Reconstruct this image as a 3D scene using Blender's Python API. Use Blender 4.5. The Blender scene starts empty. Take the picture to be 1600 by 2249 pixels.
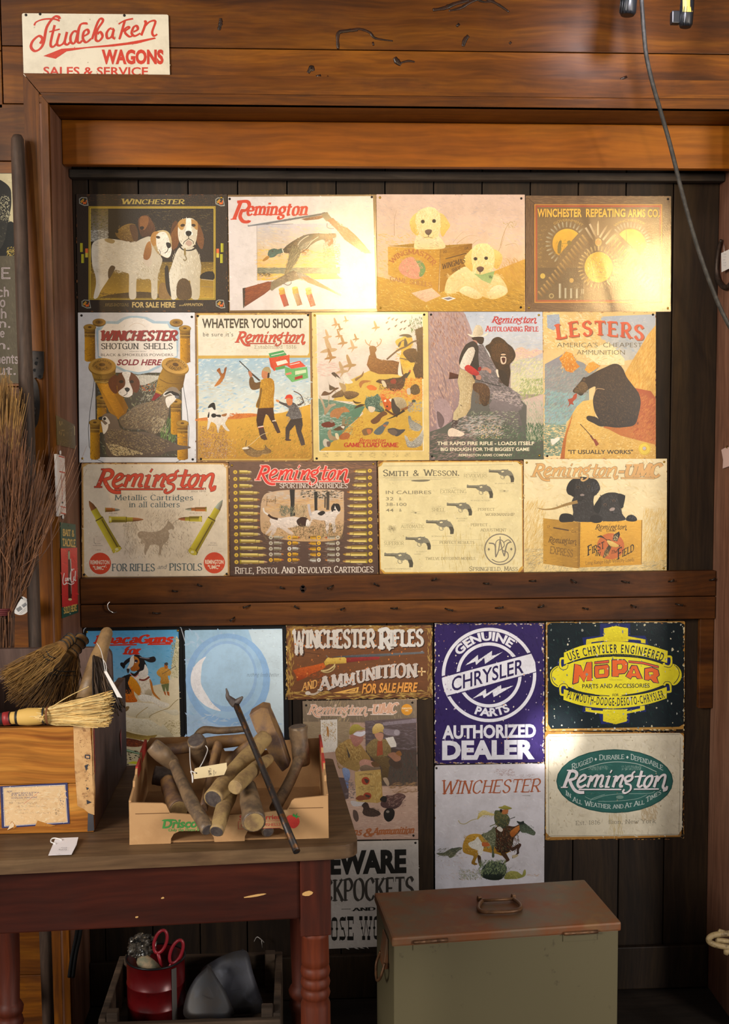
import bpy, bmesh, math, random
from mathutils import Vector, Matrix
from mathutils.noise import noise as mnoise

sc = bpy.context.scene
COL = sc.collection
PI = math.pi

# ------------------------------------------------------------------ camera
PITCH, YAW, ROLL, FOC = -0.0773172, 0.0550329, -0.00516461, 2600.0
CP = Vector((0.0, -3.2836, 1.56))
FW = Vector((math.sin(YAW) * math.cos(PITCH), math.cos(YAW) * math.cos(PITCH), math.sin(PITCH)))
_r = Vector((math.cos(YAW), -math.sin(YAW), 0))
_u = _r.cross(FW)
RT = _r * math.cos(ROLL) + _u * math.sin(ROLL)
UP = _u * math.cos(ROLL) - _r * math.sin(ROLL)
cam = bpy.data.objects.new('camera', bpy.data.cameras.new('camera'))
COL.objects.link(cam)
m = Matrix((RT, UP, -FW)).transposed().to_4x4()
m.translation = CP
cam.matrix_world = m
cam.data.sensor_fit = 'VERTICAL'
cam.data.sensor_height = 36.0
cam.data.lens = FOC / 2249.0 * 36.0
cam.data.clip_start = 0.05
sc.camera = cam

# ------------------------------------------------------------------ light
sc.view_settings.view_transform = 'Standard'
sc.view_settings.look = 'None'
sc.view_settings.exposure = -0.15
sc.view_settings.gamma = 1.0
sc.view_settings.use_curve_mapping = False
w = bpy.data.worlds.new('room_daylight')
sc.world = w
w.use_nodes = True
w.node_tree.nodes['Background'].inputs[0].default_value = (1.0, 0.95, 0.92, 1)
w.node_tree.nodes['Background'].inputs[1].default_value = 0.20


def lamp(name, kind, loc, aim, power, color, size=0.1, **kw):
 d = bpy.data.lights.new(name, kind)
 d.energy = power
 d.color = color
 if kind == 'AREA':
  d.shape = 'RECTANGLE'
  d.size = size
  d.size_y = kw.get('size_y', size)
 else:
  d.shadow_soft_size = size
 if kind == 'SPOT':
  d.spot_size = math.radians(kw.get('cone', 60))
  d.spot_blend = kw.get('blend', 0.6)
 o = bpy.data.objects.new(name, d)
 COL.objects.link(o)
 o.location = loc
 o.rotation_euler = (Vector(aim) - Vector(loc)).to_track_quat('-Z', 'Y').to_euler()
 return o


WARM = (1.0, 0.66, 0.27)
COOL = (1.0, 0.95, 0.88)
# two warm flood lamps over the photographer's head, one warm lamp to the left
lamp('warm_floodlight_center', 'SPOT', (0.42, -3.7, 2.36), (0.45, 0, 1.85), 102, WARM, 0.06, cone=38, blend=1.0)
lamp('warm_floodlight_right', 'SPOT', (1.80, -2.65, 2.26), (0.95, 0, 1.85), 62, WARM, 0.07, cone=46, blend=1.0)
lamp('warm_floodlight_left', 'SPOT', (-1.25, -3.0, 2.5), (0.15, 0, 1.6), 74, WARM, 0.05, cone=50, blend=1.0)
# daylight from the shop window behind the camera, then an added fill
lamp('window_daylight_left', 'AREA', (-2.9, -3.9, 2.4), (-0.2, -0.6, 0.9), 215, COOL, 1.5, size_y=1.3)
lamp('fill_light_right', 'AREA', (3.3, -4.0, 1.6), (0.0, -0.3, 1.0), 120, COOL, 0.9, size_y=1.9)  # added fill lamp for the left jamb and chest, no real doorway
# added narrow spot that imitates the white reflection on the lower signs
lamp('glint_spot', 'SPOT', (2.3, -4.4, 2.1), (0.705, 0, 0.655), 2600, (1.0, 0.97, 0.93), 0.03, cone=2.3, blend=0.8)


# ------------------------------------------------------------------ helpers
def ray(x, y):
 return RT * ((x - 800) / FOC) - UP * ((y - 1124.5) / FOC) + FW


def at(x, y, Y=0.0):
 """the point of the upright plane at depth Y that the sight line (x, y) meets"""
 d = ray(x, y)
 return CP + d * ((Y - CP.y) / d.y)


def atz(x, y, Z):
 d = ray(x, y)
 return CP + d * ((Z - CP.z) / d.z)


def lin(h):
 h = h.lstrip('#')
 v = [int(h[i:i + 2], 16) / 255 for i in (0, 2, 4)]
 return tuple(c / 12.92 if c <= 0.04045 else ((c + 0.055) / 1.055) ** 2.4 for c in v) + (1.0,)


def link(name, me, mat=None, parent=None, loc=None):
 o = bpy.data.objects.new(name, me)
 COL.objects.link(o)
 if mat is not None and me is not None:
  for mm in (mat if isinstance(mat, (list, tuple)) else [mat]):
   me.materials.append(mm)
 if loc is not None:
  o.location = loc
 if parent is not None:
  o.parent = parent
 return o


def tag(o, label, cat, group=None):
 o['label'] = label
 o['category'] = cat
 if group:
  o['group'] = group
 return o


def struct(o):
 o['kind'] = 'structure'
 return o


class MB:
 """collects shapes in one bmesh; build() links them as one mesh object"""

 def __init__(s):
  s.bm = bmesh.new()
  s.mi = 0

 def _fin(s, faces):
  for f in faces:
   f.material_index = s.mi
  return faces

 def face(s, pts):
  return s._fin([s.bm.faces.new([s.bm.verts.new(p) for p in pts])])

 def hexa(s, a, b, bev=0.0):
  """bottom quad a, top quad b (same winding), optional bevel"""
  va = [s.bm.verts.new(p) for p in a]
  vb = [s.bm.verts.new(p) for p in b]
  fs = [s.bm.faces.new(va[::-1]), s.bm.faces.new(vb)]
  n = len(va)
  for i in range(n):
   j = (i + 1) % n
   fs.append(s.bm.faces.new((va[i], va[j], vb[j], vb[i])))
  s._fin(fs)
  if bev:
   es = list({e for f in fs for e in f.edges})
   bmesh.ops.bevel(s.bm, geom=es, offset=bev, segments=2, affect='EDGES', profile=0.6, clamp_overlap=True)
  return s

 def box(s, x0, x1, y0, y1, z0, z1, bev=0.0):
  return s.hexa([(x0, y0, z0), (x1, y0, z0), (x1, y1, z0), (x0, y1, z0)],
       [(x0, y0, z1), (x1, y0, z1), (x1, y1, z1), (x0, y1, z1)], bev)

 def bar(s, p, q, wx, wy, up=(0, 0, 1), bev=0.0):
  """a square bar from p to q"""
  p, q = Vector(p), Vector(q)
  d = (q - p).normalized()
  u = Vector(up)
  a = d.cross(u)
  if a.length < 1e-4:
   a = d.cross(Vector((1, 0, 0)))
  a.normalize()
  b = a.cross(d).normalized()
  f = lambda c: [c - a * wx / 2 - b * wy / 2, c + a * wx / 2 - b * wy / 2, c + a * wx / 2 + b * wy / 2, c - a * wx / 2 + b * wy / 2]
  return s.hexa(f(p)[::-1], f(q)[::-1], bev)

 def tube(s, pts, rad, seg=10, cap=True, flat=1.0, ref=None, wob=0.0, seed=0):
  """a tube along pts; rad one radius or one per point; flat squeezes the second axis"""
  pts = [Vector(p) for p in pts]
  n = len(pts)
  if not isinstance(rad, (list, tuple)):
   rad = [rad] * n
  rings = []
  a = None
  for i in range(n):
   d = (pts[min(i + 1, n - 1)] - pts[max(i - 1, 0)]).normalized()
   if a is None:
    r0 = Vector(ref) if ref else (Vector((0, 0, 1)) if abs(d.z) < 0.9 else Vector((1, 0, 0)))
    a = (r0 - d * r0.dot(d)).normalized()
   else:
    a = (a - d * a.dot(d)).normalized()
   b = d.cross(a)
   ring = []
   for k in range(seg):
    t = 2 * PI * k / seg
    rr = rad[i]
    if wob:
     rr *= 1 + wob * mnoise(Vector((math.cos(t) * 1.3 + seed * 7.1, math.sin(t) * 1.3, i * 0.35 + seed)))
    ring.append(s.bm.verts.new(pts[i] + a * (rr * math.cos(t)) + b * (rr * flat * math.sin(t))))
   rings.append(ring)
  fs = []
  for i in range(n - 1):
   for k in range(seg):
    j = (k + 1) % seg
    f = s.bm.faces.new((rings[i][k], rings[i][j], rings[i + 1][j], rings[i + 1][k]))
    f.smooth = seg > 4
    fs.append(f)
  if cap:
   fs.append(s.bm.faces.new(rings[0][::-1]))
   fs.append(s.bm.faces.new(rings[-1]))
  s._fin(fs)
  return s

 def lathe(s, axis0, axis1, prof, seg=24, wob=0.0, seed=0):
  """prof: (t along axis0->axis1, radius)"""
  a, b = Vector(axis0), Vector(axis1)
  return s.tube_exact([a.lerp(b, t) for t, r in prof], [r for t, r in prof], (b - a).normalized(), seg, wob, seed)

 def tube_exact(s, pts, rad, d, seg, wob=0.0, seed=0):
  r0 = Vector((0, 0, 1)) if abs(d.z) < 0.9 else Vector((1, 0, 0))
  a = (r0 - d * r0.dot(d)).normalized()
  b = d.cross(a)
  rings = []
  for i, (p, r) in enumerate(zip(pts, rad)):
   ring = []
   for k in range(seg):
    t = 2 * PI * k / seg
    rr = r * (1 + wob * mnoise(Vector((math.cos(t) * 1.2 + seed * 5.3, math.sin(t) * 1.2, i * 0.4))))
    ring.append(s.bm.verts.new(p + a * (rr * math.cos(t)) + b * (rr * math.sin(t))))
   rings.append(ring)
  fs = []
  for i in range(len(rings) - 1):
   for k in range(seg):
    j = (k + 1) % seg
    f = s.bm.faces.new((rings[i][k], rings[i][j], rings[i + 1][j], rings[i + 1][k]))
    f.smooth = True
    fs.append(f)
  fs.append(s.bm.faces.new(rings[0][::-1]))
  fs.append(s.bm.faces.new(rings[-1]))
  s._fin(fs)
  return s

 def prism(s, pts, vec, bev=0.0):
  v = Vector(vec)
  return s.hexa([Vector(p) for p in pts], [Vector(p) + v for p in pts], bev)

 def build(s, name, mat, parent=None, origin=None, smooth=False):
  if origin is not None:
   bmesh.ops.translate(s.bm, verts=s.bm.verts, vec=-Vector(origin))
  bmesh.ops.recalc_face_normals(s.bm, faces=s.bm.faces)
  me = bpy.data.meshes.new(name)
  s.bm.to_mesh(me)
  s.bm.free()
  if smooth:
   for p in me.polygons:
    p.use_smooth = True
  o = link(name, me, mat)
  if origin is not None:
   o.location = origin
  if parent is not None:
   o.parent = parent
   pl = Vector(parent.location)
   q = parent.parent
   while q is not None:
    pl = pl + Vector(q.location)
    q = q.parent
   o.location = Vector(o.location) - pl
  return o


def catmull(pts, n=6, closed=False):
 P = [Vector(p) for p in pts]
 out = []
 m_ = len(P)
 if m_ < 3:
  return P
 for i in range(m_ if closed else m_ - 1):
  if closed:
   a, b, c, d = P[i - 1], P[i], P[(i + 1) % m_], P[(i + 2) % m_]
  else:
   a, b, c, d = P[max(i - 1, 0)], P[i], P[i + 1], P[min(i + 2, m_ - 1)]
  for k in range(n):
   t = k / n
   out.append(0.5 * ((2 * b) + (c - a) * t + (2 * a - 5 * b + 4 * c - d) * t * t + (3 * b - a - 3 * c + d) * t ** 3))
 if not closed:
  out.append(P[-1])
 return out


# ------------------------------------------------------------------ materials
def new_mat(name):
 mt = bpy.data.materials.new(name)
 mt.use_nodes = True
 nt = mt.node_tree
 return mt, nt, nt.nodes['Principled BSDF']


def nd(nt, typ, **kw):
 n = nt.nodes.new(typ)
 for k, v in kw.items():
  if k.startswith('_'):
   n.inputs[int(k[1:])].default_value = v
  else:
   setattr(n, k, v)
 return n


def ramp(nt, src, stops):
 r = nd(nt, 'ShaderNodeValToRGB')
 e = r.color_ramp.elements
 while len(e) < len(stops):
  e.new(0.5)
 for i, (p, c) in enumerate(stops):
  e[i].position = p
  e[i].color = lin(c) if isinstance(c, str) else c
 nt.links.new(src, r.inputs[0])
 return r.outputs[0]


def mixc(nt, fac, a, b, mode='MIX'):
 x = nd(nt, 'ShaderNodeMix', data_type='RGBA', blend_type=mode)
 for sock, v in ((x.inputs[0], fac), (x.inputs[6], a), (x.inputs[7], b)):
  if isinstance(v, (int, float)):
   sock.default_value = v
  elif isinstance(v, tuple):
   sock.default_value = v
  elif isinstance(v, str):
   sock.default_value = lin(v)
  else:
   nt.links.new(v, sock)
 return x.outputs[2]


def wood(name, dark, mid, light, axis='x', grain=26.0, rough=0.5, knots=0.0, dirt=0.25, dirtcol='1a100a', bump=0.25, vary=0.35, stretch=0.06):
 mt, nt, bs = new_mat(name)
 tc = nd(nt, 'ShaderNodeTexCoord')
 geo = nd(nt, 'ShaderNodeNewGeometry')
 off = nd(nt, 'ShaderNodeVectorMath', operation='SCALE')
 one = nd(nt, 'ShaderNodeCombineXYZ')
 for i in range(3):
  nt.links.new(geo.outputs['Random Per Island'], one.inputs[i])
 nt.links.new(one.outputs[0], off.inputs[0])
 off.inputs['Scale'].default_value = 17.3
 add = nd(nt, 'ShaderNodeVectorMath', operation='ADD')
 nt.links.new(tc.outputs['Object'], add.inputs[0])
 nt.links.new(off.outputs[0], add.inputs[1])
 # slow warp so that the grain wanders
 wn = nd(nt, 'ShaderNodeTexNoise')
 wn.inputs['Scale'].default_value = 3.0
 nt.links.new(add.outputs[0], wn.inputs['Vector'])
 ws = nd(nt, 'ShaderNodeVectorMath', operation='SCALE')
 nt.links.new(wn.outputs['Color'], ws.inputs[0])
 ws.inputs['Scale'].default_value = 0.05
 ad2 = nd(nt, 'ShaderNodeVectorMath', operation='ADD')
 nt.links.new(add.outputs[0], ad2.inputs[0])
 nt.links.new(ws.outputs[0], ad2.inputs[1])
 mp = nd(nt, 'ShaderNodeMapping')
 s3 = [1.0, 1.0, 1.0]
 s3['xyz'.index(axis)] = stretch
 mp.inputs['Scale'].default_value = s3
 nt.links.new(ad2.outputs[0], mp.inputs['Vector'])
 g = nd(nt, 'ShaderNodeTexNoise')
 g.inputs['Scale'].default_value = grain
 g.inputs['Detail'].default_value = 7
 g.inputs['Roughness'].default_value = 0.62
 nt.links.new(mp.outputs[0], g.inputs['Vector'])
 f = nd(nt, 'ShaderNodeTexNoise')
 f.inputs['Scale'].default_value = grain * 7
 f.inputs['Detail'].default_value = 4
 nt.links.new(mp.outputs[0], f.inputs['Vector'])
 c = ramp(nt, g.outputs[0], [(0.30, dark), (0.50, mid), (0.68, light)])
 c = mixc(nt, 0.35, c, ramp(nt, f.outputs[0], [(0.35, '404040'), (0.65, 'ffffff')]), 'MULTIPLY')
 if vary:
  c = mixc(nt, vary, c, ramp(nt, geo.outputs['Random Per Island'], [(0.0, '6a6260'), (0.5, 'c8c0b8'), (1.0, 'ffffff')]), 'MULTIPLY')
 dn = nd(nt, 'ShaderNodeTexNoise')
 dn.inputs['Scale'].default_value = 5.0
 dn.inputs['Detail'].default_value = 8
 dn.inputs['Roughness'].default_value = 0.7
 nt.links.new(add.outputs[0], dn.inputs['Vector'])
 df = nd(nt, 'ShaderNodeMapRange')
 nt.links.new(dn.outputs[0], df.inputs[0])
 df.inputs[1].default_value = 0.48
 df.inputs[2].default_value = 0.72
 df.inputs[4].default_value = dirt
 c = mixc(nt, df.outputs[0], c, dirtcol)
 if knots:
  km = nd(nt, 'ShaderNodeMapping')
  k3 = [1.0, 1.0, 1.0]
  k3['xyz'.index(axis)] = 0.55
  km.inputs['Scale'].default_value = k3
  nt.links.new(ad2.outputs[0], km.inputs['Vector'])
  v = nd(nt, 'ShaderNodeTexVoronoi')
  v.inputs['Scale'].default_value = knots
  nt.links.new(km.outputs[0], v.inputs['Vector'])
  kr = nd(nt, 'ShaderNodeMapRange')
  nt.links.new(v.outputs['Distance'], kr.inputs[0])
  kr.inputs[1].default_value = 0.05
  kr.inputs[2].default_value = 0.14
  kr.inputs[3].default_value = 0.8
  kr.inputs[4].default_value = 0.0
  c = mixc(nt, kr.outputs[0], c, dirtcol)
 nt.links.new(c, bs.inputs['Base Color'])
 bs.inputs['Specular IOR Level'].default_value = 0.25
 rr = nd(nt, 'ShaderNodeMapRange')
 nt.links.new(dn.outputs[0], rr.inputs[0])
 rr.inputs[3].default_value = max(rough - 0.15, 0.05)
 rr.inputs[4].default_value = min(rough + 0.2, 1)
 nt.links.new(rr.outputs[0], bs.inputs['Roughness'])
 if bump:
  bp = nd(nt, 'ShaderNodeBump')
  bp.inputs['Strength'].default_value = bump
  bp.inputs['Distance'].default_value = 0.002
  nt.links.new(g.outputs[0], bp.inputs['Height'])
  nt.links.new(bp.outputs[0], bs.inputs['Normal'])
 return mt


def spotty(name, base, spot, scale=12.0, lo=0.5, hi=0.65, rough=0.6, metal=0.0, bump=0.1, spot2=None, detail=8, vary=None):
 """a base colour with noise-shaped patches of a second (and third) colour"""
 mt, nt, bs = new_mat(name)
 tc = nd(nt, 'ShaderNodeTexCoord')
 n = nd(nt, 'ShaderNodeTexNoise')
 n.inputs['Scale'].default_value = scale
 n.inputs['Detail'].default_value = detail
 n.inputs['Roughness'].default_value = 0.68
 nt.links.new(tc.outputs['Object'], n.inputs['Vector'])
 fr = nd(nt, 'ShaderNodeMapRange')
 nt.links.new(n.outputs[0], fr.inputs[0])
 fr.inputs[1].default_value = lo
 fr.inputs[2].default_value = hi
 c = mixc(nt, fr.outputs[0], base, spot)
 if spot2:
  n2 = nd(nt, 'ShaderNodeTexNoise')
  n2.inputs['Scale'].default_value = scale * 2.7
  n2.inputs['Detail'].default_value = 6
  nt.links.new(tc.outputs['Object'], n2.inputs['Vector'])
  f2 = nd(nt, 'ShaderNodeMapRange')
  nt.links.new(n2.outputs[0], f2.inputs[0])
  f2.inputs[1].default_value = 0.58
  f2.inputs[2].default_value = 0.70
  c = mixc(nt, f2.outputs[0], c, spot2)
 nt.links.new(c, bs.inputs['Base Color'])
 bs.inputs['Roughness'].default_value = rough
 bs.inputs['Metallic'].default_value = metal
 if bump:
  bp = nd(nt, 'ShaderNodeBump')
  bp.inputs['Strength'].default_value = bump
  bp.inputs['Distance'].default_value = 0.003
  nt.links.new(n.outputs[0], bp.inputs['Height'])
  nt.links.new(bp.outputs[0], bs.inputs['Normal'])
 return mt


def island_mat(name, cols, rough=0.7, noise_scale=60):
 """each straw or twig of a mesh its own shade"""
 mt, nt, bs = new_mat(name)
 geo = nd(nt, 'ShaderNodeNewGeometry')
 c = ramp(nt, geo.outputs['Random Per Island'], [(i / (len(cols) - 1), k) for i, k in enumerate(cols)])
 tc = nd(nt, 'ShaderNodeTexCoord')
 n = nd(nt, 'ShaderNodeTexNoise')
 n.inputs['Scale'].default_value = noise_scale
 nt.links.new(tc.outputs['Object'], n.inputs['Vector'])
 c = mixc(nt, 0.4, c, ramp(nt, n.outputs[0], [(0.35, '707070'), (0.65, 'ffffff')]), 'MULTIPLY')
 nt.links.new(c, bs.inputs['Base Color'])
 bs.inputs['Roughness'].default_value = rough
 return mt


_pm = {}


def print_mat(rough=0.4, speck=0.25, warp=0.15, coat=0.0, metal=0.0):
 """printed tin: colour from the mesh's own print, a fine orange-peel grain and a slightly buckled sheet"""
 k = (rough, speck, warp, coat, metal)
 if k in _pm:
  return _pm[k]
 mt, nt, bs = new_mat('printed_tin_%d' % (len(_pm) + 1))
 a = nd(nt, 'ShaderNodeAttribute', attribute_name='Col')
 tc = nd(nt, 'ShaderNodeTexCoord')
 n = nd(nt, 'ShaderNodeTexNoise')
 n.inputs['Scale'].default_value = 14
 n.inputs['Detail'].default_value = 9
 n.inputs['Roughness'].default_value = 0.75
 nt.links.new(tc.outputs['Object'], n.inputs['Vector'])
 c = mixc(nt, 0.22, a.outputs['Color'], ramp(nt, n.outputs[0], [(0.35, '8c8274'), (0.55, 'ffffff')]), 'MULTIPLY')
 nt.links.new(c, bs.inputs['Base Color'])
 bs.inputs['Roughness'].default_value = rough
 bs.inputs['Specular IOR Level'].default_value = 0.5
 bs.inputs['Coat Weight'].default_value = coat
 bs.inputs['Coat IOR'].default_value = 1.5 + coat * 0.5
 bs.inputs['Metallic'].default_value = metal
 bs.inputs['Coat Roughness'].default_value = 0.14
 f = nd(nt, 'ShaderNodeTexNoise')
 f.inputs['Scale'].default_value = 420
 f.inputs['Detail'].default_value = 2
 nt.links.new(tc.outputs['Object'], f.inputs['Vector'])
 b1 = nd(nt, 'ShaderNodeBump')
 b1.inputs['Strength'].default_value = speck
 b1.inputs['Distance'].default_value = 0.0012
 nt.links.new(f.outputs[0], b1.inputs['Height'])
 g = nd(nt, 'ShaderNodeTexNoise')
 g.inputs['Scale'].default_value = 5
 g.inputs['Detail'].default_value = 2
 nt.links.new(tc.outputs['Object'], g.inputs['Vector'])
 b2 = nd(nt, 'ShaderNodeBump')
 b2.inputs['Strength'].default_value = warp
 b2.inputs['Distance'].default_value = 0.02
 nt.links.new(g.outputs[0], b2.inputs['Height'])
 nt.links.new(b1.outputs[0], b2.inputs['Normal'])
 nt.links.new(b2.outputs[0], bs.inputs['Normal'])
 nt.links.new(b2.outputs[0], bs.inputs['Coat Normal'])
 _pm[k] = mt
 return mt


def plain(name, col, rough=0.5, metal=0.0, emit=None, estr=0.0):
 mt, nt, bs = new_mat(name)
 bs.inputs['Base Color'].default_value = lin(col)
 bs.inputs['Roughness'].default_value = rough
 bs.inputs['Metallic'].default_value = metal
 if emit:
  bs.inputs['Emission Color'].default_value = lin(emit)
  bs.inputs['Emission Strength'].default_value = estr
 return mt
# ------------------------------------------------------------------ lettering
# single-stroke alphabets on a grid: capitals 10 high, small letters 6.8; ~ smooth, @ closed smooth
GLY = {}
for ln in '''A 8 0,0 4,10/4,10 8,0/1.6,3.6 6.4,3.6
B 7.4 1,0 1,10/~1,10 4.5,10 6,7.8 4.5,5.4 1,5.4/~1,5.4 5,5.4 6.8,2.8 5,0 1,0
C 7.6 ~7,8 5.6,9.7 3.9,10 1.3,8.3 .6,5 1.3,1.7 3.9,0 5.6,.3 7.2,2
D 8.2 1,0 1,10/~1,10 4,10 6.8,8.2 7.6,5 6.8,1.8 4,0 1,0
E 6.8 1,0 1,10/1,10 6.2,10/1,5.2 5,5.2/1,0 6.5,0
F 6.4 1,0 1,10/1,10 6.2,10/1,5.2 5,5.2
G 8.2 ~7,8 5.6,9.7 3.9,10 1.3,8.3 .6,5 1.3,1.7 3.9,0 5.8,.4 7.2,1.8/7.2,0 7.2,4.4/5,4.4 7.6,4.4
H 8 1,0 1,10/7,0 7,10/1,5.2 7,5.2
I 2.6 1.3,0 1.3,10
J 5 ~4,10 4,3 3.2,.6 1.6,0 .4,1.4
K 7.6 1,0 1,10/1,4 6.8,10/2.8,5.8 7.4,0
L 6.3 1,0 1,10/1,0 6.2,0
M 10 1,0 1.4,10/1.4,10 5,1.5/5,1.5 8.6,10/8.6,10 9,0
N 8.2 1,0 1,10/1,10 7.2,0/7.2,0 7.2,10
O 8.6 @4.3,10 1.5,8.6 .6,5 1.5,1.4 4.3,0 7.1,1.4 8,5 7.1,8.6
P 7 1,0 1,10/~1,10 4.6,10 6.6,7.4 4.6,4.8 1,4.8
Q 8.6 @4.3,10 1.5,8.6 .6,5 1.5,1.4 4.3,0 7.1,1.4 8,5 7.1,8.6/4.8,2.6 7.8,-1.2
R 7.4 1,0 1,10/~1,10 4.6,10 6.6,7.4 4.6,4.8 1,4.8/3.4,4.8 7.2,0
S 6.8 ~6,8.2 4.6,9.8 2.6,9.9 .9,8.2 1.5,6.2 4.8,4.6 6.2,2.4 5,.3 2.6,0 .6,1.9
T 7.6 3.8,0 3.8,10/.2,10 7.4,10
U 8 ~1,10 1,3.4 2,.7 4,0 6,.7 7,3.4 7,10
V 8 .2,10 4,0/4,0 7.8,10
W 11.4 .2,10 3,0/3,0 5.7,9/5.7,9 8.4,0/8.4,0 11.2,10
X 8 .5,0 7.5,10/.5,10 7.5,0
Y 8 .2,10 4,4.6/4,4.6 7.8,10/4,4.6 4,0
Z 7.2 .6,10 6.8,10/6.8,10 .4,0/.4,0 7,0
& 8.6 ~8,4.4 6,1.2 3.2,0 1,1.4 1.2,3.6 4.6,6.2 5.2,8.4 3.8,10 2.2,8.6 2.8,6.4 8,0
0 6.6 @3.3,10 1.2,8 .7,5 1.2,2 3.3,0 5.4,2 5.9,5 5.4,8
1 4 2.2,0 2.2,10/2.2,10 .6,8.4
2 6.4 ~.8,7.6 1.6,9.6 3.4,10 5.4,8.6 5.2,6.4 .6,0/.6,0 6,0
3 6.4 ~.9,8.6 2.6,10 5,9 4.8,6.4 2.6,5.4/~2.6,5.4 5.2,4.6 5.6,1.8 3.2,0 .7,1.2
4 6.8 5,0 5,10/5,10 .4,3/.4,3 6.6,3
5 6.4 5.6,10 1.4,10/1.4,10 1,5.6/~1,5.6 3.6,6.2 5.8,4 5,.9 2.6,0 .6,1.2
6 6.4 ~5.2,9 3.4,10 1.3,7.6 .8,3.6 1.8,.6 3.6,0 5.6,1.8 5,4.8 3,5.4 1,3.6
7 6.2 .6,10 5.8,10/5.8,10 2.2,0
8 6.4 @3.2,10 1.2,8.6 1.4,6.4 3.2,5.3 5,6.4 5.2,8.6/@3.2,5.3 .9,3.8 .9,1.4 3.2,0 5.5,1.4 5.5,3.8
9 6.4 ~1.2,1 3,0 5.1,2.4 5.6,6.4 4.6,9.4 2.8,10 .8,8.2 1.4,5.2 3.4,4.6 5.4,6.4
. 2.4 1.2,0 1.2,1
, 2.4 1.4,.8 .8,-1.4
- 4.6 .8,4 3.8,4
' 2 1.1,10 .9,7.6
" 4 1.1,10 1,7.6/2.9,10 2.8,7.6
+ 6 3,1.4 3,7/.2,4.2 5.8,4.2
* 4 2,4.4 2,5.6
# 7 1.8,0 2.8,10/4.4,0 5.4,10/.4,3.2 6.4,3.2/.8,6.8 6.8,6.8
: 2.4 1.2,1 1.2,2/1.2,5 1.2,6
a 6 ~1,5.4 2.4,6.8 4,6.4 4.8,5 4.8,0/~4.8,4 2.4,3.7 .9,2.4 1,.7 2.6,0 4.8,1.6
b 6.2 1,0 1,10/~1,4.6 2.8,6.8 5,5.8 5.6,3.4 5,1 2.8,0 1,1.6
c 5.6 ~5,5.4 3.6,6.8 1.6,6 .8,3.4 1.6,.8 3.4,0 5.2,1.2
d 6.2 5.2,0 5.2,10/~5.2,4.8 3.5,6.8 1.4,5.8 .8,3.4 1.4,1 3.3,0 5.2,1.6
e 6 ~.9,3.6 5.2,3.6 4.8,5.8 3.2,6.8 1.4,5.8 .8,3.4 1.6,.8 3.4,0 5.2,1.2
f 4 ~4,9.4 3,10 1.8,9 1.6,7 1.6,0/.2,6.6 3.6,6.6
g 6 @3,6.8 1,5 1,3 3,1.6 5,3 5,5/~1.2,1.6 1.6,.6 4.6,-.2 5.2,-1.8 3,-3 1,-2.2 1.4,-.6/4.6,5.8 5.8,6.6
h 6.2 1,0 1,10/~1,4.4 2.6,6.6 4.4,6.2 5.1,4.6 5.1,0
i 2.4 1.2,0 1.2,6.8/1.2,8.8 1.2,9.6
j 2.6 ~1.6,6.8 1.6,-1 1,-2.6 -.2,-2.8/1.6,8.8 1.6,9.6
k 6 1,0 1,10/1,2.6 5,6.8/2.4,4 5.6,0
l 2.4 1.2,0 1.2,10
m 9.4 1,0 1,6.8/~1,4.6 2.4,6.7 4,6.2 4.7,4.6 4.7,0/~4.7,4.6 6.1,6.7 7.7,6.2 8.4,4.6 8.4,0
n 6.2 1,0 1,6.8/~1,4.4 2.6,6.6 4.4,6.2 5.1,4.6 5.1,0
o 6.2 @3.1,6.8 1.3,5.8 .8,3.4 1.3,1 3.1,0 4.9,1 5.4,3.4 4.9,5.8
p 6.2 1,-3 1,6.8/~1,4.6 2.8,6.8 5,5.8 5.6,3.4 5,1 2.8,0 1,1.6
q 6.2 5.2,-3 5.2,6.8/~5.2,4.8 3.5,6.8 1.4,5.8 .8,3.4 1.4,1 3.3,0 5.2,1.6
r 4.4 1,0 1,6.8/~1,4.4 2.2,6.3 4,6.6
s 5 ~4.4,5.6 3.2,6.8 1.6,6.6 .9,5.2 1.6,3.9 3.6,3 4.3,1.5 3.2,.1 1.6,.1 .5,1.3
t 4 ~1.7,9 1.7,1.6 2.4,.1 3.8,.6/.2,6.6 3.6,6.6
u 6.2 ~1,6.8 1,2.2 1.7,.3 3.3,.2 5.1,2.2/5.1,6.8 5.1,0
v 6 .3,6.8 3,0/3,0 5.7,6.8
w 8.4 .3,6.8 2.3,0/2.3,0 4.2,6/4.2,6 6.1,0/6.1,0 8.1,6.8
x 6 .5,0 5.5,6.8/.5,6.8 5.5,0
y 6 .3,6.8 3,.3/~5.7,6.8 3,0 1.8,-2.6 .4,-2.8
z 5.4 .6,6.8 5,6.8/5,6.8 .5,0/.5,0 5.2,0'''.split('\n'):
 a_ = ln.split(' ', 2)
 GLY[a_[0]] = (float(a_[1]), [(s_[0] if s_[0] in '~@' else '', [tuple(float(v) for v in p.split(',')) for p in s_.lstrip('~@').split()]) for s_ in a_[2].split('/')])


def ribbon(pts, wf, ext=0.0):
 """outline polygon(s) of a stroke; wf(direction angle, t) gives its width"""
 P = [Vector(p) for p in pts]
 n = len(P)
 L, R_ = [], []
 for i in range(n):
  d = P[min(i + 1, n - 1)] - P[max(i - 1, 0)]
  if d.length < 1e-9:
   continue
  d.normalize()
  p = P[i]
  if i == 0:
   p = p - d * ext
  if i == n - 1:
   p = p + d * ext
  h = wf(math.atan2(d.y, d.x), i / max(n - 1, 1)) / 2
  nn = Vector((-d.y, d.x))
  L.append(p + nn * h)
  R_.append(p - nn * h)
 out = []
 for i in range(len(L) - 1):
  out.append([L[i], R_[i], R_[i + 1], L[i + 1]])
 return out


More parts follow.
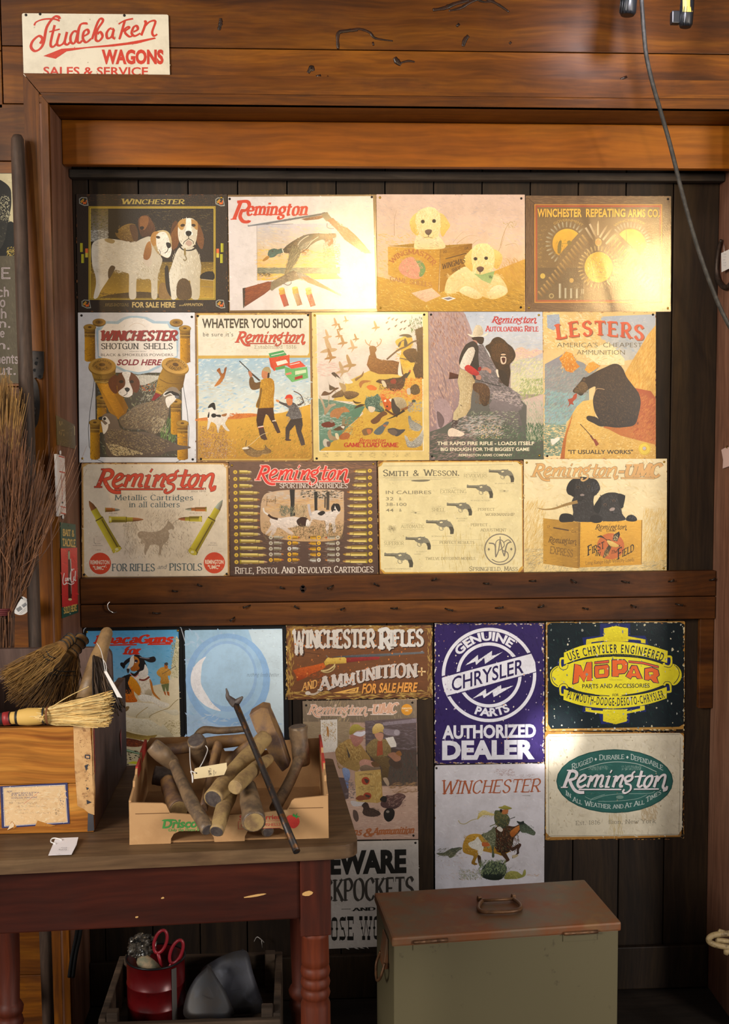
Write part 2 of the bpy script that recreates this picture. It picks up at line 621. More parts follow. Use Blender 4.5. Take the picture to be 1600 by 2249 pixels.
def stroke_text(s, T=1.6, t=None, serif=True, track=0.8, small=None, slant=0.0):
 """quads of a string in the stroke alphabet; baseline at 0, capitals 10 high"""
 if t is None:
  t = T
 nib = math.radians(14)
 wf = lambda a, u: t + (T - t) * abs(math.sin(a - nib))
 quads = []
 x = 0.0
 first = True
 for ch in s:
  if ch == ' ':
   x += 4.2
   first = True
   continue
  if ch not in GLY:
   x += 3
   continue
  k = 1.0
  if small and not first and ch.isalpha():
   k = small
  first = False
  wd, sts = GLY[ch]
  q0 = []
  for kind, pts in sts:
   if kind == '@':
    c = catmull([Vector(p) for p in pts], 4, True)
    q0 += ribbon(c + [c[0]], wf)
   elif kind == '~':
    q0 += ribbon(catmull([Vector(p) for p in pts], 4), wf, 0.0)
   else:
    q0 += ribbon(pts, wf, t * 0.4)
   if serif and kind != '@' and ch not in '.,-\'"*+:&':
    P = pts
    for e, nb in ((P[0], P[1]), (P[-1], P[-2])):
     dx, dy = e[0] - nb[0], e[1] - nb[1]
     ln_ = math.hypot(dx, dy) or 1
     if abs(dy) / ln_ > 0.6 and min(abs(e[1]), abs(e[1] - 10), abs(e[1] - 6.8), abs(e[1] + 3)) < 0.05:
      sw = T * 0.5 + 0.95
      y0 = e[1] if e[1] < 5 else e[1] - t
      if ch in 'Mm' and len(sts) > 3 and abs(e[1] - 1.5) < 0.1:
       continue
      q0.append([Vector((e[0] - sw, y0)), Vector((e[0] + sw, y0)), Vector((e[0] + sw, y0 + t)), Vector((e[0] - sw, y0 + t))])
     elif abs(dx) / ln_ > 0.9 and ch in 'EFLTZ':
      yy = -1.9 if e[1] > 8 else (1.9 if e[1] < 2 else 0)
      if yy:
       q0.append([Vector((e[0] - t * 0.5, e[1])), Vector((e[0] + t * 0.5, e[1])), Vector((e[0] + t * 0.5, e[1] + yy)), Vector((e[0] - t * 0.2, e[1] + yy))])
  for q in q0:
   quads.append([(x + p.x * k + p.y * k * slant, p.y * k) for p in q])
  x += wd * k + track
 return quads, x - track


_fc = {}


def sans_text(s, weight=0.0, track=1.0):
 """the same with Blender's own built-in outline face"""
 key = (s, weight, track)
 if key in _fc:
  return _fc[key]
 cu = bpy.data.curves.new('tmp', 'FONT')
 cu.body = s
 cu.offset = weight
 cu.resolution_u = 3
 cu.space_character = track
 o = bpy.data.objects.new('tmp', cu)
 COL.objects.link(o)
 dg = bpy.context.evaluated_depsgraph_get()
 ev = o.evaluated_get(dg)
 me = ev.to_mesh()
 vs = [(v.co.x, v.co.y) for v in me.vertices]
 fs = [[vs[i] for i in p.vertices] for p in me.polygons]
 ev.to_mesh_clear()
 bpy.data.objects.remove(o)
 bpy.data.curves.remove(cu)
 if fs:
  xs = [p[0] for f in fs for p in f]
  x0, x1 = min(xs), max(xs)
 else:
  x0, x1 = 0, 1
 k = 10 / 0.729
 fs = [[((p[0] - x0) * k, p[1] * k) for p in f] for f in fs]
 _fc[key] = (fs, (x1 - x0) * k)
 return _fc[key]


# the logo with its swash R, looped g and hooked n, on the grid of its largest copy
REM = [(40, [(212, 302), (286, 124)], 0), (12, [(178, 304), (250, 304)], 0), (12, [(250, 122), (300, 122)], 0),
    (38, [(268, 134), (330, 130), (362, 158), (342, 205), (288, 224)], 1), (36, [(272, 214), (300, 280), (340, 335), (392, 358), (448, 358)], 1),
    (32, [(386, 250), (444, 222), (466, 190), (440, 172), (402, 198), (374, 250), (378, 290), (412, 302), (470, 276)], 1),
    (34, [(488, 300), (532, 182)], 0), (10, [(490, 190), (535, 182)], 0), (32, [(528, 240), (560, 194), (592, 178), (604, 196), (568, 302)], 1), (32, [(590, 240), (622, 194), (654, 178), (668, 198), (638, 288), (672, 288)], 1),
    (34, [(702, 300), (744, 182)], 0), (10, [(706, 190), (748, 182)], 0), (16, [(694, 302), (742, 302)], 0), (38, [(760, 132), (766, 136)], 0),
    (34, [(786, 300), (826, 182)], 0), (10, [(790, 190), (830, 182)], 0), (32, [(822, 240), (856, 194), (888, 178), (902, 198), (868, 288), (902, 290)], 1),
    (32, [(1004, 178), (956, 186), (928, 214), (944, 240), (988, 230), (1014, 198), (1004, 178)], 1), (24, [(944, 236), (936, 262), (988, 280), (994, 320), (966, 350), (926, 366), (902, 350), (920, 326)], 1), (24, [(1008, 186), (1020, 150), (1046, 134)], 1),
    (34, [(1124, 130), (1076, 290)], 0), (28, [(1076, 288), (1100, 300), (1132, 280)], 1), (16, [(1044, 190), (1166, 182)], 0),
    (32, [(1228, 178), (1182, 204), (1152, 262), (1166, 300), (1204, 288), (1240, 232), (1246, 192), (1228, 178)], 1),
    (34, [(1268, 300), (1308, 182)], 0), (10, [(1270, 190), (1312, 182)], 0), (32, [(1304, 240), (1340, 194), (1376, 172), (1400, 184), (1386, 250), (1372, 300), (1400, 322), (1420, 300)], 1), (26, [(1420, 290), (1412, 330), (1372, 342)], 1)]
REMU = [(14, [(388, 327), (880, 327)], 0), (14, [(1034, 324), (1320, 322)], 0)]


def inside(x, y, poly):
 ins = False
 for i in range(len(poly)):
  (x1, y1), (x2, y2) = poly[i - 1], poly[i]
  if (y1 > y) != (y2 > y) and x < (x2 - x1) * (y - y1) / (y2 - y1) + x1:
   ins = not ins
 return ins


class Art:
 """print on one sign: flat coloured shapes laid one over the next, fixed to the sheet.
    Coordinates are those of a window (ox, oy) magnified by k."""

 def __init__(s, ox, oy, k, Y, rect, plane=None):
  s.ox, s.oy, s.k, s.Y = ox, oy, k, Y
  s.plane = plane                            # (point, normal towards the room) where the print is not on an upright plane facing front
  s.rect = rect                              # clip window in the same coordinates, or None
  s.layers = {'artwork': ([], [], []), 'lettering': ([], [], [])}
  s.z = 0.0
  s.lev = {}
  s.rnd = random.Random(int(ox * 7 + oy))

 def pt(s, x, y):
  if s.plane:
   p0, n = s.plane
   p0 = p0 + n * (0.0003 + s.z)
   d = ray(s.ox + x / s.k, s.oy + y / s.k)
   return CP + d * ((p0 - CP).dot(n) / d.dot(n))
  return at(s.ox + x / s.k, s.oy + y / s.k, s.Y - 0.0003 - s.z)

 def clip(s, pts):
  x0, y0, x1, y1 = s.rect
  for ax, lim, sg in ((0, x0, 1), (0, x1, -1), (1, y0, 1), (1, y1, -1)):
   out = []
   n = len(pts)
   for i in range(n):
    a, b = pts[i - 1], pts[i]
    da, db = (a[ax] - lim) * sg, (b[ax] - lim) * sg
    if (da >= 0) != (db >= 0):
     t = da / (da - db)
     out.append((a[0] + (b[0] - a[0]) * t, a[1] + (b[1] - a[1]) * t))
    if db >= 0:
     out.append((b[0], b[1]))
   pts = out
   if len(pts) < 3:
    return []
  return pts

 def cells(s, pts):
  xs, ys = [p[0] for p in pts], [p[1] for p in pts]
  return [(i, j) for i in range(int(min(xs) // 9), int(max(xs) // 9) + 1) for j in range(int(min(ys) // 9), int(max(ys) // 9) + 1)]

 def put(s, pts, col, lay='artwork', level=None):
  """lay one shape just over whatever it covers (a few thousandths of a millimetre per coat)"""
  if s.rect and any(not (s.rect[0] <= p[0] <= s.rect[2] and s.rect[1] <= p[1] <= s.rect[3]) for p in pts):
   pts = s.clip([(p[0], p[1]) for p in pts])
  if len(pts) < 3:
   return
  if level is None:
   cs = s.cells(pts)
   level = 1 + max(s.lev.get(c, 0) for c in cs)
   for c in cs:
    s.lev[c] = level
  s.z = level * 2.5e-6
  V, F, C = s.layers[lay]
  b = len(V)
  if '>' in col:
   c0, rest = col.split('>')
   c1, ang = rest.split(':') if ':' in rest else (rest, '90')
   a = math.radians(float(ang))
   pr = [p[0] * math.cos(a) + p[1] * math.sin(a) for p in pts]
   lo, hi = min(pr), max(pr)
   A, B_ = lin(c0), lin(c1)
   cs = [tuple(A[i] + (B_[i] - A[i]) * (q - lo) / max(hi - lo, 1e-6) for i in range(4)) for q in pr]
  else:
   cs = [lin(col)] * len(pts)
  # printed side faces the room
  ar = sum(pts[i - 1][0] * pts[i][1] - pts[i][0] * pts[i - 1][1] for i in range(len(pts)))
  idx = range(len(pts)) if ar < 0 else range(len(pts) - 1, -1, -1)
  for i in idx:
   V.append(s.pt(pts[i][0], pts[i][1]))
   C.append(cs[i])
  F.append(list(range(b, len(V))))

 def many(s, polys, col, lay='lettering'):
  polys = [p for p in polys if len(p) > 2]
  cs = {c for p in polys for c in s.cells(p)}
  if not cs:
   return
  base = 1 + max(s.lev.get(c, 0) for c in cs)
  top = base
  done = []
  for p in polys:
   xs, ys = [q[0] for q in p], [q[1] for q in p]
   bb = (min(xs), min(ys), max(xs), max(ys))
   used = {l for q, l in done[-90:] if q[0] < bb[2] - 0.3 and q[2] > bb[0] + 0.3 and q[1] < bb[3] - 0.3 and q[3] > bb[1] + 0.3}
   l = base
   while l in used:
    l += 1
   top = max(top, l)
   done.append((bb, l))
   s.put(p, col, lay, l)
  for c in cs:
   s.lev[c] = top

 def grain(s, pts, col):
  """short brush marks a shade off the colour of a painted area"""
  xs, ys = [p[0] for p in pts], [p[1] for p in pts]
  area = abs(sum(pts[i - 1][0] * pts[i][1] - pts[i][0] * pts[i - 1][1] for i in range(len(pts)))) / 2
  if area < 2200:
   return
  n = int(min(70, area / 420))
  cs = [[int(h[i:i + 2], 16) for i in (0, 2, 4)] for h in col.split(':')[0].split('>')]
  l2 = min(16, 0.09 * math.sqrt(area))
  k = t = 0
  a0 = s.rnd.uniform(0, PI)
  while k < n and t < n * 8:
   t += 1
   x, y = s.rnd.uniform(min(xs), max(xs)), s.rnd.uniform(min(ys), max(ys))
   if not inside(x, y, pts):
    continue
   k += 1
   f = (y - min(ys)) / (max(ys) - min(ys))
   g = s.rnd.choice((0.87, 0.93, 1.05, 1.1))
   c = '%02x%02x%02x' % tuple(int(max(0, min(255, (cs[0][i] + (cs[-1][i] - cs[0][i]) * f) * g + (6 if g > 1 else 0)))) for i in range(3))
   a = a0 + s.rnd.uniform(-0.6, 0.6)
   ca, sa = math.cos(a), math.sin(a)
   w2 = l2 * s.rnd.uniform(0.12, 0.3)
   s.put([(x + u * ca - v * sa, y + u * sa + v * ca) for u, v in ((-l2, 0), (0, -w2), (l2, 0), (0, w2))], c)

 def draw(s, text):
  """P polygon, B smooth blob, L stroke, T tapered stroke, E ellipse, R rectangle, F scattered brush strokes"""
  for ln in text.strip().split('\n'):
   a = ln.split()
   if not a:
    continue
   if a[0] in 'LT':
    a[1], a[2] = a[2], a[1]
   c, col = a[0], a[1]
   v = [float(q) for q in a[2:]]
   if c in 'PB':
    pts = [(v[i], v[i + 1]) for i in range(0, len(v), 2)]
    if c == 'B':
     pts = [tuple(p) for p in catmull([Vector(p) for p in pts], 4, True)]
    s.put(pts, col)
    s.grain(pts, col)
   elif c == 'R':
    s.put([(v[0], v[1]), (v[2], v[1]), (v[2], v[3]), (v[0], v[3])], col)
   elif c == 'E':
    r = math.radians(v[4]) if len(v) > 4 else 0
    n = 28 if max(v[2], v[3]) > 14 else 10
    s.put([(v[0] + v[2] * math.cos(t) * math.cos(r) - v[3] * math.sin(t) * math.sin(r), v[1] + v[2] * math.cos(t) * math.sin(r) + v[3] * math.sin(t) * math.cos(r)) for t in (2 * PI * i / n for i in range(n))], col)
   elif c in 'LT':
    pts = [(v[i], v[i + 1]) for i in range(1, len(v), 2)]
    if len(pts) > 2:
     pts = catmull([Vector(p) for p in pts], 5)
    w_ = v[0]
    wf = (lambda a_, t_: w_) if c == 'L' else (lambda a_, t_: w_ * (1.0 - 0.85 * t_))
    s.many(ribbon(pts, wf), col, 'artwork')
   elif c == 'F':
    cols = col.split(',')
    n, ln_, wd, ang, jit = int(v[0] * 2.2), v[1] * 0.62, v[2] * 0.6, v[3], v[4]
    rgb = [[int(q[i:i + 2], 16) for i in (0, 2, 4)] for q in cols]
    av = [sum(q[i] for q in rgb) / len(rgb) for i in range(3)]
    cols = ['%02x%02x%02x' % tuple(int(q[i] * 0.62 + av[i] * 0.38) for i in range(3)) for q in rgb]
    poly = [(v[i], v[i + 1]) for i in range(5, len(v), 2)]
    if len(poly) == 2:
     (xa, ya), (xb, yb) = poly
     poly = [(xa, ya), (xb, ya), (xb, yb), (xa, yb)]
    xs, ys = [p[0] for p in poly], [p[1] for p in poly]
    k = tries = 0
    while k < n and tries < n * 12:
     tries += 1
     x, y = s.rnd.uniform(min(xs), max(xs)), s.rnd.uniform(min(ys), max(ys))
     if not inside(x, y, poly):
      continue
     k += 1
     aa = math.radians(ang + s.rnd.uniform(-jit, jit))
     l2, w2 = ln_ * s.rnd.uniform(0.5, 1.2) / 2, wd * s.rnd.uniform(0.5, 1.2) / 2
     ca, sa = math.cos(aa), math.sin(aa)
     bend = s.rnd.uniform(-0.3, 0.3) * l2
     q = [(-l2, 0), (0, -w2 + bend), (l2, 0), (0, w2 + bend)]
     s.put([(x + u * ca - g * sa, y + u * sa + g * ca) for u, g in q], s.rnd.choice(cols))
  return s

 def text(s, st, x0, y0, x1, h, col, f='sans', y1=None, wt=0.0, track=1.0, it=0.0, sm=None, T=1.7, t=0.6, arc=None, out=None, ow=0.4, sh=None):
  """st on the baseline (x0, y0)-(x1, y1), capitals h high; arc=(centre x, centre y, radius, start, end degrees); out: outline colour"""
  y1 = y0 if y1 is None else y1

  def polys(extra):
   if f == 'sans':
    fs, wd = sans_text(st, wt + extra * 0.045, track)
    fs = [[(p[0] + p[1] * it, p[1]) for p in q] for q in fs]
   else:
    fs, wd = stroke_text(st, T + extra, t + extra, f != 'stroke', track, sm, it)
    if f == 'stroke':
     pass
   return fs, wd
  for colr, ex, dx in ([(sh, 0.0, (h * 0.06, h * 0.06))] if sh else []) + ([(out, ow * 2, (0, 0))] if out else []) + [(col, 0.0, (0, 0))]:
   fs, wd = polys(ex)
   if arc:
    cx, cy, r, a0, a1 = arc
    res = []
    for q in fs:
     o = []
     for px, py in q:
      a = math.radians(a0 + (a1 - a0) * px / wd)
      rr = r + py * h / 10 * (1 if a1 > a0 else -1)
      o.append((cx + rr * math.sin(a), cy - rr * math.cos(a)))
     res.append(o)
   else:
    ux, uy = (x1 - x0) / wd, (y1 - y0) / wd
    res = [[(x0 + px * ux + dx[0], y0 + px * uy - py * h / 10 + dx[1]) for px, py in q] for q in fs]
   s.many(res, colr)
  return s

 def remington(s, x0, y0, x1, y1, col, out=None, ow=10, under=True, dy=0.0, sk=0.0):
  """the logo fitted into a box (its own box is 178..1430 by 112..376)"""
  kx, ky = (x1 - x0) / 1252.0, (y1 - y0) / 264.0
  mp = lambda p: (x0 + (p[0] - 178) * kx, y0 + (p[1] - 112) * ky + dy * (p[0] - 178) / 1252.0)
  for c, e in ([(out, ow)] if out else []) + [(col, 0)]:
   qs = []
   for w_, pts, smooth in REM + (REMU if under else []):
    P = catmull([Vector(p) for p in pts], 5) if smooth else [Vector(p) for p in pts]
    for q in ribbon(P, (lambda a_, t_: w_ * (0.72 + 0.28 * abs(math.sin(a_ + 0.5))) + e) if w_ > 18 else (lambda a_, t_: w_ + e), 4 + e * 0.4 if not smooth else e * 0.3):
     qs.append([mp(p) for p in q])
   s.many(qs, c)
  return s

 def wear(s, cols, n=60, edge=14, size=10):
  """rubbed and rusted rim: irregular flecks along the four edges"""
  x0, y0, x1, y1 = s.rect
  for i in range(n):
   u = s.rnd.random()
   d = abs(s.rnd.gauss(0, edge * 0.5))
   e = s.rnd.randrange(4)
   x, y = (x0 + u * (x1 - x0), y0 + d) if e == 0 else (x0 + u * (x1 - x0), y1 - d) if e == 1 else (x0 + d, y0 + u * (y1 - y0)) if e == 2 else (x1 - d, y0 + u * (y1 - y0))
   k = 7
   r = size * s.rnd.uniform(0.3, 1.2)
   lx, ly = (2.0, 0.7) if e < 2 else (0.7, 2.0)
   s.put([(x + r * lx * math.cos(2 * PI * j / k) * s.rnd.uniform(0.5, 1.1), y + r * ly * math.sin(2 * PI * j / k) * s.rnd.uniform(0.5, 1.1)) for j in range(k)], s.rnd.choice(cols))
  return s

 def specks(s, cols, n, size, box=None):
  x0, y0, x1, y1 = box or s.rect
  for i in range(n):
   x, y = s.rnd.uniform(x0, x1), s.rnd.uniform(y0, y1)
   r = size * s.rnd.uniform(0.3, 1.3)
   s.put([(x + r * math.cos(1.05 * j) * s.rnd.uniform(0.5, 1.1), y + r * math.sin(1.05 * j) * s.rnd.uniform(0.6, 1.5)) for j in range(6)], s.rnd.choice(cols))
  return s

 def build(s, parent, mat):
  org = Vector(parent.location)
  for nm, (V, F, C) in s.layers.items():
   if not F:
    continue
   me = bpy.data.meshes.new(nm)
   me.from_pydata([tuple(v - org) for v in V], [], F)
   ca = me.color_attributes.new('Col', 'FLOAT_COLOR', 'POINT')
   ca.data.foreach_set('color', [c for q in C for c in q])
   link(nm, me, mat, parent)


def panel(name, quad, Y, base, mat, thick=0.0015, rim=None, corner=0.006):
 """a sheet-metal plate with rounded corners: quad of sight lines TL TR BR BL at depth Y; coloured base, optional rim colour"""
 P = [at(x, y, Y) for x, y in quad]
 c = sum(P, Vector()) / 4
 out = []
 for i in range(4):
  p, a, b = P[i], P[i - 1], P[(i + 1) % 4]
  da, db = (a - p).normalized() * corner, (b - p).normalized() * corner
  for k in range(5):
   t = k / 4
   out.append(p + da * (1 - t) ** 2 + db * t * t)
 V = [v - c for v in out] + [v - c + Vector((0, thick, 0)) for v in out]
 n = len(out)
 F = [list(range(n))[::-1], list(range(n, 2 * n))] + [[i, (i + 1) % n, n + (i + 1) % n, n + i] for i in range(n)]
 me = bpy.data.meshes.new(name)
 me.from_pydata([tuple(v) for v in V], [], F)
 ca = me.color_attributes.new('Col', 'FLOAT_COLOR', 'POINT')
 b = lin(base)
 r = lin(rim or base)
 ca.data.foreach_set('color', [q for i in range(2 * n) for q in (b if i < n else r)])
 o = link(name, me, mat)
 o.location = c
 return o


M_TACK = plain('brass_tack', 'b09040', 0.35, 0.9)
M_TACKD = plain('dark_tack', '2a2624', 0.5, 0.6)


def tacks(parent, pts, Y, dark=False):
 for x, y in pts:
  c = at(x, y, Y)
  b = MB()
  b.lathe(c + Vector((0, 0.0005, 0)), c + Vector((0, -0.0022, 0)), [(0, 0.0033), (0.45, 0.0033), (0.8, 0.0024), (1.0, 0.001)], 10)
  b.build('tack', M_TACKD if dark else M_TACK, parent, origin=c)
# ------------------------------------------------------------------ the room
FLOOR = -0.09
YW, YF, YH = -0.26, -0.29, -0.13        # face of the wall boards, of the door casing, of the header board
XL, XR = -0.603, 1.172                  # the two jamb faces
M_PINE = wood('varnished_pine', '482405', '6e3c07', '8a520c', 'x', 20, 0.42, 2.1, 0.35, '24100a', 0.2, 0.45)
M_PINEV = wood('varnished_pine_upright', '482405', '6e3c07', '8a520c', 'z', 20, 0.42, 1.4, 0.35, '24100a', 0.2, 0.3)
M_HEAD = wood('header_pine', '6e3a0a', '904f0c', 'a86514', 'x', 11, 0.40, 1.7, 0.2, '30160a', 0.15, 0.2)
M_DOOR = wood('dark_door_boards', '1e150f', '2f2217', '3d2d1c', 'z', 24, 0.55, 0.0, 0.4, '1a1310', 0.3, 0.5)
M_RAIL = wood('rail_wood', '341b0c', '58300f', '714216', 'x', 16, 0.5, 1.2, 0.45, '180e08', 0.5, 0.3)
M_JAMB = wood('worn_jamb', '5e3a26', '7d5540', '8d6450', 'z', 16, 0.6, 0.0, 0.3, '3a2418', 0.25, 0.25)
M_JAMBR = wood('rosy_jamb', '6c4634', '845c48', '946c56', 'z', 14, 0.5, 0.9, 0.25, '4a2a1e', 0.2, 0.2)
M_DUST = wood('dusty_board', '26201c', '3a322c', '4c443c', 'x', 18, 0.8, 0.0, 0.3, '14100e', 0.3, 0.2)
M_FLOOR = wood('dark_floor', '1e1814', '2e2620', '3a3028', 'x', 14, 0.7, 0.0, 0.4, '14100e', 0.3, 0.4)
M_BLACK = plain('black_gap', '080605', 0.9)
M_NAIL = spotty('rusty_nail', '4a4440', '2e241e', 300, 0.4, 0.6, 0.45, 0.8)

# wall of horizontal boards, left of the door and above it
b = MB()
seams = [at(300, y, YW).z for y in (-210, -92, 10 - 0, 103, 212)]
zt = at(300, 103, YW).z
rows = [FLOOR + 0.0]
z = zt
while z > FLOOR:
 z -= 0.1385
rows = []
while z < 3.05:
 rows.append(z)
 z += 0.1385
for i, z in enumerate(rows):
 z0, z1 = max(z, FLOOR), z + 0.1385 - 0.0022
 b.box(-2.2, -0.658 if z0 < 2.30 else 2.6, YW, YW + 0.02, z0, z1, 0.0012) if z0 < 2.30 else b.box(-0.716, 2.6, YW, YW + 0.02, z0, z1, 0.0012)
 if z0 >= 2.30:
  b.box(-2.2, -0.719, YW, YW + 0.02, z0 - 0.012, z1 - 0.012, 0.0012)
for z in rows:
 b.box(1.262, 2.6, YW, YW + 0.02, max(z, FLOOR), z + 0.1363, 0.0012) if z < 2.30 else None
wall = struct(b.build('wall_back', M_PINE))
b = MB()
b.box(-2.2, -0.64, YW + 0.021, YW + 0.05, FLOOR, 3.05)
b.box(1.25, 2.6, YW + 0.021, YW + 0.05, FLOOR, 3.05)
b.box(-0.64, 1.25, YW + 0.021, YW + 0.05, 2.36, 3.05)
b.build('wall_backing', M_BLACK, wall)
b = MB()
b.box(-2.2, 2.6, -1.9, 0.3, FLOOR - 0.05, FLOOR)
struct(b.build('floor', M_FLOOR))

# resin runs, knots and scuffs on the boards above the door
M_RESIN = spotty('dark_resin', '1a0e08', '33180a', 90, 0.4, 0.6, 0.35)
b = MB()
for k, (wd, pts) in enumerate([(0.010, [(742, 108), (742, 74), (760, 68), (785, 66)]), (0.007, [(760, 66), (790, 64), (812, 72), (824, 84), (862, 90)]), (0.011, [(950, 22), (975, 18), (1000, 8), (1030, 0)]), (0.008, [(985, 24), (1010, 18), (1034, 4), (1060, -4), (1090, 8), (1117, 26)]), (0.006, [(1040, -4), (1062, 4), (1085, 2)]),
        (0.012, [(676, 160), (684, 148), (688, 156)]), (0.008, [(694, 168), (704, 165)]), (0.010, [(712, 178), (722, 168)]), (0.010, [(480, 66), (484, 50), (484, 40)]), (0.012, [(1016, 102), (1020, 88), (1028, 78)]), (0.008, [(1002, 58), (1008, 52)]), (0.016, [(866, 126), (872, 136), (880, 142)]), (0.006, [(880, 138), (896, 134), (910, 136)]), (0.007, [(1118, 96), (1122, 92)]), (0.006, [(818, 92), (820, 100)]), (0.008, [(1362, 174), (1376, 168)])]):
 P = catmull([at(x, y, YW - 0.0006) for x, y in pts], 6) if len(pts) > 2 else [at(x, y, YW - 0.0006) for x, y in pts]
 n = len(P)
 b.tube(P, [wd * 0.5 * (0.45 + 0.5 * abs(mnoise(Vector((i * 0.7, k * 3.1, 0)))) + 0.4 * math.sin(PI * (i + 0.6) / n)) for i in range(n)], 7, True, 0.12, (1, 0, 0.3))
b.build('resin_stain', M_RESIN, wall)

# casing round the doorway
zc = at(600, 230, YF).z
zt = at(600, 166, YF).z
b = MB()
yb = YF + 0.022
x0 = at(50, 172, YF).x
x1 = at(105, 228, YF).x
xr1, xr0 = XR + 0.002, XR + 0.086
for (f0, f1, yy) in ((0.0, 0.26, 0.0), (0.262, 0.36, 0.0035), (0.362, 0.5, 0.001), (0.502, 1.0, 0.002)):
 za, zb = zc + (zt - zc) * f0, zc + (zt - zc) * f1
 xa, xb = x1 + (x0 - x1) * f0, x1 + (x0 - x1) * f1
 ra, rb = xr1 + (xr0 - xr1) * f0, xr1 + (xr0 - xr1) * f1
 b.hexa([(xa + 0.001, YF + yy, za), (ra - 0.001, YF + yy, za), (ra - 0.001, yb, za), (xa + 0.001, yb, za)],
     [(xb + 0.001, YF + yy, zb), (rb - 0.001, YF + yy, zb), (rb - 0.001, yb, zb), (xb + 0.001, yb, zb)])
struct(b.build('trim_1', M_PINE))
for nm, sg, xa_, xb_ in (('trim_2', -1, x1, x0), ('trim_3', 1, xr1, xr0)):
 b = MB()
 for (f0, f1, yy) in ((0.0, 0.26, 0.0), (0.262, 0.36, 0.0035), (0.362, 0.5, 0.001), (0.502, 1.0, 0.002)):
  xa, xb = xa_ + (xb_ - xa_) * f0, xa_ + (xb_ - xa_) * f1
  za, zb = zc + (zt - zc) * f0, zc + (zt - zc) * f1
  q = sorted([(xa, za), (xb, zb)])
  b.hexa([(q[0][0], YF + yy, FLOOR), (q[1][0], YF + yy, FLOOR), (q[1][0], yb, FLOOR), (q[0][0], yb, FLOOR)],
      [(q[0][0], YF + yy, q[0][1] - 0.0015), (q[1][0], YF + yy, q[1][1] - 0.0015), (q[1][0], yb, q[1][1] - 0.0015), (q[0][0], yb, q[0][1] - 0.0015)])
 struct(b.build(nm, M_PINEV if sg < 0 else M_JAMBR))
# jambs and soffit of the reveal, header board and the door track under it
b = MB()
b.box(XL - 0.03, XL, yb - 0.02, 0.03, FLOOR, zc - 0.001, 0.002)
struct(b.build('trim_4', M_JAMB))
b = MB()
b.box(XR, XR + 0.03, yb - 0.02, 0.03, FLOOR, zc - 0.001, 0.002)
struct(b.build('trim_5', M_JAMBR))
b = MB()
b.box(XL - 0.03, XR + 0.03, yb - 0.02, 0.03, zc, zc + 0.02, 0.002)
struct(b.build('trim_6', M_PINE))
zh = at(600, 364, YH).z
b = MB()
b.box(XL + 0.001, XR - 0.004, YH, YH + 0.03, zh, zc - 0.001, 0.003)
struct(b.build('trim_7', M_HEAD))
b = MB()
b.box(XL + 0.001, XR - 0.001, -0.045, -0.012, at(600, 392, -0.045).z, at(600, 374, -0.045).z, 0.004)
struct(b.build('trim_8', M_DUST))

# the old sliding door the signs are nailed to
door = bpy.data.objects.new('door_1', None)
COL.objects.link(door)
struct(door)
gx = at(953, 395, 0).x
b = MB()
x = gx - 0.1335 * 14
while x < XR:
 xa, xb = max(x, XL + 0.001), min(x + 0.1335 - 0.003, XR - 0.001)
 if xb > xa + 0.01:
  b.box(xa, xb, 0.0, 0.022, FLOOR + 0.005, 2.30, 0.0018)
 x += 0.1335
b.build('board_panel', M_DOOR, door)
b = MB()
b.box(XL - 0.1, XR + 0.1, 0.0225, 0.03, FLOOR, 2.34)
b.build('board_backing', M_BLACK, door)
YR = -0.032
zr1, zr0, zrm = at(800, 1263, YR).z, at(800, 1370, YR).z, at(800, 1320, YR).z
b = MB()
b.box(XL + 0.002, XR - 0.002, YR, -0.0065, zrm + 0.001, zr1, 0.003)
b.box(XL + 0.002, XR - 0.002, YR, -0.0065, zr0, zrm - 0.001, 0.003)
b.build('mid_rail', M_RAIL, door)
zb1 = at(1450, 2078, -0.02).z
b = MB()
b.box(XL + 0.002, XR - 0.002, -0.022, -0.0065, FLOOR + 0.004, zb1, 0.003)
b.build('bottom_rail', M_DOOR, door)
b = MB()
b.box(at(1534, 1500, -0.02).x, XR - 0.001, -0.02, -0.001, at(1540, 1556, -0.02).z, at(1540, 1358, -0.02).z, 0.003)
b.build('stile_block', M_RAIL, door)

# nails left standing in the rail
up_ = [(391, 1299), (444, 1288), (625, 1293), (733, 1285), (833, 1288), (947, 1276), (1060, 1281), (1160, 1276), (1252, 1272), (1362, 1276), (1466, 1278), (1556, 1275)]
lo_ = [(354, 1347), (516, 1355), (551, 1329), (657, 1338), (757, 1335), (856, 1336), (975, 1336), (1085, 1336), (1180, 1335), (1278, 1335), (1384, 1328), (1481, 1326)]
ORD = ['first', 'second', 'third', 'fourth', 'fifth', 'sixth', 'seventh', 'eighth', 'ninth', 'tenth', 'eleventh', 'last']
rn = random.Random(5)
for row, lst in (('upper', up_), ('lower', lo_)):
 for i, (x, y) in enumerate(lst):
  p = at(x, y, YR)
  up = rn.uniform(-0.008, 0.010)
  q = p + Vector((rn.uniform(-0.022, -0.010) if i < 5 else rn.uniform(0.010, 0.022), -0.012, up))
  b = MB()
  b.tube([p + Vector((0, 0.004, 0)), p + (q - p) * 0.5 + Vector((0, -0.003, 0)), q], 0.0021, 8)
  b.tube([q, q + (q - p).normalized() * 0.0015], 0.0036, 8)
  o = b.build('nail', M_NAIL, origin=p)
  tag(o, 'bent rusty nail, %s from the left in the %s row along the brown door rail' % (ORD[i], row), 'nail', 'nails along the door rail')
p = at(246, 1344, YR)
b = MB()
b.tube(catmull([p + Vector((0.012, 0.003, 0)), p + Vector((0.006, -0.012, 0.0)), p + Vector((-0.006, -0.016, 0.008)), p + Vector((-0.010, -0.014, 0.022)), p + Vector((-0.004, -0.010, 0.030))], 6), 0.0018, 8)
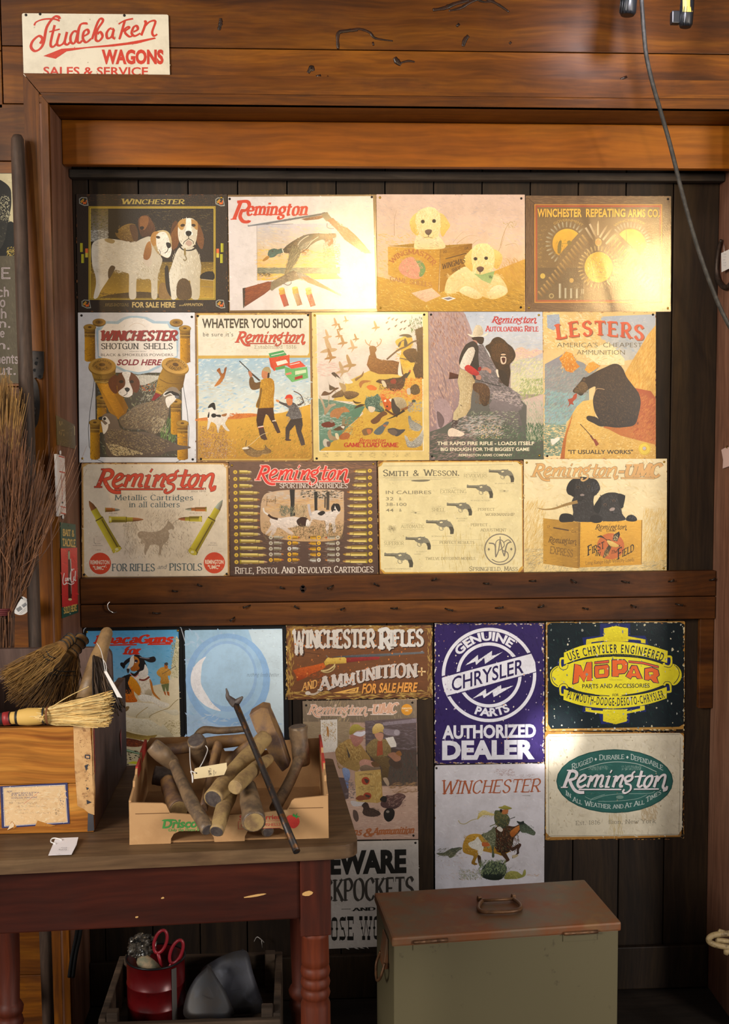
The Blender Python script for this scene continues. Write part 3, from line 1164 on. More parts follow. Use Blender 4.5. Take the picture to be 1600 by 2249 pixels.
tag(b.build('wire_hook', plain('bright_steel', 'b8b4b0', 0.3, 1.0), origin=p), 'curved bright steel hook at the left end of the door rail', 'hook')
b = MB()
p = at(665, 1293, YR)
for k in range(3):
 b.lathe(p + Vector((0, 0.002, 0.006 * (k - 1))), p + Vector((0, -0.0008, 0.006 * (k - 1))), [(0, 0.010 - abs(k - 1) * 0.004), (1, 0.009 - abs(k - 1) * 0.004)], 12, 0.3, k)
b.build('knot', M_RESIN, door)
# ------------------------------------------------------------------ the tin signs
def sign(label, quad, win, Y, base, rect, mat=(0.4, 0.25, 0.12), rim=None, group='tin signs on the old door', corner=0.005):
 mt = print_mat(*mat)
 o = panel('tin_sign', quad, Y, base, mt, rim=rim, corner=corner)
 tag(o, label, 'sign', group or None)
 return o, Art(win[0], win[1], win[2], Y, rect), mt


YS = -0.0045
K34, K27, K33 = 1600 / 340, 1600 / 270, 1600 / 330
GLOSS = (0.36, 0.16, 0.10, 0.9, 0.05)
SATIN = (0.42, 0.12, 0.10, 0.06)

# ---- row one
o, a, mt = sign('dark framed tin sign with four hounds, first in the top row', [(167, 426), (498.6, 427.4), (501, 685.6), (171.4, 685.6)], (165, 420, K34), YS, '2a1f18', (12, 32, 1566, 1246), (0.45, 0.3, 0.15), rim='5a3418', corner=0.003)
a.draw('''
F 5a3a20,4a2e1a,6a4628 90 60 6 0 12 60 34 1560 150
F 3a2a20,4a382c 120 50 5 -30 10 1452 170 1560 1110
F 4a3020,5a3c24 60 60 6 10 12 230 1130 1560 1240
R b89a30 138 155 1450 1122
R 40300f 146 163 1442 1114
R c8aa3c 150 167 1438 1110
R 2c2118 162 178 1430 1104
R 6e5a34>8a8a84:90 164 182 340 520
F 4a4424,8a7840,5e5a30 60 50 14 0 20 164 182 340 400
F c0c0bc,a8a49c,d0ccc4 50 50 12 0 20 164 400 345 520
R 241a14 345 180 1000 520
F 3c3020,4c3c24,5a4c2c 60 70 14 0 25 740 190 1420 420
R 6a5420>b08c30:90 164 730 1430 1104
F b08c34,c8a23c,967526,d0b050,7a5c20 420 46 8 0 30 164 740 1430 1100
B 4a381c>5a4420 250 1100 420 1060 700 1040 900 1070 900 1104 250 1104
F 3c2c18,4a3a20,6a5428 80 60 8 0 15 230 1050 900 1104
B 6a4020>4a2a16 650 300 690 255 740 250 785 290 830 400 770 460 690 470 660 400
B 8c5a2c 672 270 712 258 756 268 752 340 712 400 668 370
B 1e1410 668 372 690 362 712 372 700 396 680 396
B 8a6a2a>6a4a1c 420 420 490 360 560 335 620 350 640 440 630 520 540 520 470 500 425 460
F a88640,7a5a24,b89a50 60 40 7 20 40 440 360 620 510
B 5a3a1c 560 360 620 350 650 430 640 520 600 500
B 201610 416 410 440 400 446 424 428 434
B 5a3416>3a2010 1010 330 1050 310 1060 420 1062 560 1010 620 985 520 985 420
B ddd6c4>b8ab90:0 1000 760 1060 600 1150 560 1250 600 1300 760 1290 900 1280 1104 1200 1104 1190 1000 1180 920 1090 1000 1050 1104 990 1104 960 900
F c8bca0,efe8d8,a89878 120 60 8 80 20 1000 620 1290 900
B 5a4428 1060 940 1130 900 1190 960 1195 1104 1056 1104
B 8a6a3a 870 970 920 945 960 1010 990 1104 870 1104
B 2a2016 925 800 960 780 975 960 990 1090 940 1000
B 8a5a24>6a3c18 1090 300 1040 360 990 450 985 540 1010 600 1060 560 1090 420
B 6e4420 1240 300 1300 380 1330 500 1310 600 1262 540 1240 420
B e2dac6>c8bca2:0 1090 300 1150 280 1210 282 1262 330 1262 430 1240 540 1190 578 1120 570 1070 500 1062 380
B b88c4c 1062 330 1100 290 1150 290 1140 340 1110 400 1070 380
B b08448 1200 290 1262 320 1262 400 1230 380 1200 340
B f2ece0 1146 290 1196 290 1200 400 1215 450 1130 450 1146 380
E 3a2a1c 1110 352 24 15 -8
E 3a2a1c 1222 352 22 15 8
B 1c1614 1142 420 1170 408 1200 420 1196 450 1170 466 1146 450
L 7 3a2a20 1170 466 1170 490 1130 520 1116 545
L 7 3a2a20 1170 490 1215 515 1222 545
B b89a88 1140 540 1170 505 1210 535 1180 570
B 241c16 1070 545 1120 600 1200 602 1262 560 1262 585 1200 615 1120 612 1068 570
L 20 8a7440 1132 590 1134 660
L 12 8a7a58 1132 660 1150 700 1130 716 1118 700
B e4dccc>c4b8a0:0 172 560 240 500 330 490 470 505 600 530 690 490 780 470 860 560 880 660 900 720 860 850 850 960 846 1100 790 1100 780 920 700 912 640 900 630 1000 626 1104 560 1104 556 940 550 850 480 830 400 820 330 930 270 1020 230 1100 190 1100 215 960 205 860 176 760
F f0eadc,d0c4ac,c4b498,e8dec8 260 70 10 10 30 200 520 700 860
B a89060 300 500 350 488 410 510 390 540 340 530
B 5a4630 340 830 370 770 410 780 405 815 350 905
F b0a080,988660,d8ceb8 90 50 7 60 20 640 740 880 920
B c8b080>a88c5c 780 470 830 420 900 402 960 420 990 480 998 560 990 640 960 690 900 670 850 640 800 560
B b4803c 800 430 850 415 872 450 850 500 830 560 800 560 776 500
B ece4d4 850 440 920 420 960 470 980 540 996 600 980 670 940 686 880 650 850 590 836 520
B b07838>8a5424:90 775 520 740 540 715 610 705 690 740 712 775 680 790 600
E 3a2c20 856 476 22 14 10
B 1c1614 938 540 960 528 988 545 985 580 955 586
L 8 4a3830 962 586 950 620 925 640
L 6 4a3830 862 600 880 630 870 660
B c8b8a4 700 700 740 712 780 690 792 740 760 780 720 750
B 1e1814 1300 860 1360 830 1428 836 1428 915 1300 908
L 7 b8a078 1302 910 1428 922
L 5 8a7450 1302 985 1428 990
''')
for x, y, r in ((86, 108, 0), (1494, 112, 0), (112, 1168, 1), (1498, 1168, 1)):
 a.draw(f'''
P 9a9a90 {x - 46} {y - 30} {x - 20} {y - 48} {x + 36} {y - 44} {x + 52} {y + 40} {x + 10} {y + 44} {x - 44} {y + 20}
P 2e2824 {x - 38} {y - 26} {x - 16} {y - 40} {x + 30} {y - 36} {x + 42} {y + 30} {x + 8} {y + 34} {x - 36} {y + 14}
L 7 d8a830 {x - 30} {y} {x} {y - 30}
L 7 d8a830 {x - 26} {y + 12} {x + 6} {y - 20}
L 9 e06a20 {x - 10} {y - 10} {x + 4} {y + 24} {x + 10} {y + 4} {x + 22} {y + 22} {x + 30} {y - 16}''')
for x, y, c in ((66, 582, 'c8c428>8a8418:0'), (78, 696, 'c8c428>8a8418:0'), (1518, 584, 'c8c428>8a8418:0'), (1512, 696, 'c8c428>8a8418:0'), (118, 620, 'e06a30'), (1472, 622, 'e06a30')):
 a.draw(f'R {c} {x - 14} {y - 46 if c[0] == "c" else y - 28} {x + 14} {y + 46 if c[0] == "c" else y + 18}')
 if c[0] != 'c':
  a.draw(f'R c8b840 {x - 14} {y + 18} {x + 14} {y + 64}')
a.text('WINCHESTER', 478, 132, 1120, 56, 'b8a04c', 'serif', T=2.0, t=0.8, it=0.15, small=0.8) if False else a.text('WINCHESTER', 478, 132, 1120, 54, 'b8a04c', 'serif', T=2.0, t=0.8, it=0.15, sm=0.85)
a.text('RIFLES-SHOTGUNS', 310, 1190, 550, 34, '8a7648', 'sans', it=0.2)
a.text('FOR SALE HERE', 588, 1200, 1034, 56, 'cbb070', 'sans', wt=0.03)
a.text('and', 1072, 1186, 1114, 18, 'cbb070', 'sans', it=0.3)
a.text('AMMUNITION', 1118, 1186, 1316, 30, 'cbb070', 'sans', it=0.2)
a.wear(['5a3418', '7a4a20', '3a2214'], 70, 10, 9)
a.build(o, mt)
tacks(o, [(486, 434)], YS)

o, a, mt = sign('white tin sign with a flying mallard between two shotguns', [(500, 428), (825.4, 427.4), (827.6, 684.5), (502.4, 685.6)], (495, 420, K34), YS, '7a5c34', (24, 34, 1560, 1240), GLOSS, corner=0.002)
a.draw('''
P dcd4d4>e2dad0:0 26 58 1522 50 1556 1215 46 1232
F d0c8cc,e4dedc,d8d0cc 220 90 16 10 30 40 70 1530 1210
P c4c2cc>e8b838:90 322 345 1090 332 1150 860 1200 905 328 922
F e8c048,e0a838,f0d480,d8b8a0 160 110 12 3 6 330 600 1180 790
F c8c8d4,dcd0b8,e4c89c 110 120 14 8 10 330 360 1080 580
R 6e7260>948c70:0 330 790 1180 850
F 8a8c7c,b0a888,5e6450,d0c098 120 90 7 3 6 330 790 1180 860
F 3e4030,6a5c44 30 60 10 5 10 330 840 470 880
F d8b890,c0a080,e8d4c0 60 90 9 -5 8 330 870 900 918
L 4 6e6a68 322 345 700 338
L 3 8a8684 322 345 328 922
B 3c2c18>6a5638:0 596 600 660 540 740 490 830 450 930 436 1050 440 1130 436 1140 470 1080 500 1040 520 1000 500 940 520 880 560 830 610 770 640 680 640 610 636
F 8a7450,5a4830,a08a64 80 60 7 -30 15 620 600 660 560 740 500 860 460 860 560 780 630 680 635
B 4a4236>6e6450 800 460 900 450 880 500 830 540 760 560 740 540
L 8 c8c0ac 746 560 770 520 820 480 860 460
L 7 d8d0bc 760 630 830 590 890 520 960 470
F 98907c,5e5644,b8b098 90 80 6 -40 14 740 570 900 500 800 620 720 640
B 5a5038>8a7c58 700 560 770 600 770 650 740 720 690 790 640 850 605 856 630 780 650 690 660 620
F a4966c,463c28,c4b88c,6e6244 140 90 6 118 14 690 560 770 620 740 720 660 820 610 850 650 680
B 1c4a44>245a5c 436 650 452 610 500 592 540 600 590 590 600 630 540 650 500 680 450 684
F 2e6e64,12302e,3e8478 40 40 6 -15 20 445 600 590 676
L 9 dcd8cc 584 592 600 640
B a8762c 382 716 420 676 452 672 440 700 400 722
E 101010 488 620 7 7
L 30 a8623a 1080 470 1100 520 1060 560
F c89060,a07048,8a5c38 50 50 8 70 30 1030 440 1140 540
F b8764c,c89468,dca878 120 46 9 0 70 1010 540 1180 740
F b07a44,98683c 16 50 10 0 30 780 600 860 660
P 2c2c30>80848c:90 228 350 1030 216 1040 240 800 278 430 342 232 366
L 5 c4c8cc 240 350 1000 224
P 6a3c1e>8a5428:0 780 288 870 268 1000 250 1040 260 960 290 830 302
P 6e6450>8a7a58 985 236 1050 214 1082 260 1110 290 1100 320 1040 310 1010 276
P 8a5c34>b87c44:0 1050 300 1110 274 1180 350 1260 380 1350 460 1440 560 1500 640 1440 640 1330 570 1230 500 1150 400 1090 340
F a8764a,c89460,8a5c34,d8b080 160 60 8 45 15 1110 290 1260 380 1480 620 1420 640 1230 490 1120 360
L 8 6a6660 1050 330 1050 370 1080 385 1120 385
P 2a1a12 176 1002 206 996 208 1110 192 1205 182 1205
P 8a3c18>6a2a10:90 206 998 440 932 490 940 600 880 680 865 690 910 560 930 500 985 400 1065 196 1196
F 9a4c20,7a3414,a85c2c 90 90 7 -18 8 210 1000 470 940 600 890 590 910 400 1050 206 1170
P 6a5a44>8a7a60 470 940 620 858 700 818 790 860 770 900 700 925 640 935 520 1000 480 1030 462 1020
F a89878,54483a,c8b898 70 34 6 -20 40 500 930 700 830 780 870 700 920 560 950
L 7 6a6660 600 950 640 972 676 955 676 935
P 7c766c>b8b0a0:0 730 838 800 850 930 920 1090 1010 1200 1070 1190 1085 1040 1015 900 960 760 900
P a8623c>c88a5c:0 770 880 860 890 960 940 1100 1020 1180 1080 1080 1030 960 985 850 945
''')
for x, y, c in ((552, 1000, 'c83a28'), (690, 990, 'b0a070'), (828, 1000, 'c85a38')):
 a.draw(f'P {c}>7a2418:0 {x} {y + 50} {x + 58} {y + 40} {x + 104} {y + 180} {x + 50} {y + 196}\nP d8a838>a87a20:0 {x - 4} {y + 10} {x + 54} {y} {x + 66} {y + 60} {x + 10} {y + 74}\nE e8c050 {x + 26} {y + 8} 30 13 -10')
a.draw('R b0a070 0 0 1 1')
qs = []
for w_, pts in ((44, [(88, 290), (160, 106)]), (40, [(120, 112), (220, 106), (246, 150), (210, 196), (160, 200)]), (40, [(170, 196), (150, 260), (180, 310), (236, 316), (246, 300)]), (14, [(52, 290), (116, 288)])):
 qs += [[tuple(p) for p in q] for q in ribbon(catmull([Vector(p) for p in pts], 5), lambda a_, t_: w_ * (0.6 + 0.4 * abs(math.sin(a_ + 0.5))))]
a.many(qs, 'd03a20')
a.text('emington', 212, 248, 836, 128 / 0.98, 'd03a20', 'serif', T=2.4, t=1.0, it=0.25)
a.specks(['fffbe8', 'f0e0b0'], 200, 3, (700, 60, 1550, 1230))
a.wear(['8a6a38', 'a8884a', '6a4c28'], 50, 6, 6)
a.build(o, mt)
tacks(o, [(504, 437), (816, 433)], YS, True)

o, a, mt = sign('tin sign with two pale golden puppies and a wooden shell crate', [(826, 426.8), (1151.5, 427.4), (1153, 684), (828.5, 684)], (820, 420, K34), YS, 'd6b6a8', (30, 36, 1564, 1242), (0.38, 0.25, 0.10, 0.22), rim='2a1c12', corner=0.002)
a.draw('''
P d8bcae>dcb67c:90 30 36 1562 36 1566 1242 38 1242
F d8bca8,d0b4ac,e0c4ac,c8b0a8 260 120 18 10 40 40 40 1550 560
F d8b078,e0b868,d0a868 160 90 14 20 40 40 440 420 1200
P d0a040>b08420:90 36 880 700 1040 1566 700 1566 1242 38 1242
F d8a838,c08c24,e0bc50,a8781c,e8cc70 520 90 7 20 30 40 900 1560 1236
F c08c40,d8ac50,b88030 120 110 6 60 25 1290 700 1560 960
F a07820,6a4c14,c89c38 160 90 6 10 25 1050 1050 1560 1236
T 6 b08c6c 215 460 214 300 240 190
T 6 c0a080 820 530 880 460 930 420 960 440
T 6 b89468 860 540 980 460 1100 470
T 5 b89870 1010 560 1080 500 1120 520
T 7 b09060 1310 560 1350 420 1400 330 1440 320
F a89058,c8b078 30 40 7 0 60 1330 310 1480 380
T 5 b09068 1360 560 1460 540 1500 600
T 5 b09068 1290 620 1340 500 1360 380
P b08428>8a6418 150 568 420 540 720 560 1016 540 690 596
P cc9c38>b88424:0 148 572 690 598 664 1040 600 1010 155 790
P cc9c38>b88424:0 148 572 690 598 668 1040 400 1000 150 860
P a8761c>8a5c14:0 690 598 1018 540 1010 760 900 960 680 1050
F d8ac48,b88424,e0b858,a87820 180 90 6 3 6 155 600 680 960
F b88828,94681a,c89838 120 80 6 -12 6 700 600 1000 900
L 4 6a4414 690 600 668 1040
L 8 4a2c10 742 700 960 640
B d89078 270 760 320 700 400 680 440 720 500 740 530 800 510 870 460 905 380 900 300 860 260 810
B 6a8a50 440 720 500 730 536 800 510 870 470 880 480 800
F c88060,e0a080,8a9a58 70 36 10 0 80 280 700 510 890
B ecd8b4>e4c88c 420 590 430 500 460 450 520 440 650 450 720 520 740 580 660 600 500 600
B e8c878>d8b050 372 320 400 260 450 220 490 230 480 330 470 430 450 462 400 420 380 370
B e8c878>d8b050 660 230 720 240 770 310 790 360 750 420 715 470 690 430 680 330
B f0dca8>e8cc88 430 300 460 210 540 168 620 170 680 230 690 330 680 420 640 480 580 492 520 482 470 430 445 360
F f6e8c4,e8d094,dcbc74 200 50 10 90 60 440 190 690 480
E 4a3a2a 508 314 20 20
E 4a3a2a 624 308 20 20
E 2a2620 508 316 11 12
E 2a2620 624 310 11 12
B 6a5044>4a3630 530 410 560 394 600 400 596 430 570 454 540 440
L 8 6a5040 568 454 565 474
L 6 9a7c54 520 480 565 474 610 482
B ecd49c>dcb870 740 980 770 900 850 830 940 780 1010 800 1100 880 1240 860 1320 900 1380 1000 1370 1060 1290 1100 1200 1110 1100 1080 1110 1100 1050 1112 950 1080 880 1040 820 1060 740 1050
F f0dcb0,e0c080,d8b468 200 70 10 30 40 760 860 1340 1080
B e8c878>d4aa4c 930 700 970 640 1040 580 1060 640 1040 760 1020 830 980 800 940 760
B e8c878>d4aa4c 1220 600 1290 620 1330 680 1310 760 1270 806 1230 760 1200 680
B f0d898>e4c47c 1010 660 1040 570 1110 540 1190 552 1240 620 1250 720 1230 800 1180 850 1100 862 1040 830 1020 760
F f6e6c0,e4c888,d8b46c 200 46 9 90 60 1020 570 1240 850
E 4a3a2a 1052 698 20 18
E 4a3a2a 1162 692 20 18
E 1e1a18 1054 700 11 12
E 1e1a18 1162 694 11 12
B 6a4a3c>4a3028 1064 792 1100 776 1138 790 1130 822 1100 838 1074 820
L 8 5a4030 1100 838 1098 856
P 8aa464>a8bc78 1036 850 1110 862 1250 824 1230 900 1205 956 1120 920
B f0dcb0>dcbc78 890 1020 950 980 1040 1010 1110 1070 1112 1100 1050 1115 960 1080 900 1050
B f0dcb0>dcbc78 1180 1080 1220 1000 1300 970 1370 1000 1380 1050 1300 1100 1210 1116
L 5 c09a58 1060 1080 1064 1105
L 5 c09a58 1036 1076 1040 1105
L 5 c09a58 1210 1082 1212 1106
B e8c88c 740 1000 800 930 900 930 980 920 900 980 830 1030 780 1060
P e0b89c>d8a888 388 1052 600 1000 694 1080 540 1146 470 1110
P e4d8d0 694 1104 780 1086 850 1108 770 1136
P 7a7480 720 1108 785 1096 820 1108 765 1124
''')
a.text('WINGMASTER', 0, 0, 0, 50, 'a8642c', 'serif', T=2, t=1.0, arc=(395, 900, 250, -52, 58))
a.text('20', 716, 640, 756, 26, '4a2c10', 'sans', y1=634)
a.text('GA', 938, 606, 978, 26, '4a2c10', 'sans', y1=596)
a.text('WINGMAS', 708, 806, 944, 52, '4a2c10', 'serif', y1=740, T=2.0, t=0.9, it=0.1)
a.text('SHOT', 806, 838, 900, 36, '5a3814', 'serif', y1=806, T=2, t=0.9)
a.text('GAME SHELLS', 170, 925, 600, 44, 'a8703c', 'serif', y1=990, T=1.8, t=0.8)
a.text('WH', 1190, 900, 1222, 34, '2a3a20', 'sans', y1=908, wt=0.02)
a.specks(['f4e4a8', 'ecd48c'], 260, 3, (40, 560, 700, 1230))
a.wear(['b89048', '8a6428'], 20, 5, 5)
a.build(o, mt)
tacks(o, [(834, 434), (835, 676)], YS)
tacks(o, [(1144, 436), (1143, 675)], YS, True)

o, a, mt = sign('wood-grain framed brown tin sign with a fan-shaped board of cartridges', [(1153.5, 429.6), (1473, 431), (1472, 684.5), (1154, 684.5)], (1145, 420, K34), YS, '6a4c30', (42, 48, 1542, 1244), GLOSS, rim='4a3018', corner=0.002)
a.draw('''
F 8a6844,5a3e26,7a5a3a,9a7850 260 150 5 2 5 44 50 1540 130
F 8a6844,5a3e26,7a5a3a,9a7850 260 150 5 2 5 44 1150 1540 1240
F 8a6844,5a3e26,7a5a3a 200 150 5 90 5 46 60 130 1230
F 8a6844,5a3e26,7a5a3a 200 150 5 90 5 1448 60 1540 1230
L 4 3a2818 70 75 135 130
R d8902c 132 135 1450 1152
R 8a5a28 140 142 1442 1144
R a84a28 146 148 1436 1138
R 7a5e34 160 165 1424 1126
F 86683a,705430,8e7044 240 60 14 0 40 162 170 1420 1124
R 6a5230 165 790 640 1120
F 5a4a2c,746038 60 60 14 0 30 168 800 630 1118
''')
# two half-moon pictures, one round picture
import itertools
for cx, cy, r, s0, s1 in ((470, 540, 152, 38, 218), (1125, 540, 152, 142, 322)):
 if s0 == 38:
  pts = [(cx + r * math.cos(math.radians(t)), cy + r * 1.0 * math.sin(math.radians(t))) for t in range(126, 322, 8)]
 else:
  pts = [(cx + r * math.cos(math.radians(t)), cy + r * math.sin(math.radians(t))) for t in range(218, 414, 8)]
 a.put(pts, 'e0b030>c89018:90')
a.draw('''
F 8a7020,a88828 14 50 10 90 40 360 500 450 640
B 7a6420 380 530 410 510 410 560 400 640 370 630
B 7a6420 470 520 500 510 515 545 480 560
L 5 8a7020 400 540 490 540
T 6 a88820 340 640 390 660 410 680
E d8ac38 795 785 145 158
F c89828,e0bc50,b08420 60 70 8 85 12 680 650 780 930
F a07c28 20 60 12 20 40 700 700 900 900
L 4 8a6a20 1080 400 1084 520
''')


def shell(cx, cy, ang, ln_, wd, col='b0a484>7a6440:0'):
 ca, sa = math.cos(ang), math.sin(ang)
 q = [(-0.5, -0.5), (0.25, -0.5), (0.32, -0.36), (0.5, -0.1), (0.5, 0.1), (0.32, 0.36), (0.25, 0.5), (-0.5, 0.5)]
 a.put([(cx + u * ln_ * ca - v * wd * sa, cy + u * ln_ * sa + v * wd * ca) for u, v in q], col)


for i in range(17):
 t = math.radians(125 + i * 12)
 shell(470 + 196 * math.cos(t), 540 + 200 * math.sin(t), t, 62, 17)
for i in range(15):
 t = math.radians(222 + i * 10)
 shell(1125 + 196 * math.cos(t), 540 + 196 * math.sin(t), t, 58, 16)
for i in range(32):
 t = math.radians(i * 11.25)
 shell(795 + 188 * math.cos(t), 785 + 200 * math.sin(t), t, 54, 15, 'c8a868>8a6c3c:0')
for i in range(17):
 u = i / 16
 x, y = 195 + 470 * u, 1065 - 560 * u
 shell(x, y, math.radians(52), 80 + 60 * u, 18, 'b08c50>6a4a20:90')
 shell(1590 - x, y, math.radians(128), 80 + 60 * u, 18, 'c8a060>8a6430:90')
for i, (x, y, t) in enumerate([(700, 440, 58), (735, 405, 64), (790, 380, 90), (845, 415, -58), (885, 445, -52), (920, 490, -48)]):
 shell(x, y, math.radians(t if t != 90 else -90), 150, 20, 'd0b890>9a7c4c:0')
a.draw('''
E c89c4c 792 528 34 40
E b0803c 792 528 26 30
E c8a848 217 876 26 28
E c0984c 515 922 22 24
E a8905c 307 1082 26 26
E 6a542c 307 1082 16 16
R c8c0a8>8a7c5c:0 385 955 408 1105
R c8c0a8>8a7c5c:0 444 1000 464 1108
R c8c0a8>8a7c5c:0 502 1003 522 1106
R c8c0a8>8a7c5c:0 562 1010 582 1106
R b0a080 614 1010 624 1060
R b0a080 632 1010 642 1060
''')
for i in range(10):
 a.draw(f'F b08c3c,c8a050 5 26 4 0 2 {168} {350 + i * 46} {270 - (i % 4) * 20} {372 + i * 46}')
a.text('GOVERNMENT', 0, 0, 0, 26, 'b89448', 'sans', arc=(470, 560, 250, -32, 38))
a.text('WINCHESTER', 0, 0, 0, 26, 'c8a458', 'sans', arc=(1125, 560, 250, -40, 34))
a.text('WINCHESTER', 162, 264, 622, 84, 'e8b440', 'sans', wt=0.035, sh='3a2410', track=1.05)
a.text('REPEATING', 664, 264, 1072, 84, 'e8b440', 'sans', wt=0.035, sh='3a2410', track=1.05)
a.text('ARMS CO.', 1096, 266, 1424, 82, 'e8b440', 'sans', wt=0.035, sh='3a2410', track=1.05)
a.specks(['f0d080', 'fff0c0'], 300, 3, (760, 500, 1530, 1230))
a.build(o, mt)
tacks(o, [(1161, 676), (1466, 677)], YS)
tacks(o, [(1466, 437)], YS, True)
# ---- row two
o, a, mt = sign('white tin sign of shotgun shells, a spaniel and two quail, first in the second row', [(171, 686.4), (427.4, 686.4), (430.8, 1015), (174.3, 1015.8)], (165, 680, K27), YS, 'd8d8dc', (34, 38, 1576, 1990), SATIN, corner=0.001)
a.draw('''
L 6 3a4048 250 900 256 1935 1400 1945 1392 880
P 4a4438 262 820 1385 820 1392 1925 268 1920
F 5a6a3c,8a8a60,3a4a38,a89c78,6a7a8a,c8c0a0 260 90 14 60 50 270 830 1380 1900
F 7aa050,4a7a3c,98b868 70 160 9 100 15 1100 1400 1300 1720
F c8c0a8,a8a088,e0d8c8,6a7a68 90 80 8 -40 40 860 860 1080 1180
F b04030,d8a030 14 40 24 0 50 860 960 1040 1060
B c8c4b8 1060 860 1080 900 900 980 800 960 780 860
P a8c0d0 300 620 272 300 276 240 330 215 356 180 400 150 540 152 620 105 700 82 800 80 930 96 1040 150 1220 150 1250 210 1345 235 1350 300 1330 620 1080 760 960 820 820 845 640 810 480 730
P f0e8e0 305 600 302 270 340 262 372 215 410 182 560 188 640 130 720 108 800 106 900 120 1010 180 1200 186 1225 240 1310 262 1322 600 1060 735 950 790 820 815 660 785 520 720
F ece0d8,f4ece4 40 120 20 0 30 420 210 1200 560
L 3 c8a888 700 225 760 185 820 178 880 200 910 230
''')
for x0, y0, x1, y1, hw in ((110, 190, 270, 680, 0), (1350, 205, 1505, 700, 0), (272, 1110, 420, 1600, 0), (182, 1430, 330, 1955, 0), (1230, 1160, 1385, 1630, 0), (1315, 1440, 1475, 1960, 0)):
 w_ = x1 - x0
 a.draw(f'''
P d89c18>7a5008:0 {x0 + 14} {y0 + 130} {x1 - 12} {y0 + 130} {x1 - 8} {y1 - 20} {x1 - 50} {y1 - 2} {x0 + 40} {y1 - 2} {x0 + 14} {y1 - 20}
P a87c24>5a3c10:0 {x0 + 8} {y0 + 36} {x1 - 8} {y0 + 36} {x1 - 12} {y0 + 170} {x0 + 14} {y0 + 170}
L 6 4a3010 {x0 + 12} {y0 + 110} {x1 - 12} {y0 + 112}
L 6 c8a048 {x0 + 12} {y0 + 130} {x1 - 12} {y0 + 132}
E 8a6820 {(x0 + x1) / 2} {y0 + 42} {w_ / 2 + 2} 44
E a88030 {(x0 + x1) / 2} {y0 + 36} {w_ / 2 - 6} 34
E 5a3c14 {(x0 + x1) / 2} {y0 + 38} 24 12''')
for x, y in ((312, 162), (1316, 166)):
 a.draw(f'E 6a4c14 {x} {y + 8} 86 52\nE a07830 {x} {y} 86 46\nE 7a5820 {x} {y} 50 26\nE 4a3010 {x} {y} 16 9')
a.draw('''
P c88c18>8a5c0c:0 270 940 500 900 690 1270 650 1380 560 1430 440 1330
P e0a020>a87010:0 300 960 420 940 640 1330 560 1430
P b08830>6a4a14:0 200 780 528 740 520 880 480 960 270 960 240 900
L 7 5a3c10 240 905 400 912 500 880
L 7 dcb860 250 935 400 945 500 905
E 8a6418 352 752 180 108 0
E c09440 352 736 178 106 0
E a87c30 352 732 130 74 0
E 6a4818 350 716 40 22
P b88c2c>5a3c0c:0 1080 890 1170 690 1440 800 1400 1010 1330 1080 1240 1020 1110 1120 1040 1090
P 8a2028 1046 1080 1120 1110 1020 1190 990 1180
L 8 6a4818 1094 900 1220 960 1400 960
L 8 dcb858 1050 1050 1130 1095
E 8a6418 1300 746 182 106 14
E c49848 1300 730 178 100 14
E a87c30 1302 726 126 70 14
E 5a3c14 1306 716 40 24 14
B 6a3418 430 960 450 900 520 850 560 900 540 1000 550 1080 510 1090 460 1040
B 6a3418 740 830 800 870 840 950 820 1060 780 1080 730 1010 730 900
B 6a3a1c 540 890 580 830 640 812 740 820 800 900 790 1000 750 1100 700 1140 620 1130 560 1080 546 980
B efe8e0 612 820 720 818 700 920 745 1040 740 1110 680 1142 600 1120 562 1070 640 1000 650 920
E 2e1c14 600 938 30 20
E 2e1c14 736 938 26 20
B 2c3034 642 1030 676 1012 710 1030 700 1060 672 1072
L 8 3a3030 672 1072 670 1100 630 1120
B 8a7a68>6a5a48 570 1420 660 1350 760 1270 900 1210 1020 1200 1110 1150 1170 1060 1240 1010 1320 1020 1360 1100 1310 1160 1240 1230 1220 1320 1200 1420 1140 1520 1060 1620 1000 1620 880 1560 740 1560 620 1530
F 5a4a3c,a8946c,3a302c,c8b890,8a6a4a 420 50 16 -35 30 600 1420 760 1290 920 1215 1110 1160 1220 1250 1190 1420 1090 1580 900 1550 650 1530
F d8ccb0,b8a47c 80 60 9 -60 15 1000 1400 1180 1600
B e8e0d4 1180 1150 1250 1120 1320 1130 1300 1180 1240 1240 1210 1280 1180 1220
B e4ded4 1150 1090 1210 1060 1290 1080 1330 1120 1290 1130 1230 1100 1160 1130
B 2a2422 1160 1100 1230 1060 1340 1090 1350 1130 1280 1115 1240 1085 1180 1110
E 2a2422 1262 1076 20 16
B 6a6a70 1300 1120 1350 1126 1330 1156 1300 1145
B 7a6a5c>5a4a40 340 1420 380 1360 450 1350 530 1390 560 1460 600 1550 760 1590 900 1590 1060 1640 1220 1710 1340 1760 1480 1780 1490 1805 1330 1830 1200 1850 1100 1900 900 1920 600 1920 420 1900 400 1780 380 1640 400 1540
F 5a4c3c,3a302a,9a8660,b8a47c,7a6448 520 50 18 25 35 420 1560 620 1560 1000 1640 1240 1740 1150 1860 800 1900 480 1890 400 1740
F d8c8a0,c0a878 160 46 16 20 30 400 1740 560 1760 900 1880 500 1905
F 3a302c,6a5a4a 40 80 8 14 8 900 1640 1440 1790
B e8e0d4 336 1450 390 1500 430 1480 420 1560 370 1620 352 1540
B e4ded4 340 1420 400 1390 450 1460 440 1490 390 1450
E 1c1816 382 1420 20 20
B 3a3a38 300 1408 350 1390 350 1430 320 1440
''')
a.text('WINCHESTER', 322, 396, 1300, 122, '9a2c30', 'serif', T=2.9, t=1.1, it=0.3, sh='5a4a44', sm=0.97)
a.text('SHOTGUN', 338, 512, 822, 72, '3c3838', 'serif', T=1.7, t=0.9)
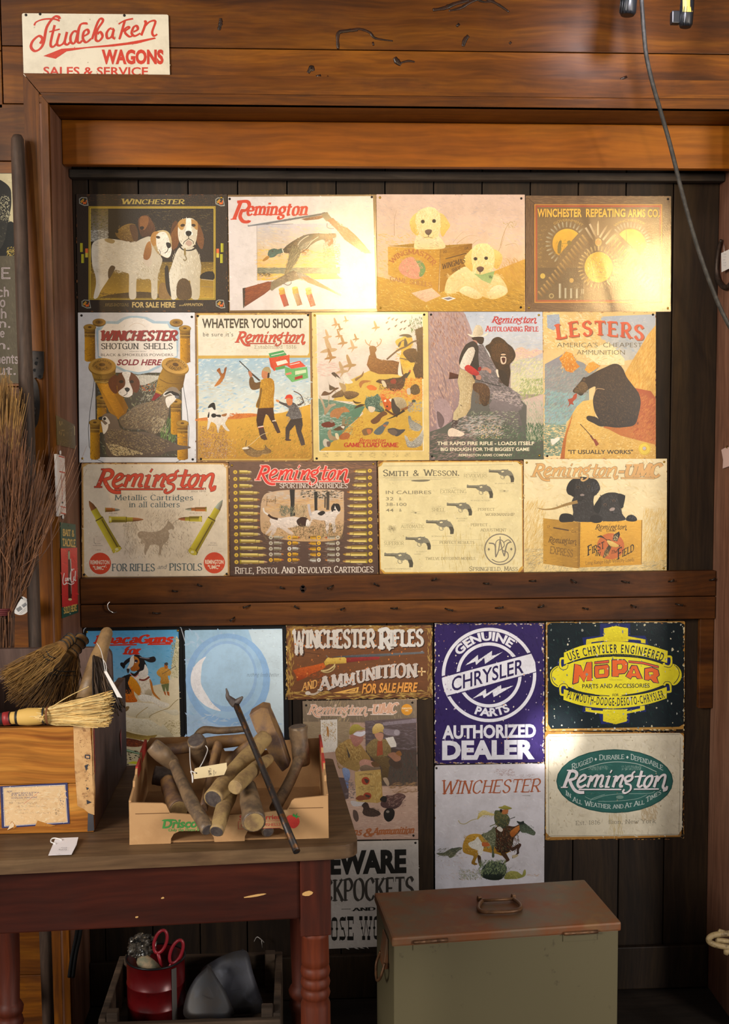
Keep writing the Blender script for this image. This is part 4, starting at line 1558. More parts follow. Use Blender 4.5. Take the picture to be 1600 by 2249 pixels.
a.text('SHELLS', 890, 512, 1268, 72, '3c3838', 'serif', T=1.7, t=0.9)
a.text('LOADED WITH', 710, 552, 920, 14, '6a6058', 'sans')
a.text('BLACK & SMOKELESS POWDERS.', 336, 606, 1284, 36, '5a504c', 'sans')
a.text('SOLD HERE', 540, 722, 1110, 76, '8a2838', 'sans', wt=0.035, it=0.28)
a.text('NUBLACK', 0, 0, 0, 34, '4a3410', 'sans', arc=(352, 660, 130, 230, 140), wt=0.01)
a.text('WINCHESTER', 0, 0, 0, 30, '5a4010', 'sans', arc=(352, 790, 120, -70, 60))
a.text('WINCHESTER', 0, 0, 0, 32, '4a3410', 'sans', arc=(1302, 800, 130, -60, 75))
a.text('LEADER', 0, 0, 0, 42, '4a3410', 'sans', arc=(1320, 640, 150, 222, 150), wt=0.01)
a.build(o, mt)
tacks(o, [(181, 1007)], YS)
tacks(o, [(179, 693), (421, 696), (423, 1009)], YS, True)

o, a, mt = sign('tin sign with a man in a yellow coat aiming at a pheasant, boy behind him', [(427.5, 686.7), (684, 686), (687.4, 1013.3), (431.8, 1015)], (425, 680, K27), YS, '8a6844', (20, 42, 1552, 1980), SATIN, rim='5a3a1c', corner=0.004)
a.draw('''
P c8a450 40 60 70 50 1480 50 1508 70 1540 1900 1520 1950 1480 1960 90 1960 60 1940
P e2dac6 52 110 84 70 1480 66 1500 95 1500 560 1480 596 60 598
F dcd4bc,e8e2d2,d4c8a8 90 110 18 0 30 60 75 1490 590
P 9cbcd0>e0dcc8:90 60 640 1515 625 1528 1420 66 1420
F b8ccd4,e4e4dc,88b0d0,d4dcd8,c8d4d8 260 130 34 -10 30 66 650 1515 1330
F d8c8a8,c8b898 20 120 12 0 8 70 940 500 1110
B c87838 60 1420 200 1400 460 1400 560 1360 760 1350 850 1380 850 1440 60 1450
F c85c28,d87c38,a84c20,c89040 90 60 12 -6 20 470 1350 830 1440
P d8a840>b08030:90 60 1450 600 1420 1160 1340 1520 1230 1535 1940 66 1945
F d8ac3c,c89430,e0bc58,b07c28,c8a048 520 60 10 -30 40 70 1440 1530 1930
F 8a7428,6a6a28,a88c38 160 70 10 -50 40 560 1500 1530 1920
F 7a4c38,a8745c,c89c80,5a4438 260 50 12 -40 50 66 1520 440 1930
F e8dcc8,5a4a40,8a6a58 150 34 9 60 60 66 1680 560 1935
P 4a9a5c 975 570 1165 528 1212 590 1000 640
P d05030 980 630 1245 590 1250 700 1045 800
P c84428 978 620 1010 640 1050 805 1000 740
P e8e0d0 1070 680 1200 650 1230 690 1090 730
P 5a9a58 1062 755 1190 722 1185 765 1070 790
P d85038 1190 715 1385 665 1460 740 1270 770
P 6aae68 1185 740 1270 770 1475 745 1490 890 1280 945 1190 850
P c8d8b0 1320 800 1460 780 1465 820 1320 850
P a83428 1315 880 1415 850 1420 890 1315 915
P e0806c 1195 830 1270 812 1275 840 1200 855
L 8 f0e8dc 1010 598 1180 560
L 8 f0e8dc 1250 720 1380 690
L 13 3a3634 594 668 720 790
L 22 40342c 712 795 860 925
B b07050 712 810 740 800 765 860 740 890 720 850
B 6a4c28 730 890 770 880 800 950 880 940 880 1010 800 1045 745 1030 722 960
B c89428>a87418:0 890 910 980 885 1040 930 1052 1040 1040 1160 1040 1280 960 1290 830 1280 810 1240 850 1130 860 1040 870 960
F d8a838,b07c1c,8a6420,e0b850 150 60 10 80 25 870 920 1040 1270
B 7a5820 815 1240 850 1130 870 1020 890 1040 870 1170 850 1280
B c07c54 885 820 900 780 950 780 970 830 960 880 910 900 885 870
B a89468 895 790 930 748 980 750 1005 800 990 840 960 810
B 3a2a20 965 830 985 825 985 880 960 890
P 4a2c20>382018 835 1285 1035 1275 1050 1400 1060 1460 1020 1480 970 1380 940 1360 920 1420 900 1520 830 1530 815 1440
L 14 d8c8b8 836 1530 908 1516
L 8 c05040 836 1542 908 1528
L 14 d8c8b8 1022 1452 1070 1442
P 4a342c 840 1545 910 1530 940 1640 960 1690 920 1700 880 1680 860 1640
P 4a342c 1025 1475 1075 1455 1120 1570 1130 1600 1090 1610 1060 1560
B 4a4444>6a6668 1105 1190 1200 1220 1260 1200 1330 1230 1380 1310 1405 1400 1330 1480 1280 1480 1250 1400 1200 1380 1240 1300 1200 1260 1120 1220
F 8a8888,5a5658,a09c98 110 40 8 60 40 1220 1230 1400 1460
B d08850 1070 1170 1110 1180 1110 1205 1080 1200
B c87c4c 1205 1160 1240 1150 1284 1170 1280 1230 1240 1250 1212 1220
B d03c24 1190 1150 1210 1115 1260 1105 1290 1140 1284 1170 1240 1150 1185 1165
P 3a302c>4a3c38 1260 1430 1410 1410 1420 1500 1400 1580 1440 1700 1450 1760 1400 1770 1340 1600 1320 1500 1250 1580 1240 1700 1195 1690 1195 1540
B 4a3430 1195 1680 1260 1690 1265 1705 1200 1705
L 12 5a4438 1300 1060 1390 1110 1430 1200
L 16 4a3830 1430 1200 1390 1235 1350 1240
F 5a4438,3a2c28 20 70 10 -30 50 1340 1140 1520 1250
B 8a4a1c>c07830 270 1000 320 920 350 870 320 820 300 790 340 760 360 830 390 820 400 770 430 750 410 850 390 900 340 970
F c89050,6a3814 20 40 7 -60 20 300 800 420 960
B ece4d8>c8c0b4 190 1300 240 1280 290 1300 330 1360 400 1370 460 1340 440 1420 410 1480 440 1540 470 1580 420 1570 360 1500 330 1560 320 1610 305 1560 290 1500 230 1460 200 1540 175 1560 185 1440
B 201c1c 186 1270 220 1225 270 1215 285 1300 260 1300 240 1270 200 1280
E 1e1a1a 262 1378 34 28
B 1e1a1a 180 1390 200 1330 205 1370 195 1410
B 2a2422 290 1370 350 1370 350 1400 300 1390
B a06a3c 360 1370 430 1350 420 1385 380 1390
B 6a5030>8a6c44 640 1810 720 1780 820 1830 920 1820 930 1760 960 1800 1010 1830 990 1870 900 1880 860 1910 780 1920 700 1890
F a88a58,4a3820,c8b080 60 40 7 10 30 700 1800 980 1890
B e4dcd0 630 1805 680 1786 720 1806 660 1818
L 5 d8c8a0 640 1820 760 1740 870 1640 960 1600
L 7 3a3434 690 1700 675 1770
''')
a.text('WHATEVER YOU SHOOT', 110, 236, 1424, 122, '4a4234', 'sans', wt=0.028)
a.text("be sure it's", 122, 348, 514, 56, '5a5248', 'sans', track=1.15)
a.remington(540, 282, 1452, 478, 'c8503c', '7a4438', 8)
a.text('Established  1816', 792, 508, 1335, 46, '9a8c70', 'serif', T=1.1, t=0.7)
a.wear(['8a5c30', 'b08850', '6a4020', 'd0b070'], 90, 14, 10)
a.build(o, mt)
tacks(o, [(434, 694), (676, 692), (441, 1008)], YS, True)

o, a, mt = sign('cream bordered tin sign crowded with wild game animals and birds', [(684.2, 686), (939.5, 685), (942.4, 1010.7), (688, 1012.4)], (680, 680, K27), YS, 'e0c884', (26, 32, 1554, 1966), (0.30, 0.06, 0.05, 0.8), rim='6a5030', corner=0.001)
a.draw('''
P f0ead8 84 66 1466 60 1480 1840 120 1848
P dcd4d0>d8c8b4:90 92 74 1458 68 1470 1835 126 1840
F e0d8d4,d4c4c0,e8e0d8,d8ccc0 200 130 26 0 30 96 76 1456 800
F d8b0a8,dcc0b4 50 130 18 0 12 100 680 520 860
P d8b858>c89c30:90 480 940 760 800 1150 700 1462 600 1470 1835 126 1838 420 1600 700 1350 560 1200 300 1180
F d0a840,c08c30,e0c468,b87c2c,dcb450 420 70 12 -10 40 500 900 1460 1830
P 6e8a78>4c7a62:20 112 1160 300 1180 560 1240 720 1260 640 1400 480 1540 380 1660 126 1840
F 5a8a70,88a898,a8c0b0,3e6a54 200 90 9 -12 15 130 1200 560 1640
F dce4e0,c8d4cc 60 80 7 -5 10 120 1340 420 1560
F a8702c,8a5424,c88838 120 50 10 -40 40 420 1400 700 1700
B d8b040 1110 420 1200 360 1300 330 1340 420 1300 560 1340 700 1240 760 1170 640 1190 540
F d8a830,c89428,e8c850 90 60 16 0 60 1120 380 1350 760
F 4a6a34,5a7a40 50 70 14 80 25 1300 90 1460 300
P 5a3c20>4a3018 1370 260 1470 220 1474 900 1380 900 1340 780 1400 600 1390 420
F 6a4a2c,3a2818,7a5c38 120 60 9 85 20 1370 260 1470 890
L 22 6a5038 1420 400 1340 420 1250 480 1160 520 1080 580 1000 650
L 14 7a6040 1250 480 1230 400 1180 420
L 14 7a6040 1400 700 1300 660 1170 630
B 6a4a28>4a3018 1210 560 1280 510 1370 510 1400 580 1390 660 1320 690 1260 640
F 8a6438,3a2414 50 40 8 20 50 1230 530 1380 670
B 4a3c28 1160 345 1210 320 1290 322 1330 355 1270 365 1240 350
B 4a3c28 1235 370 1270 430 1260 470 1225 470
B 5a4a34 1145 480 1160 430 1190 420 1170 480
P 8a5420>6a3c18:0 770 600 800 570 850 560 870 630 940 660 1080 660 1180 690 1200 760 1220 850 1180 850 1080 840 900 840 790 800 740 720
F a06a2c,7a4818,b88040,5a3814 260 50 9 10 25 770 600 870 640 1080 670 1190 700 1200 820 900 830 780 790
B e8e0d0 1160 700 1180 700 1200 840 1240 860 1150 850
B 8a5824 772 490 800 470 850 480 870 520 850 560 830 600 790 600 780 550
L 10 a87840 800 480 740 440 720 390
L 8 a87840 770 470 790 420 800 400
L 10 a87840 860 490 910 450 930 400 910 380
L 8 a87840 890 470 870 420
B 3a2a1c>5a3020 860 940 900 910 980 910 1080 890 1180 880 1240 830 1280 840 1240 930 1220 1000 1150 1060 1040 1050 980 1000 920 960
F 7a3828,2a2018,5a4a38,8a6a48 160 46 10 20 40 900 910 1230 1040
B d8c8a8 930 930 970 930 1000 1000 960 1000
B 8a3028 1050 920 1110 900 1120 960 1060 960
L 26 3a3a34 1220 930 1280 840 1300 810
E b04030 1302 800 12 16
F d88030,c86820,e0a040,e8b850 220 50 18 20 60 1240 890 1465 1180
B 5a4428 1320 1000 1380 970 1420 1010 1430 1080 1360 1110 1300 1070
F 8a7450,3a2c1c 50 46 7 60 60 1310 990 1425 1090
B c8bca8 1260 1040 1300 1020 1310 1100 1270 1100
B 4a6a5c>345044 720 1180 760 1140 830 1130 880 1100 920 1150 910 1240 960 1290 960 1340 880 1330 760 1300 720 1250
F 6a8a78,2a443a,98b0a0 140 40 12 0 70 730 1120 950 1320
B d87028 740 1000 800 980 870 1020 850 1050 770 1040
B d86a20>b84c18 920 1120 960 1100 1000 1160 1050 1150 1070 1230 1050 1300 1000 1310 960 1240
B f0e4d0 960 1190 990 1170 990 1200
B f0e4d0 1030 1170 1060 1160 1056 1200
E 1c1410 1005 1260 12 12
F d88048,e89c50,c86838 90 50 16 20 50 900 1030 1260 1140
B d8c8b0 760 1260 850 1275 830 1330 780 1330
B b8a888>8a7a60 1060 1180 1130 1140 1220 1160 1260 1230 1240 1290 1160 1310 1090 1350
B 3a302c 1060 1180 1090 1160 1120 1240 1180 1310 1120 1380 1070 1310
L 34 8a5428 1190 1310 1280 1270 1340 1210
L 26 5a3418 980 1300 1060 1350 1140 1390
T 34 2a221c 1230 1310 1120 1380 1000 1430
E 3a4a40 1352 1190 26 20
F a8a89c,88908c 50 60 14 0 30 1280 1200 1460 1330
B 6a4428 790 1450 850 1400 920 1340 970 1320 1010 1360 940 1400 900 1460 830 1490
B 7a5c3c 680 1570 740 1540 820 1550 800 1610 720 1640 690 1620
B b86c3c 740 1560 790 1560 800 1600 760 1620
B 5a6468 830 1600 880 1540 940 1500 990 1460 1030 1470 980 1540 940 1610 880 1630
B b06838 950 1500 1000 1500 980 1530
B 4a4444 1010 1560 1090 1540 1160 1560 1240 1560 1200 1610 1130 1650 1070 1610
B 6a5a50 1010 1580 1090 1555 1140 1600 1090 1640
B 7a7c78>a8a498 1280 1390 1310 1390 1330 1440 1420 1490 1460 1530 1420 1580 1340 1570 1290 1500
F 5a5c58,c0bcb0 60 40 8 30 30 1290 1440 1440 1570
B c8c4b8>8a8478 1230 1640 1260 1650 1320 1720 1420 1640 1470 1560 1470 1720 1400 1790 1280 1790 1250 1720
F 6a6a64,e0dcd0 60 50 8 -30 25 1270 1660 1460 1780
B 6a2c1c 150 1490 220 1460 300 1460 330 1500 280 1530 180 1530
B 8a8478 260 1440 290 1430 300 1470 270 1470
B 5a3c20 310 1560 380 1520 450 1500 450 1550 360 1575
B d8d0c0 400 1520 450 1515 440 1550
B 8a7c5c 420 1440 460 1430 450 1490 420 1500
B a08868 230 1600 270 1560 290 1640 370 1660 350 1700 260 1690
B d8cca8 330 1610 370 1620 376 1690 340 1670
B a86030 390 1640 460 1600 520 1620 500 1680 400 1690
B c0b8a8 170 1720 200 1680 260 1720 250 1780 190 1780
B 6a5a50 220 1720 270 1720 260 1780 230 1780
B c8b8a0>a0805c 112 1110 170 1180 200 1270 230 1260 260 1140 240 1120 250 1230 320 1220 340 1240 280 1270 220 1350 190 1370 180 1280
B b07848 270 1340 330 1290 430 1270 450 1260 520 1330 430 1340 370 1420 330 1400 270 1400
B 6a4c34 150 1110 190 1060 260 1080 330 1020 380 1020 320 1060 250 1110 160 1120
B 5a4834 240 930 260 980 330 1020 260 1050 250 980
B 8a6c48>5a4430 290 1120 380 1060 440 1040 440 1120 380 1140 300 1150
B b09468 380 960 420 950 470 1000 460 1080 430 1060
B 8a6844>4a3420 450 1070 540 1060 640 1090 600 1140 500 1170 450 1130
F a88860,3a2a1c 50 46 8 10 20 300 1060 620 1150
B 4a3420 560 1180 600 1200 670 1210 620 1225 580 1215
B 3a2a1c 600 1260 660 1230 720 1240 640 1270 580 1290
B 4a3a30 280 830 320 815 360 850 400 900 440 950 400 940 330 880
B d8cfc0 340 870 420 920 430 960 380 940
B e4dcd0 430 860 480 830 520 900 560 950 470 960
B 8a6440 590 900 660 860 700 800 690 860 640 900 600 930
B b07038 640 960 690 920 800 930 700 960 660 1020
''')
for i, (x, y, s_) in enumerate([(340, 190, 1.0), (390, 250, .8), (230, 350, 1.1), (380, 340, .9), (430, 430, 1.2), (560, 490, 1.2), (600, 380, .8), (860, 230, 1.0), (520, 720, 1.6), (250, 520, 2.0), (470, 140, .7), (420, 800, 1.5), (270, 620, 1.4)]):
 c = a.rnd.choice(['b08c5c', 'a87c4c', 'c0a078', '98703c'])
 a.draw(f'''B {c} {x - 60 * s_} {y + 20 * s_} {x - 10 * s_} {y - 8 * s_} {x + 50 * s_} {y - 6 * s_} {x + 40 * s_} {y + 10 * s_} {x} {y + 18 * s_}
B {c} {x - 10 * s_} {y} {x - 30 * s_} {y - 70 * s_} {x - 14 * s_} {y - 80 * s_} {x + 18 * s_} {y - 4 * s_}
B {c} {x} {y + 8 * s_} {x - 20 * s_} {y + 60 * s_} {x - 34 * s_} {y + 80 * s_} {x + 20 * s_} {y + 8 * s_}''')
for x, y in ((1030, 110), (1130, 130), (1080, 120), (1195, 160), (1240, 148), (1295, 205), (1185, 255), (1235, 245), (1120, 210), (1030, 250), (1005, 165)):
 a.draw(f'B 6a5a48 {x - 20} {y + 8} {x} {y - 10} {x + 20} {y - 14} {x + 4} {y + 8} {x - 6} {y + 20}')
for i in range(8):
 for k in range(5 - i % 2):
  x = 200 + i * 152
  a.draw(f'F 8a7850,a8946a 3 {60} 5 0 2 {x - 30} {1860 + k * 14} {x + 40} {1868 + k * 14}')
a.remington(634, 1674, 992, 1750, 'b83a28', under=True)
a.text('GAME LOAD GAME', 448, 1786, 1150, 50, 'b83a28', 'slab', T=2.6, t=1.6)
a.build(o, mt)
tacks(o, [(931, 691), (695, 1007)], YS, True)
tacks(o, [(690.5, 692.5)], YS)

o, a, mt = sign('tin sign with a hunter in a white hat meeting a brown bear round a cliff', [(940, 684.7), (1190.6, 684.7), (1193.2, 1009), (942.6, 1010)], (935, 680, K27), YS, 'a08c8c', (32, 30, 1530, 1950), SATIN, rim='4a3a30', corner=0.001)
a.draw('''
P b4c0d4>c8c8c8:90 480 30 1514 30 1520 620 700 620
F c0c8d8,d0d0d4,b0bcd0 90 130 26 0 20 700 40 1510 520
P d8b8a0>d8c8b0:90 1120 560 1190 500 1250 484 1340 540 1420 520 1516 530 1520 720 1130 720
F c8a0b0,d8b8c0,e0c8a0 50 80 16 10 30 1150 500 1510 650
P b8b4bc>d0c89c:90 1100 700 1260 640 1400 620 1520 560 1526 1100 1100 1100
F c8c890,d8d4a0,b0b888,e0d4a8,c8c0c4 220 90 24 -40 40 1110 640 1515 1100
F 98a468,b8b878,88986c 160 80 20 -60 30 1220 900 1520 1260
P c8b0a8>9aa084:90 1240 1180 1526 1100 1530 1700 1300 1700
F b0b0a0,d0b8b0,8a9c80 120 80 22 80 30 1260 1180 1525 1640
F 4a6a4c,3a5a44 90 100 16 90 20 1300 1480 1528 1720
P b09898>8c7478:70 34 30 490 30 560 180 600 300 560 420 480 600 420 800 420 1000 460 1200 400 1400 320 1500 160 1560 48 1590
F b89488,a08084,c4a494,8a6c70,d0ac98,9c7c74 520 120 22 75 25 40 40 470 40 560 300 470 620 420 900 420 1150 300 1440 60 1560
F 7a5850,b07858 60 90 12 70 20 60 60 540 500
L 6 6a5458 130 660 200 760 240 900 270 1050
L 7 6a5458 160 1000 230 1150 290 1260 340 1300
B a48c90 100 1200 230 1160 320 1260 340 1380 260 1500 150 1560 130 1380
B 6a585c 140 1330 200 1360 240 1450 200 1540 160 1500
P 6a6468>4a5044:90 600 480 740 450 840 640 960 860 1090 1020 1220 1100 1240 1180 1310 1250 1300 1760 1528 1700 1530 1950 48 1950 50 1590 200 1540 420 1400 560 1200 620 900
F 8a7c80,5a5458,a09498,6e6468 420 90 18 35 25 640 500 740 470 980 900 1210 1120 1240 1300 980 1240 800 1150 640 800
F a89ca0,c0b0a8,7a7074 160 80 16 5 20 860 1060 1250 1290
P 7a7074>4a4a48 820 1240 860 1180 930 1170 1250 1290 1200 1320 1310 1700 1180 1600 980 1400 840 1340
F 5a6a50,3a4a3c,8a9478,c8c0b0 320 60 14 -20 50 560 1320 1200 1680
F a0a8a8,c8c0c0,d0a898,8a8c90 190 110 12 -8 12 380 1380 1000 1640
F 3a5440,4a6448,5a7a58 260 80 12 -40 40 640 1500 1528 1940
F 8a7470,6a5858,a48884 180 120 14 -14 14 50 1600 640 1940
F d8a880,e0c8b8,c8b060 40 34 18 0 50 680 1500 980 1680
B 46321f>33241a 770 480 830 440 870 380 940 355 1010 390 1060 440 1130 500 1165 590 1140 660 1090 720 1100 820 1080 940 1070 1000 1010 940 960 840 900 740 850 640 820 560
B 5a3c20>3a2818 860 500 920 440 1010 440 1070 500 1060 600 1000 720 940 720 870 660 850 580
F 7a5630,2e2016,64452a,4a3420 340 46 9 70 40 830 420 1000 400 1120 520 1130 640 1060 720 940 720 860 640
F 3a2a1c,54391f,2a1d14 160 60 9 85 20 940 720 1090 960
E 1e1612 1005 590 36 34
E c8a888 1005 585 34 12
B d8c0a8 970 620 1000 610 1040 620 1040 690 1005 712 975 690
B 4a2018 984 630 1030 630 1026 680 1000 690
B 30231a 940 800 1000 790 1060 870 1070 1000 1000 960 950 880
B dccfbc 908 790 935 780 940 830 952 880 930 870
B e4d8c4 536 318 600 330 700 350 800 300 800 320 760 348 680 362 600 358
B d8ccb4>b8a88c:0 604 320 640 220 670 200 720 220 745 310 700 345 640 345
B 3a2a22 600 362 745 358 740 440 700 450 660 420 620 400
B b08070 612 400 660 410 670 470 640 460
B 3c3430>2c2624 540 440 620 410 680 480 680 620 690 780 620 800 560 740 470 760 430 690 450 580 500 480
B e4dcd0>c8bcac:0 560 500 620 490 634 560 600 660 560 740 500 780 440 740 470 640 510 560
B c83430>a02428 500 760 560 720 690 820 650 862 560 830
B b07868 640 870 700 850 720 890 690 920 640 910
B b08070 720 770 790 750 850 800 830 830 790 790 730 790
L 14 b08070 790 770 840 790 835 830
B 8a1c24 680 755 715 745 715 790 680 800
P 5a2c20>42221a 305 812 440 850 560 862 640 860 640 900 560 900 430 895 300 905
B 2e3034 550 860 620 850 650 880 630 920 570 920
L 10 2e2c30 640 905 780 950 980 1000
P c8b890>a89068:0 440 770 500 790 600 850 640 930 610 1020 590 1120 580 1280 520 1380 420 1420 400 1450 350 1430 360 1340 430 1240 440 1080 410 930
F d8c8a4,b09c70,e0d4b4,8a7650 200 60 9 75 20 440 800 600 900 580 1200 440 1380 400 1400 440 1100
L 8 4a3c30 440 1240 470 1250
P 4a3c3c 340 1440 430 1440 400 1520 390 1545 330 1540
F d8d0c8,2a2424 20 60 7 -6 10 330 1450 420 1540
B dccbb8 290 1570 340 1540 400 1560 460 1590 500 1620 450 1650 340 1650 290 1640
B 5a3c28>3a2818 620 960 740 960 820 1020 830 1130 800 1240 740 1250 700 1180 690 1100 620 1050
F 7a5634,3a281a,8a6a44 90 50 8 70 30 640 970 820 1230
''')
a.remington(850, 88, 1440, 196, 'b83438', '7a2830', 5)
a.text('AUTOLOADING RIFLE', 780, 282, 1462, 68, 'b83438', 'slab', T=2.4, t=1.2, sm=0.84)
a.text('THE RIGHT OF WAY', 616, 1606, 940, 26, 'd8ccbc', 'sans', wt=0.01)
a.text('THE RAPID FIRE RIFLE - LOADS ITSELF', 146, 1762, 1406, 46, 'e8dcc0', 'sans', wt=0.025)
a.text('BIG ENOUGH FOR THE BIGGEST GAME', 190, 1838, 1344, 44, 'e8dcc0', 'sans', wt=0.025)
a.text('REMINGTON ARMS COMPANY', 426, 1908, 1124, 32, 'd8ccb0', 'sans', wt=0.025)
a.build(o, mt)
tacks(o, [(1182.5, 692), (1184, 1000.5)], YS)
tacks(o, [(946, 691), (948, 1002.5)], YS, True)

o, a, mt = sign('tin sign with a seated bear holding a red cloth on a sunlit ledge', [(1191, 684.7), (1439.5, 684.7), (1439.5, 1007.4), (1193, 1008.2)], (1185, 680, K27), YS, 'd0a460', (38, 30, 1508, 1942), SATIN, rim='6a3c1c', corner=0.003)
a.draw('''
P d8b878>dcc494:90 40 30 1508 30 1508 1942 52 1945
P a0aab8>c0bcb0:90 800 90 1508 60 1500 300 1340 500 1250 640 1080 670 1000 600 900 420 800 380 760 250
F acb4bc,98a4b4,c4c0b8 90 90 30 0 40 810 110 1460 560
F d8b870,e4d0a0,d0a858,e8dcb8 260 110 30 20 40 60 50 800 520
P 98a4b4 90 70 250 60 260 200 180 270 100 240
F a4aebc,8c9cb0 30 60 26 0 40 95 75 250 250
P e8d8a8 560 560 900 420 1100 640 1100 720 760 720
F e8d4a0,f0e4c0,d8bc78 80 90 24 -10 30 500 480 1050 720
P 8a8890>8c9890:60 64 710 250 610 340 550 420 570 480 660 560 690 620 730 700 680 790 730 640 900 640 1200 300 1500 64 1500
F 9a9094,7c8488,8ca0a0,a89c90 380 110 24 -40 30 70 720 600 760 620 1100 330 1450 70 1480
P d89028>c87820 250 640 340 545 420 570 480 700 520 740 420 820 340 800
P d89830 580 780 640 690 700 680 790 735 640 830
F e0a838,c87c20,f0d8a0 70 40 14 -60 30 270 570 480 820
F e8c878,d08830 30 40 12 -40 30 590 690 770 820
F 8ab0b8,7a9c9c,98b4a8,88a4b0 240 110 26 -45 25 64 1050 620 1120 420 1360 330 1500 70 1500
F 6a8068,88a08c,7c988c 160 110 24 10 30 56 1480 330 1900
F 5a7460 40 80 20 0 30 60 1650 270 1900
P d8a850>c88c30:60 1060 900 1180 700 1400 330 1506 200 1508 1942 1200 1942 1200 1200
F e0b450,d09838,e8c878,c08428 320 140 14 110 12 1180 740 1420 340 1500 240 1500 1100 1240 1020 1160 880
P a84c20>b87030:90 1180 1010 1440 1060 1506 1150 1508 1760 1180 1740 900 1600 800 1560 1100 1200
F b86028,98401c,c88038,a85424,c07838 380 90 20 130 20 1220 1040 1500 1180 1500 1720 1200 1720 1200 1300
P d8b464>c89c44:70 360 1480 430 1340 480 1260 560 1190 700 1170 720 1400 780 1520 900 1560 1050 1640 1280 1700 1508 1760 1508 1942 300 1942 330 1600
F e0c078,d0a850,e8d090,c49440,dcb868 420 60 18 -20 50 380 1480 480 1280 640 1190 720 1420 900 1580 1260 1720 1500 1800 1480 1930 330 1930
F 98803c,b08c44 60 90 6 -10 50 350 1500 1280 1920
P c87c38>a85c28 265 1942 300 1720 350 1560 430 1340 400 1480 350 1640 330 1800 320 1942
B 3c2a1c>2a201c 690 1200 700 1120 720 1000 600 1060 540 1120 480 1090 440 1080 430 1050 480 990 530 930 560 890 600 880 640 860 740 800 850 750 940 710 1020 712 1080 770 1130 880 1220 1000 1290 1100 1310 1220 1280 1380 1230 1500 1100 1530 980 1535 860 1520 780 1520 700 1480 620 1440 605 1400 640 1380 730 1400 760 1420 710 1320
F 5a422a,2a1e18,4a3422,6a5034 700 50 9 60 50 700 1150 740 820 1000 730 1120 880 1280 1120 1280 1350 1100 1510 820 1500 720 1340
F 322620,3e3026,26201e 300 50 10 70 40 860 1040 1280 1500
B 6a5030>4a3822 440 1060 480 1000 540 940 600 960 620 1040 560 1090 480 1090
F 8a6c44,5a4228 70 40 7 30 30 460 970 620 1080
E 3a281c 578 908 28 30
E 5a4028 575 912 16 16
E 14100e 486 1006 8 8
B b04c30>983c28 440 1110 480 1090 475 1150 430 1200 440 1240 400 1230 370 1262 380 1210 365 1170 420 1150
L 9 3a2418 524 1490 600 1570 660 1640
L 22 6a3420 660 1640 700 1700
P 8a3c24 690 1690 720 1680 770 1750 730 1780
L 6 c8a070 700 1120 740 1030 840 1040
B e0dcd0 140 1690 190 1680 240 1660 256 1690 200 1740 160 1760
E d8b838 1362 1812 80 82
E b89428 1362 1812 72 74
E e0c444 1362 1812 68 70
E c89c38 1360 1808 30 30
E b8b4b4 1358 1806 22 22
''')
for i, ch in enumerate('LESTERS'):
 t = -21 + i * 7.0
 cx, cy, r = 795, 1690, 1360
 aa = math.radians(t - 2)
 hh = [190, 185, 180, 175, 180, 185, 185][i]
 x, y = 290 + i * 166, [382, 352, 338, 330, 338, 352, 376][i]
 wd = 130 if ch != 'T' else 150
 a.text(ch, x - wd * 0.48, y, x + wd * 0.42, hh, 'cc5430', 'serif', y1=y - (3 - i) * 8, T=2.4, t=0.8, it=-0.12 + i * 0.03, sh='8a5a3c')
a.text("AMERICA'S  CHEAPEST", 222, 490, 1332, 64, '6a6048', 'sans', wt=-0.008)
a.text('AMMUNITION', 480, 586, 1105, 64, '6a6048', 'sans', wt=-0.008)
a.text('"IT USUALLY WORKS"', 366, 1878, 1210, 54, '3a3024', 'sans', wt=0.02)
a.wear(['a8683c', '8a4c28', 'd8b070', '6a3c20'], 90, 10, 9)
a.build(o, mt)
tacks(o, [(1433, 691), (1201, 1001.5)], YS, True)
# ---- row three
o, a, mt = sign('cream tin sign with two long brass bullets and a faint deer, first in third row', [(178.5, 1016.7), (501.5, 1015.6), (504.7, 1270), (179.6, 1271.7)], (170, 1005, K34), YS, '94683c', (42, 54, 1572, 1250), SATIN, rim='5a3418', corner=0.004)
a.draw('''
P c8a060 50 70 90 60 1500 58 1550 80 1562 1200 1520 1240 90 1246 52 1200
P e0d2bc 60 100 110 68 1480 70 1536 110 1552 1180 1500 1226 110 1232 70 1190
F e4d8c4,d8c8b0,dccdb8,e8dcca 220 90 22 20 90 70 80 1540 1220
F c8b494,b8a488,d0bca0 60 60 6 30 60 70 80 1540 1220
F b4a48e,8e7e6c,a89880,c8b8a0,d8c8b0 190 70 9 80 40 480 640 1180 1040
F c0b098,a89680,d0c4b0 100 90 8 85 20 480 660 620 1000
F a08c74,8e7a64,b8a48c 130 50 10 20 40 640 780 930 900
F cabaa4,b0a08a 90 80 7 -70 25 700 540 1100 700
B a89680 700 860 640 830 620 790 660 760 760 770 860 750 920 690 930 660 960 670 1000 720 980 760 950 790 930 860 880 910 860 1000 840 1000 840 910 760 900 720 960 700 1010 690 950
F 8e7c68,b8a690,c8b8a4 80 46 7 30 40 660 740 940 900
L 5 a08e78 950 670 930 640 900 670
L 5 a08e78 980 690 1010 660 1050 640
B dccfbc 940 750 980 740 980 770 950 780
L 3 6a6258 170 830 175 880 190 890
L 3 8a8074 1260 430 1258 500
''')


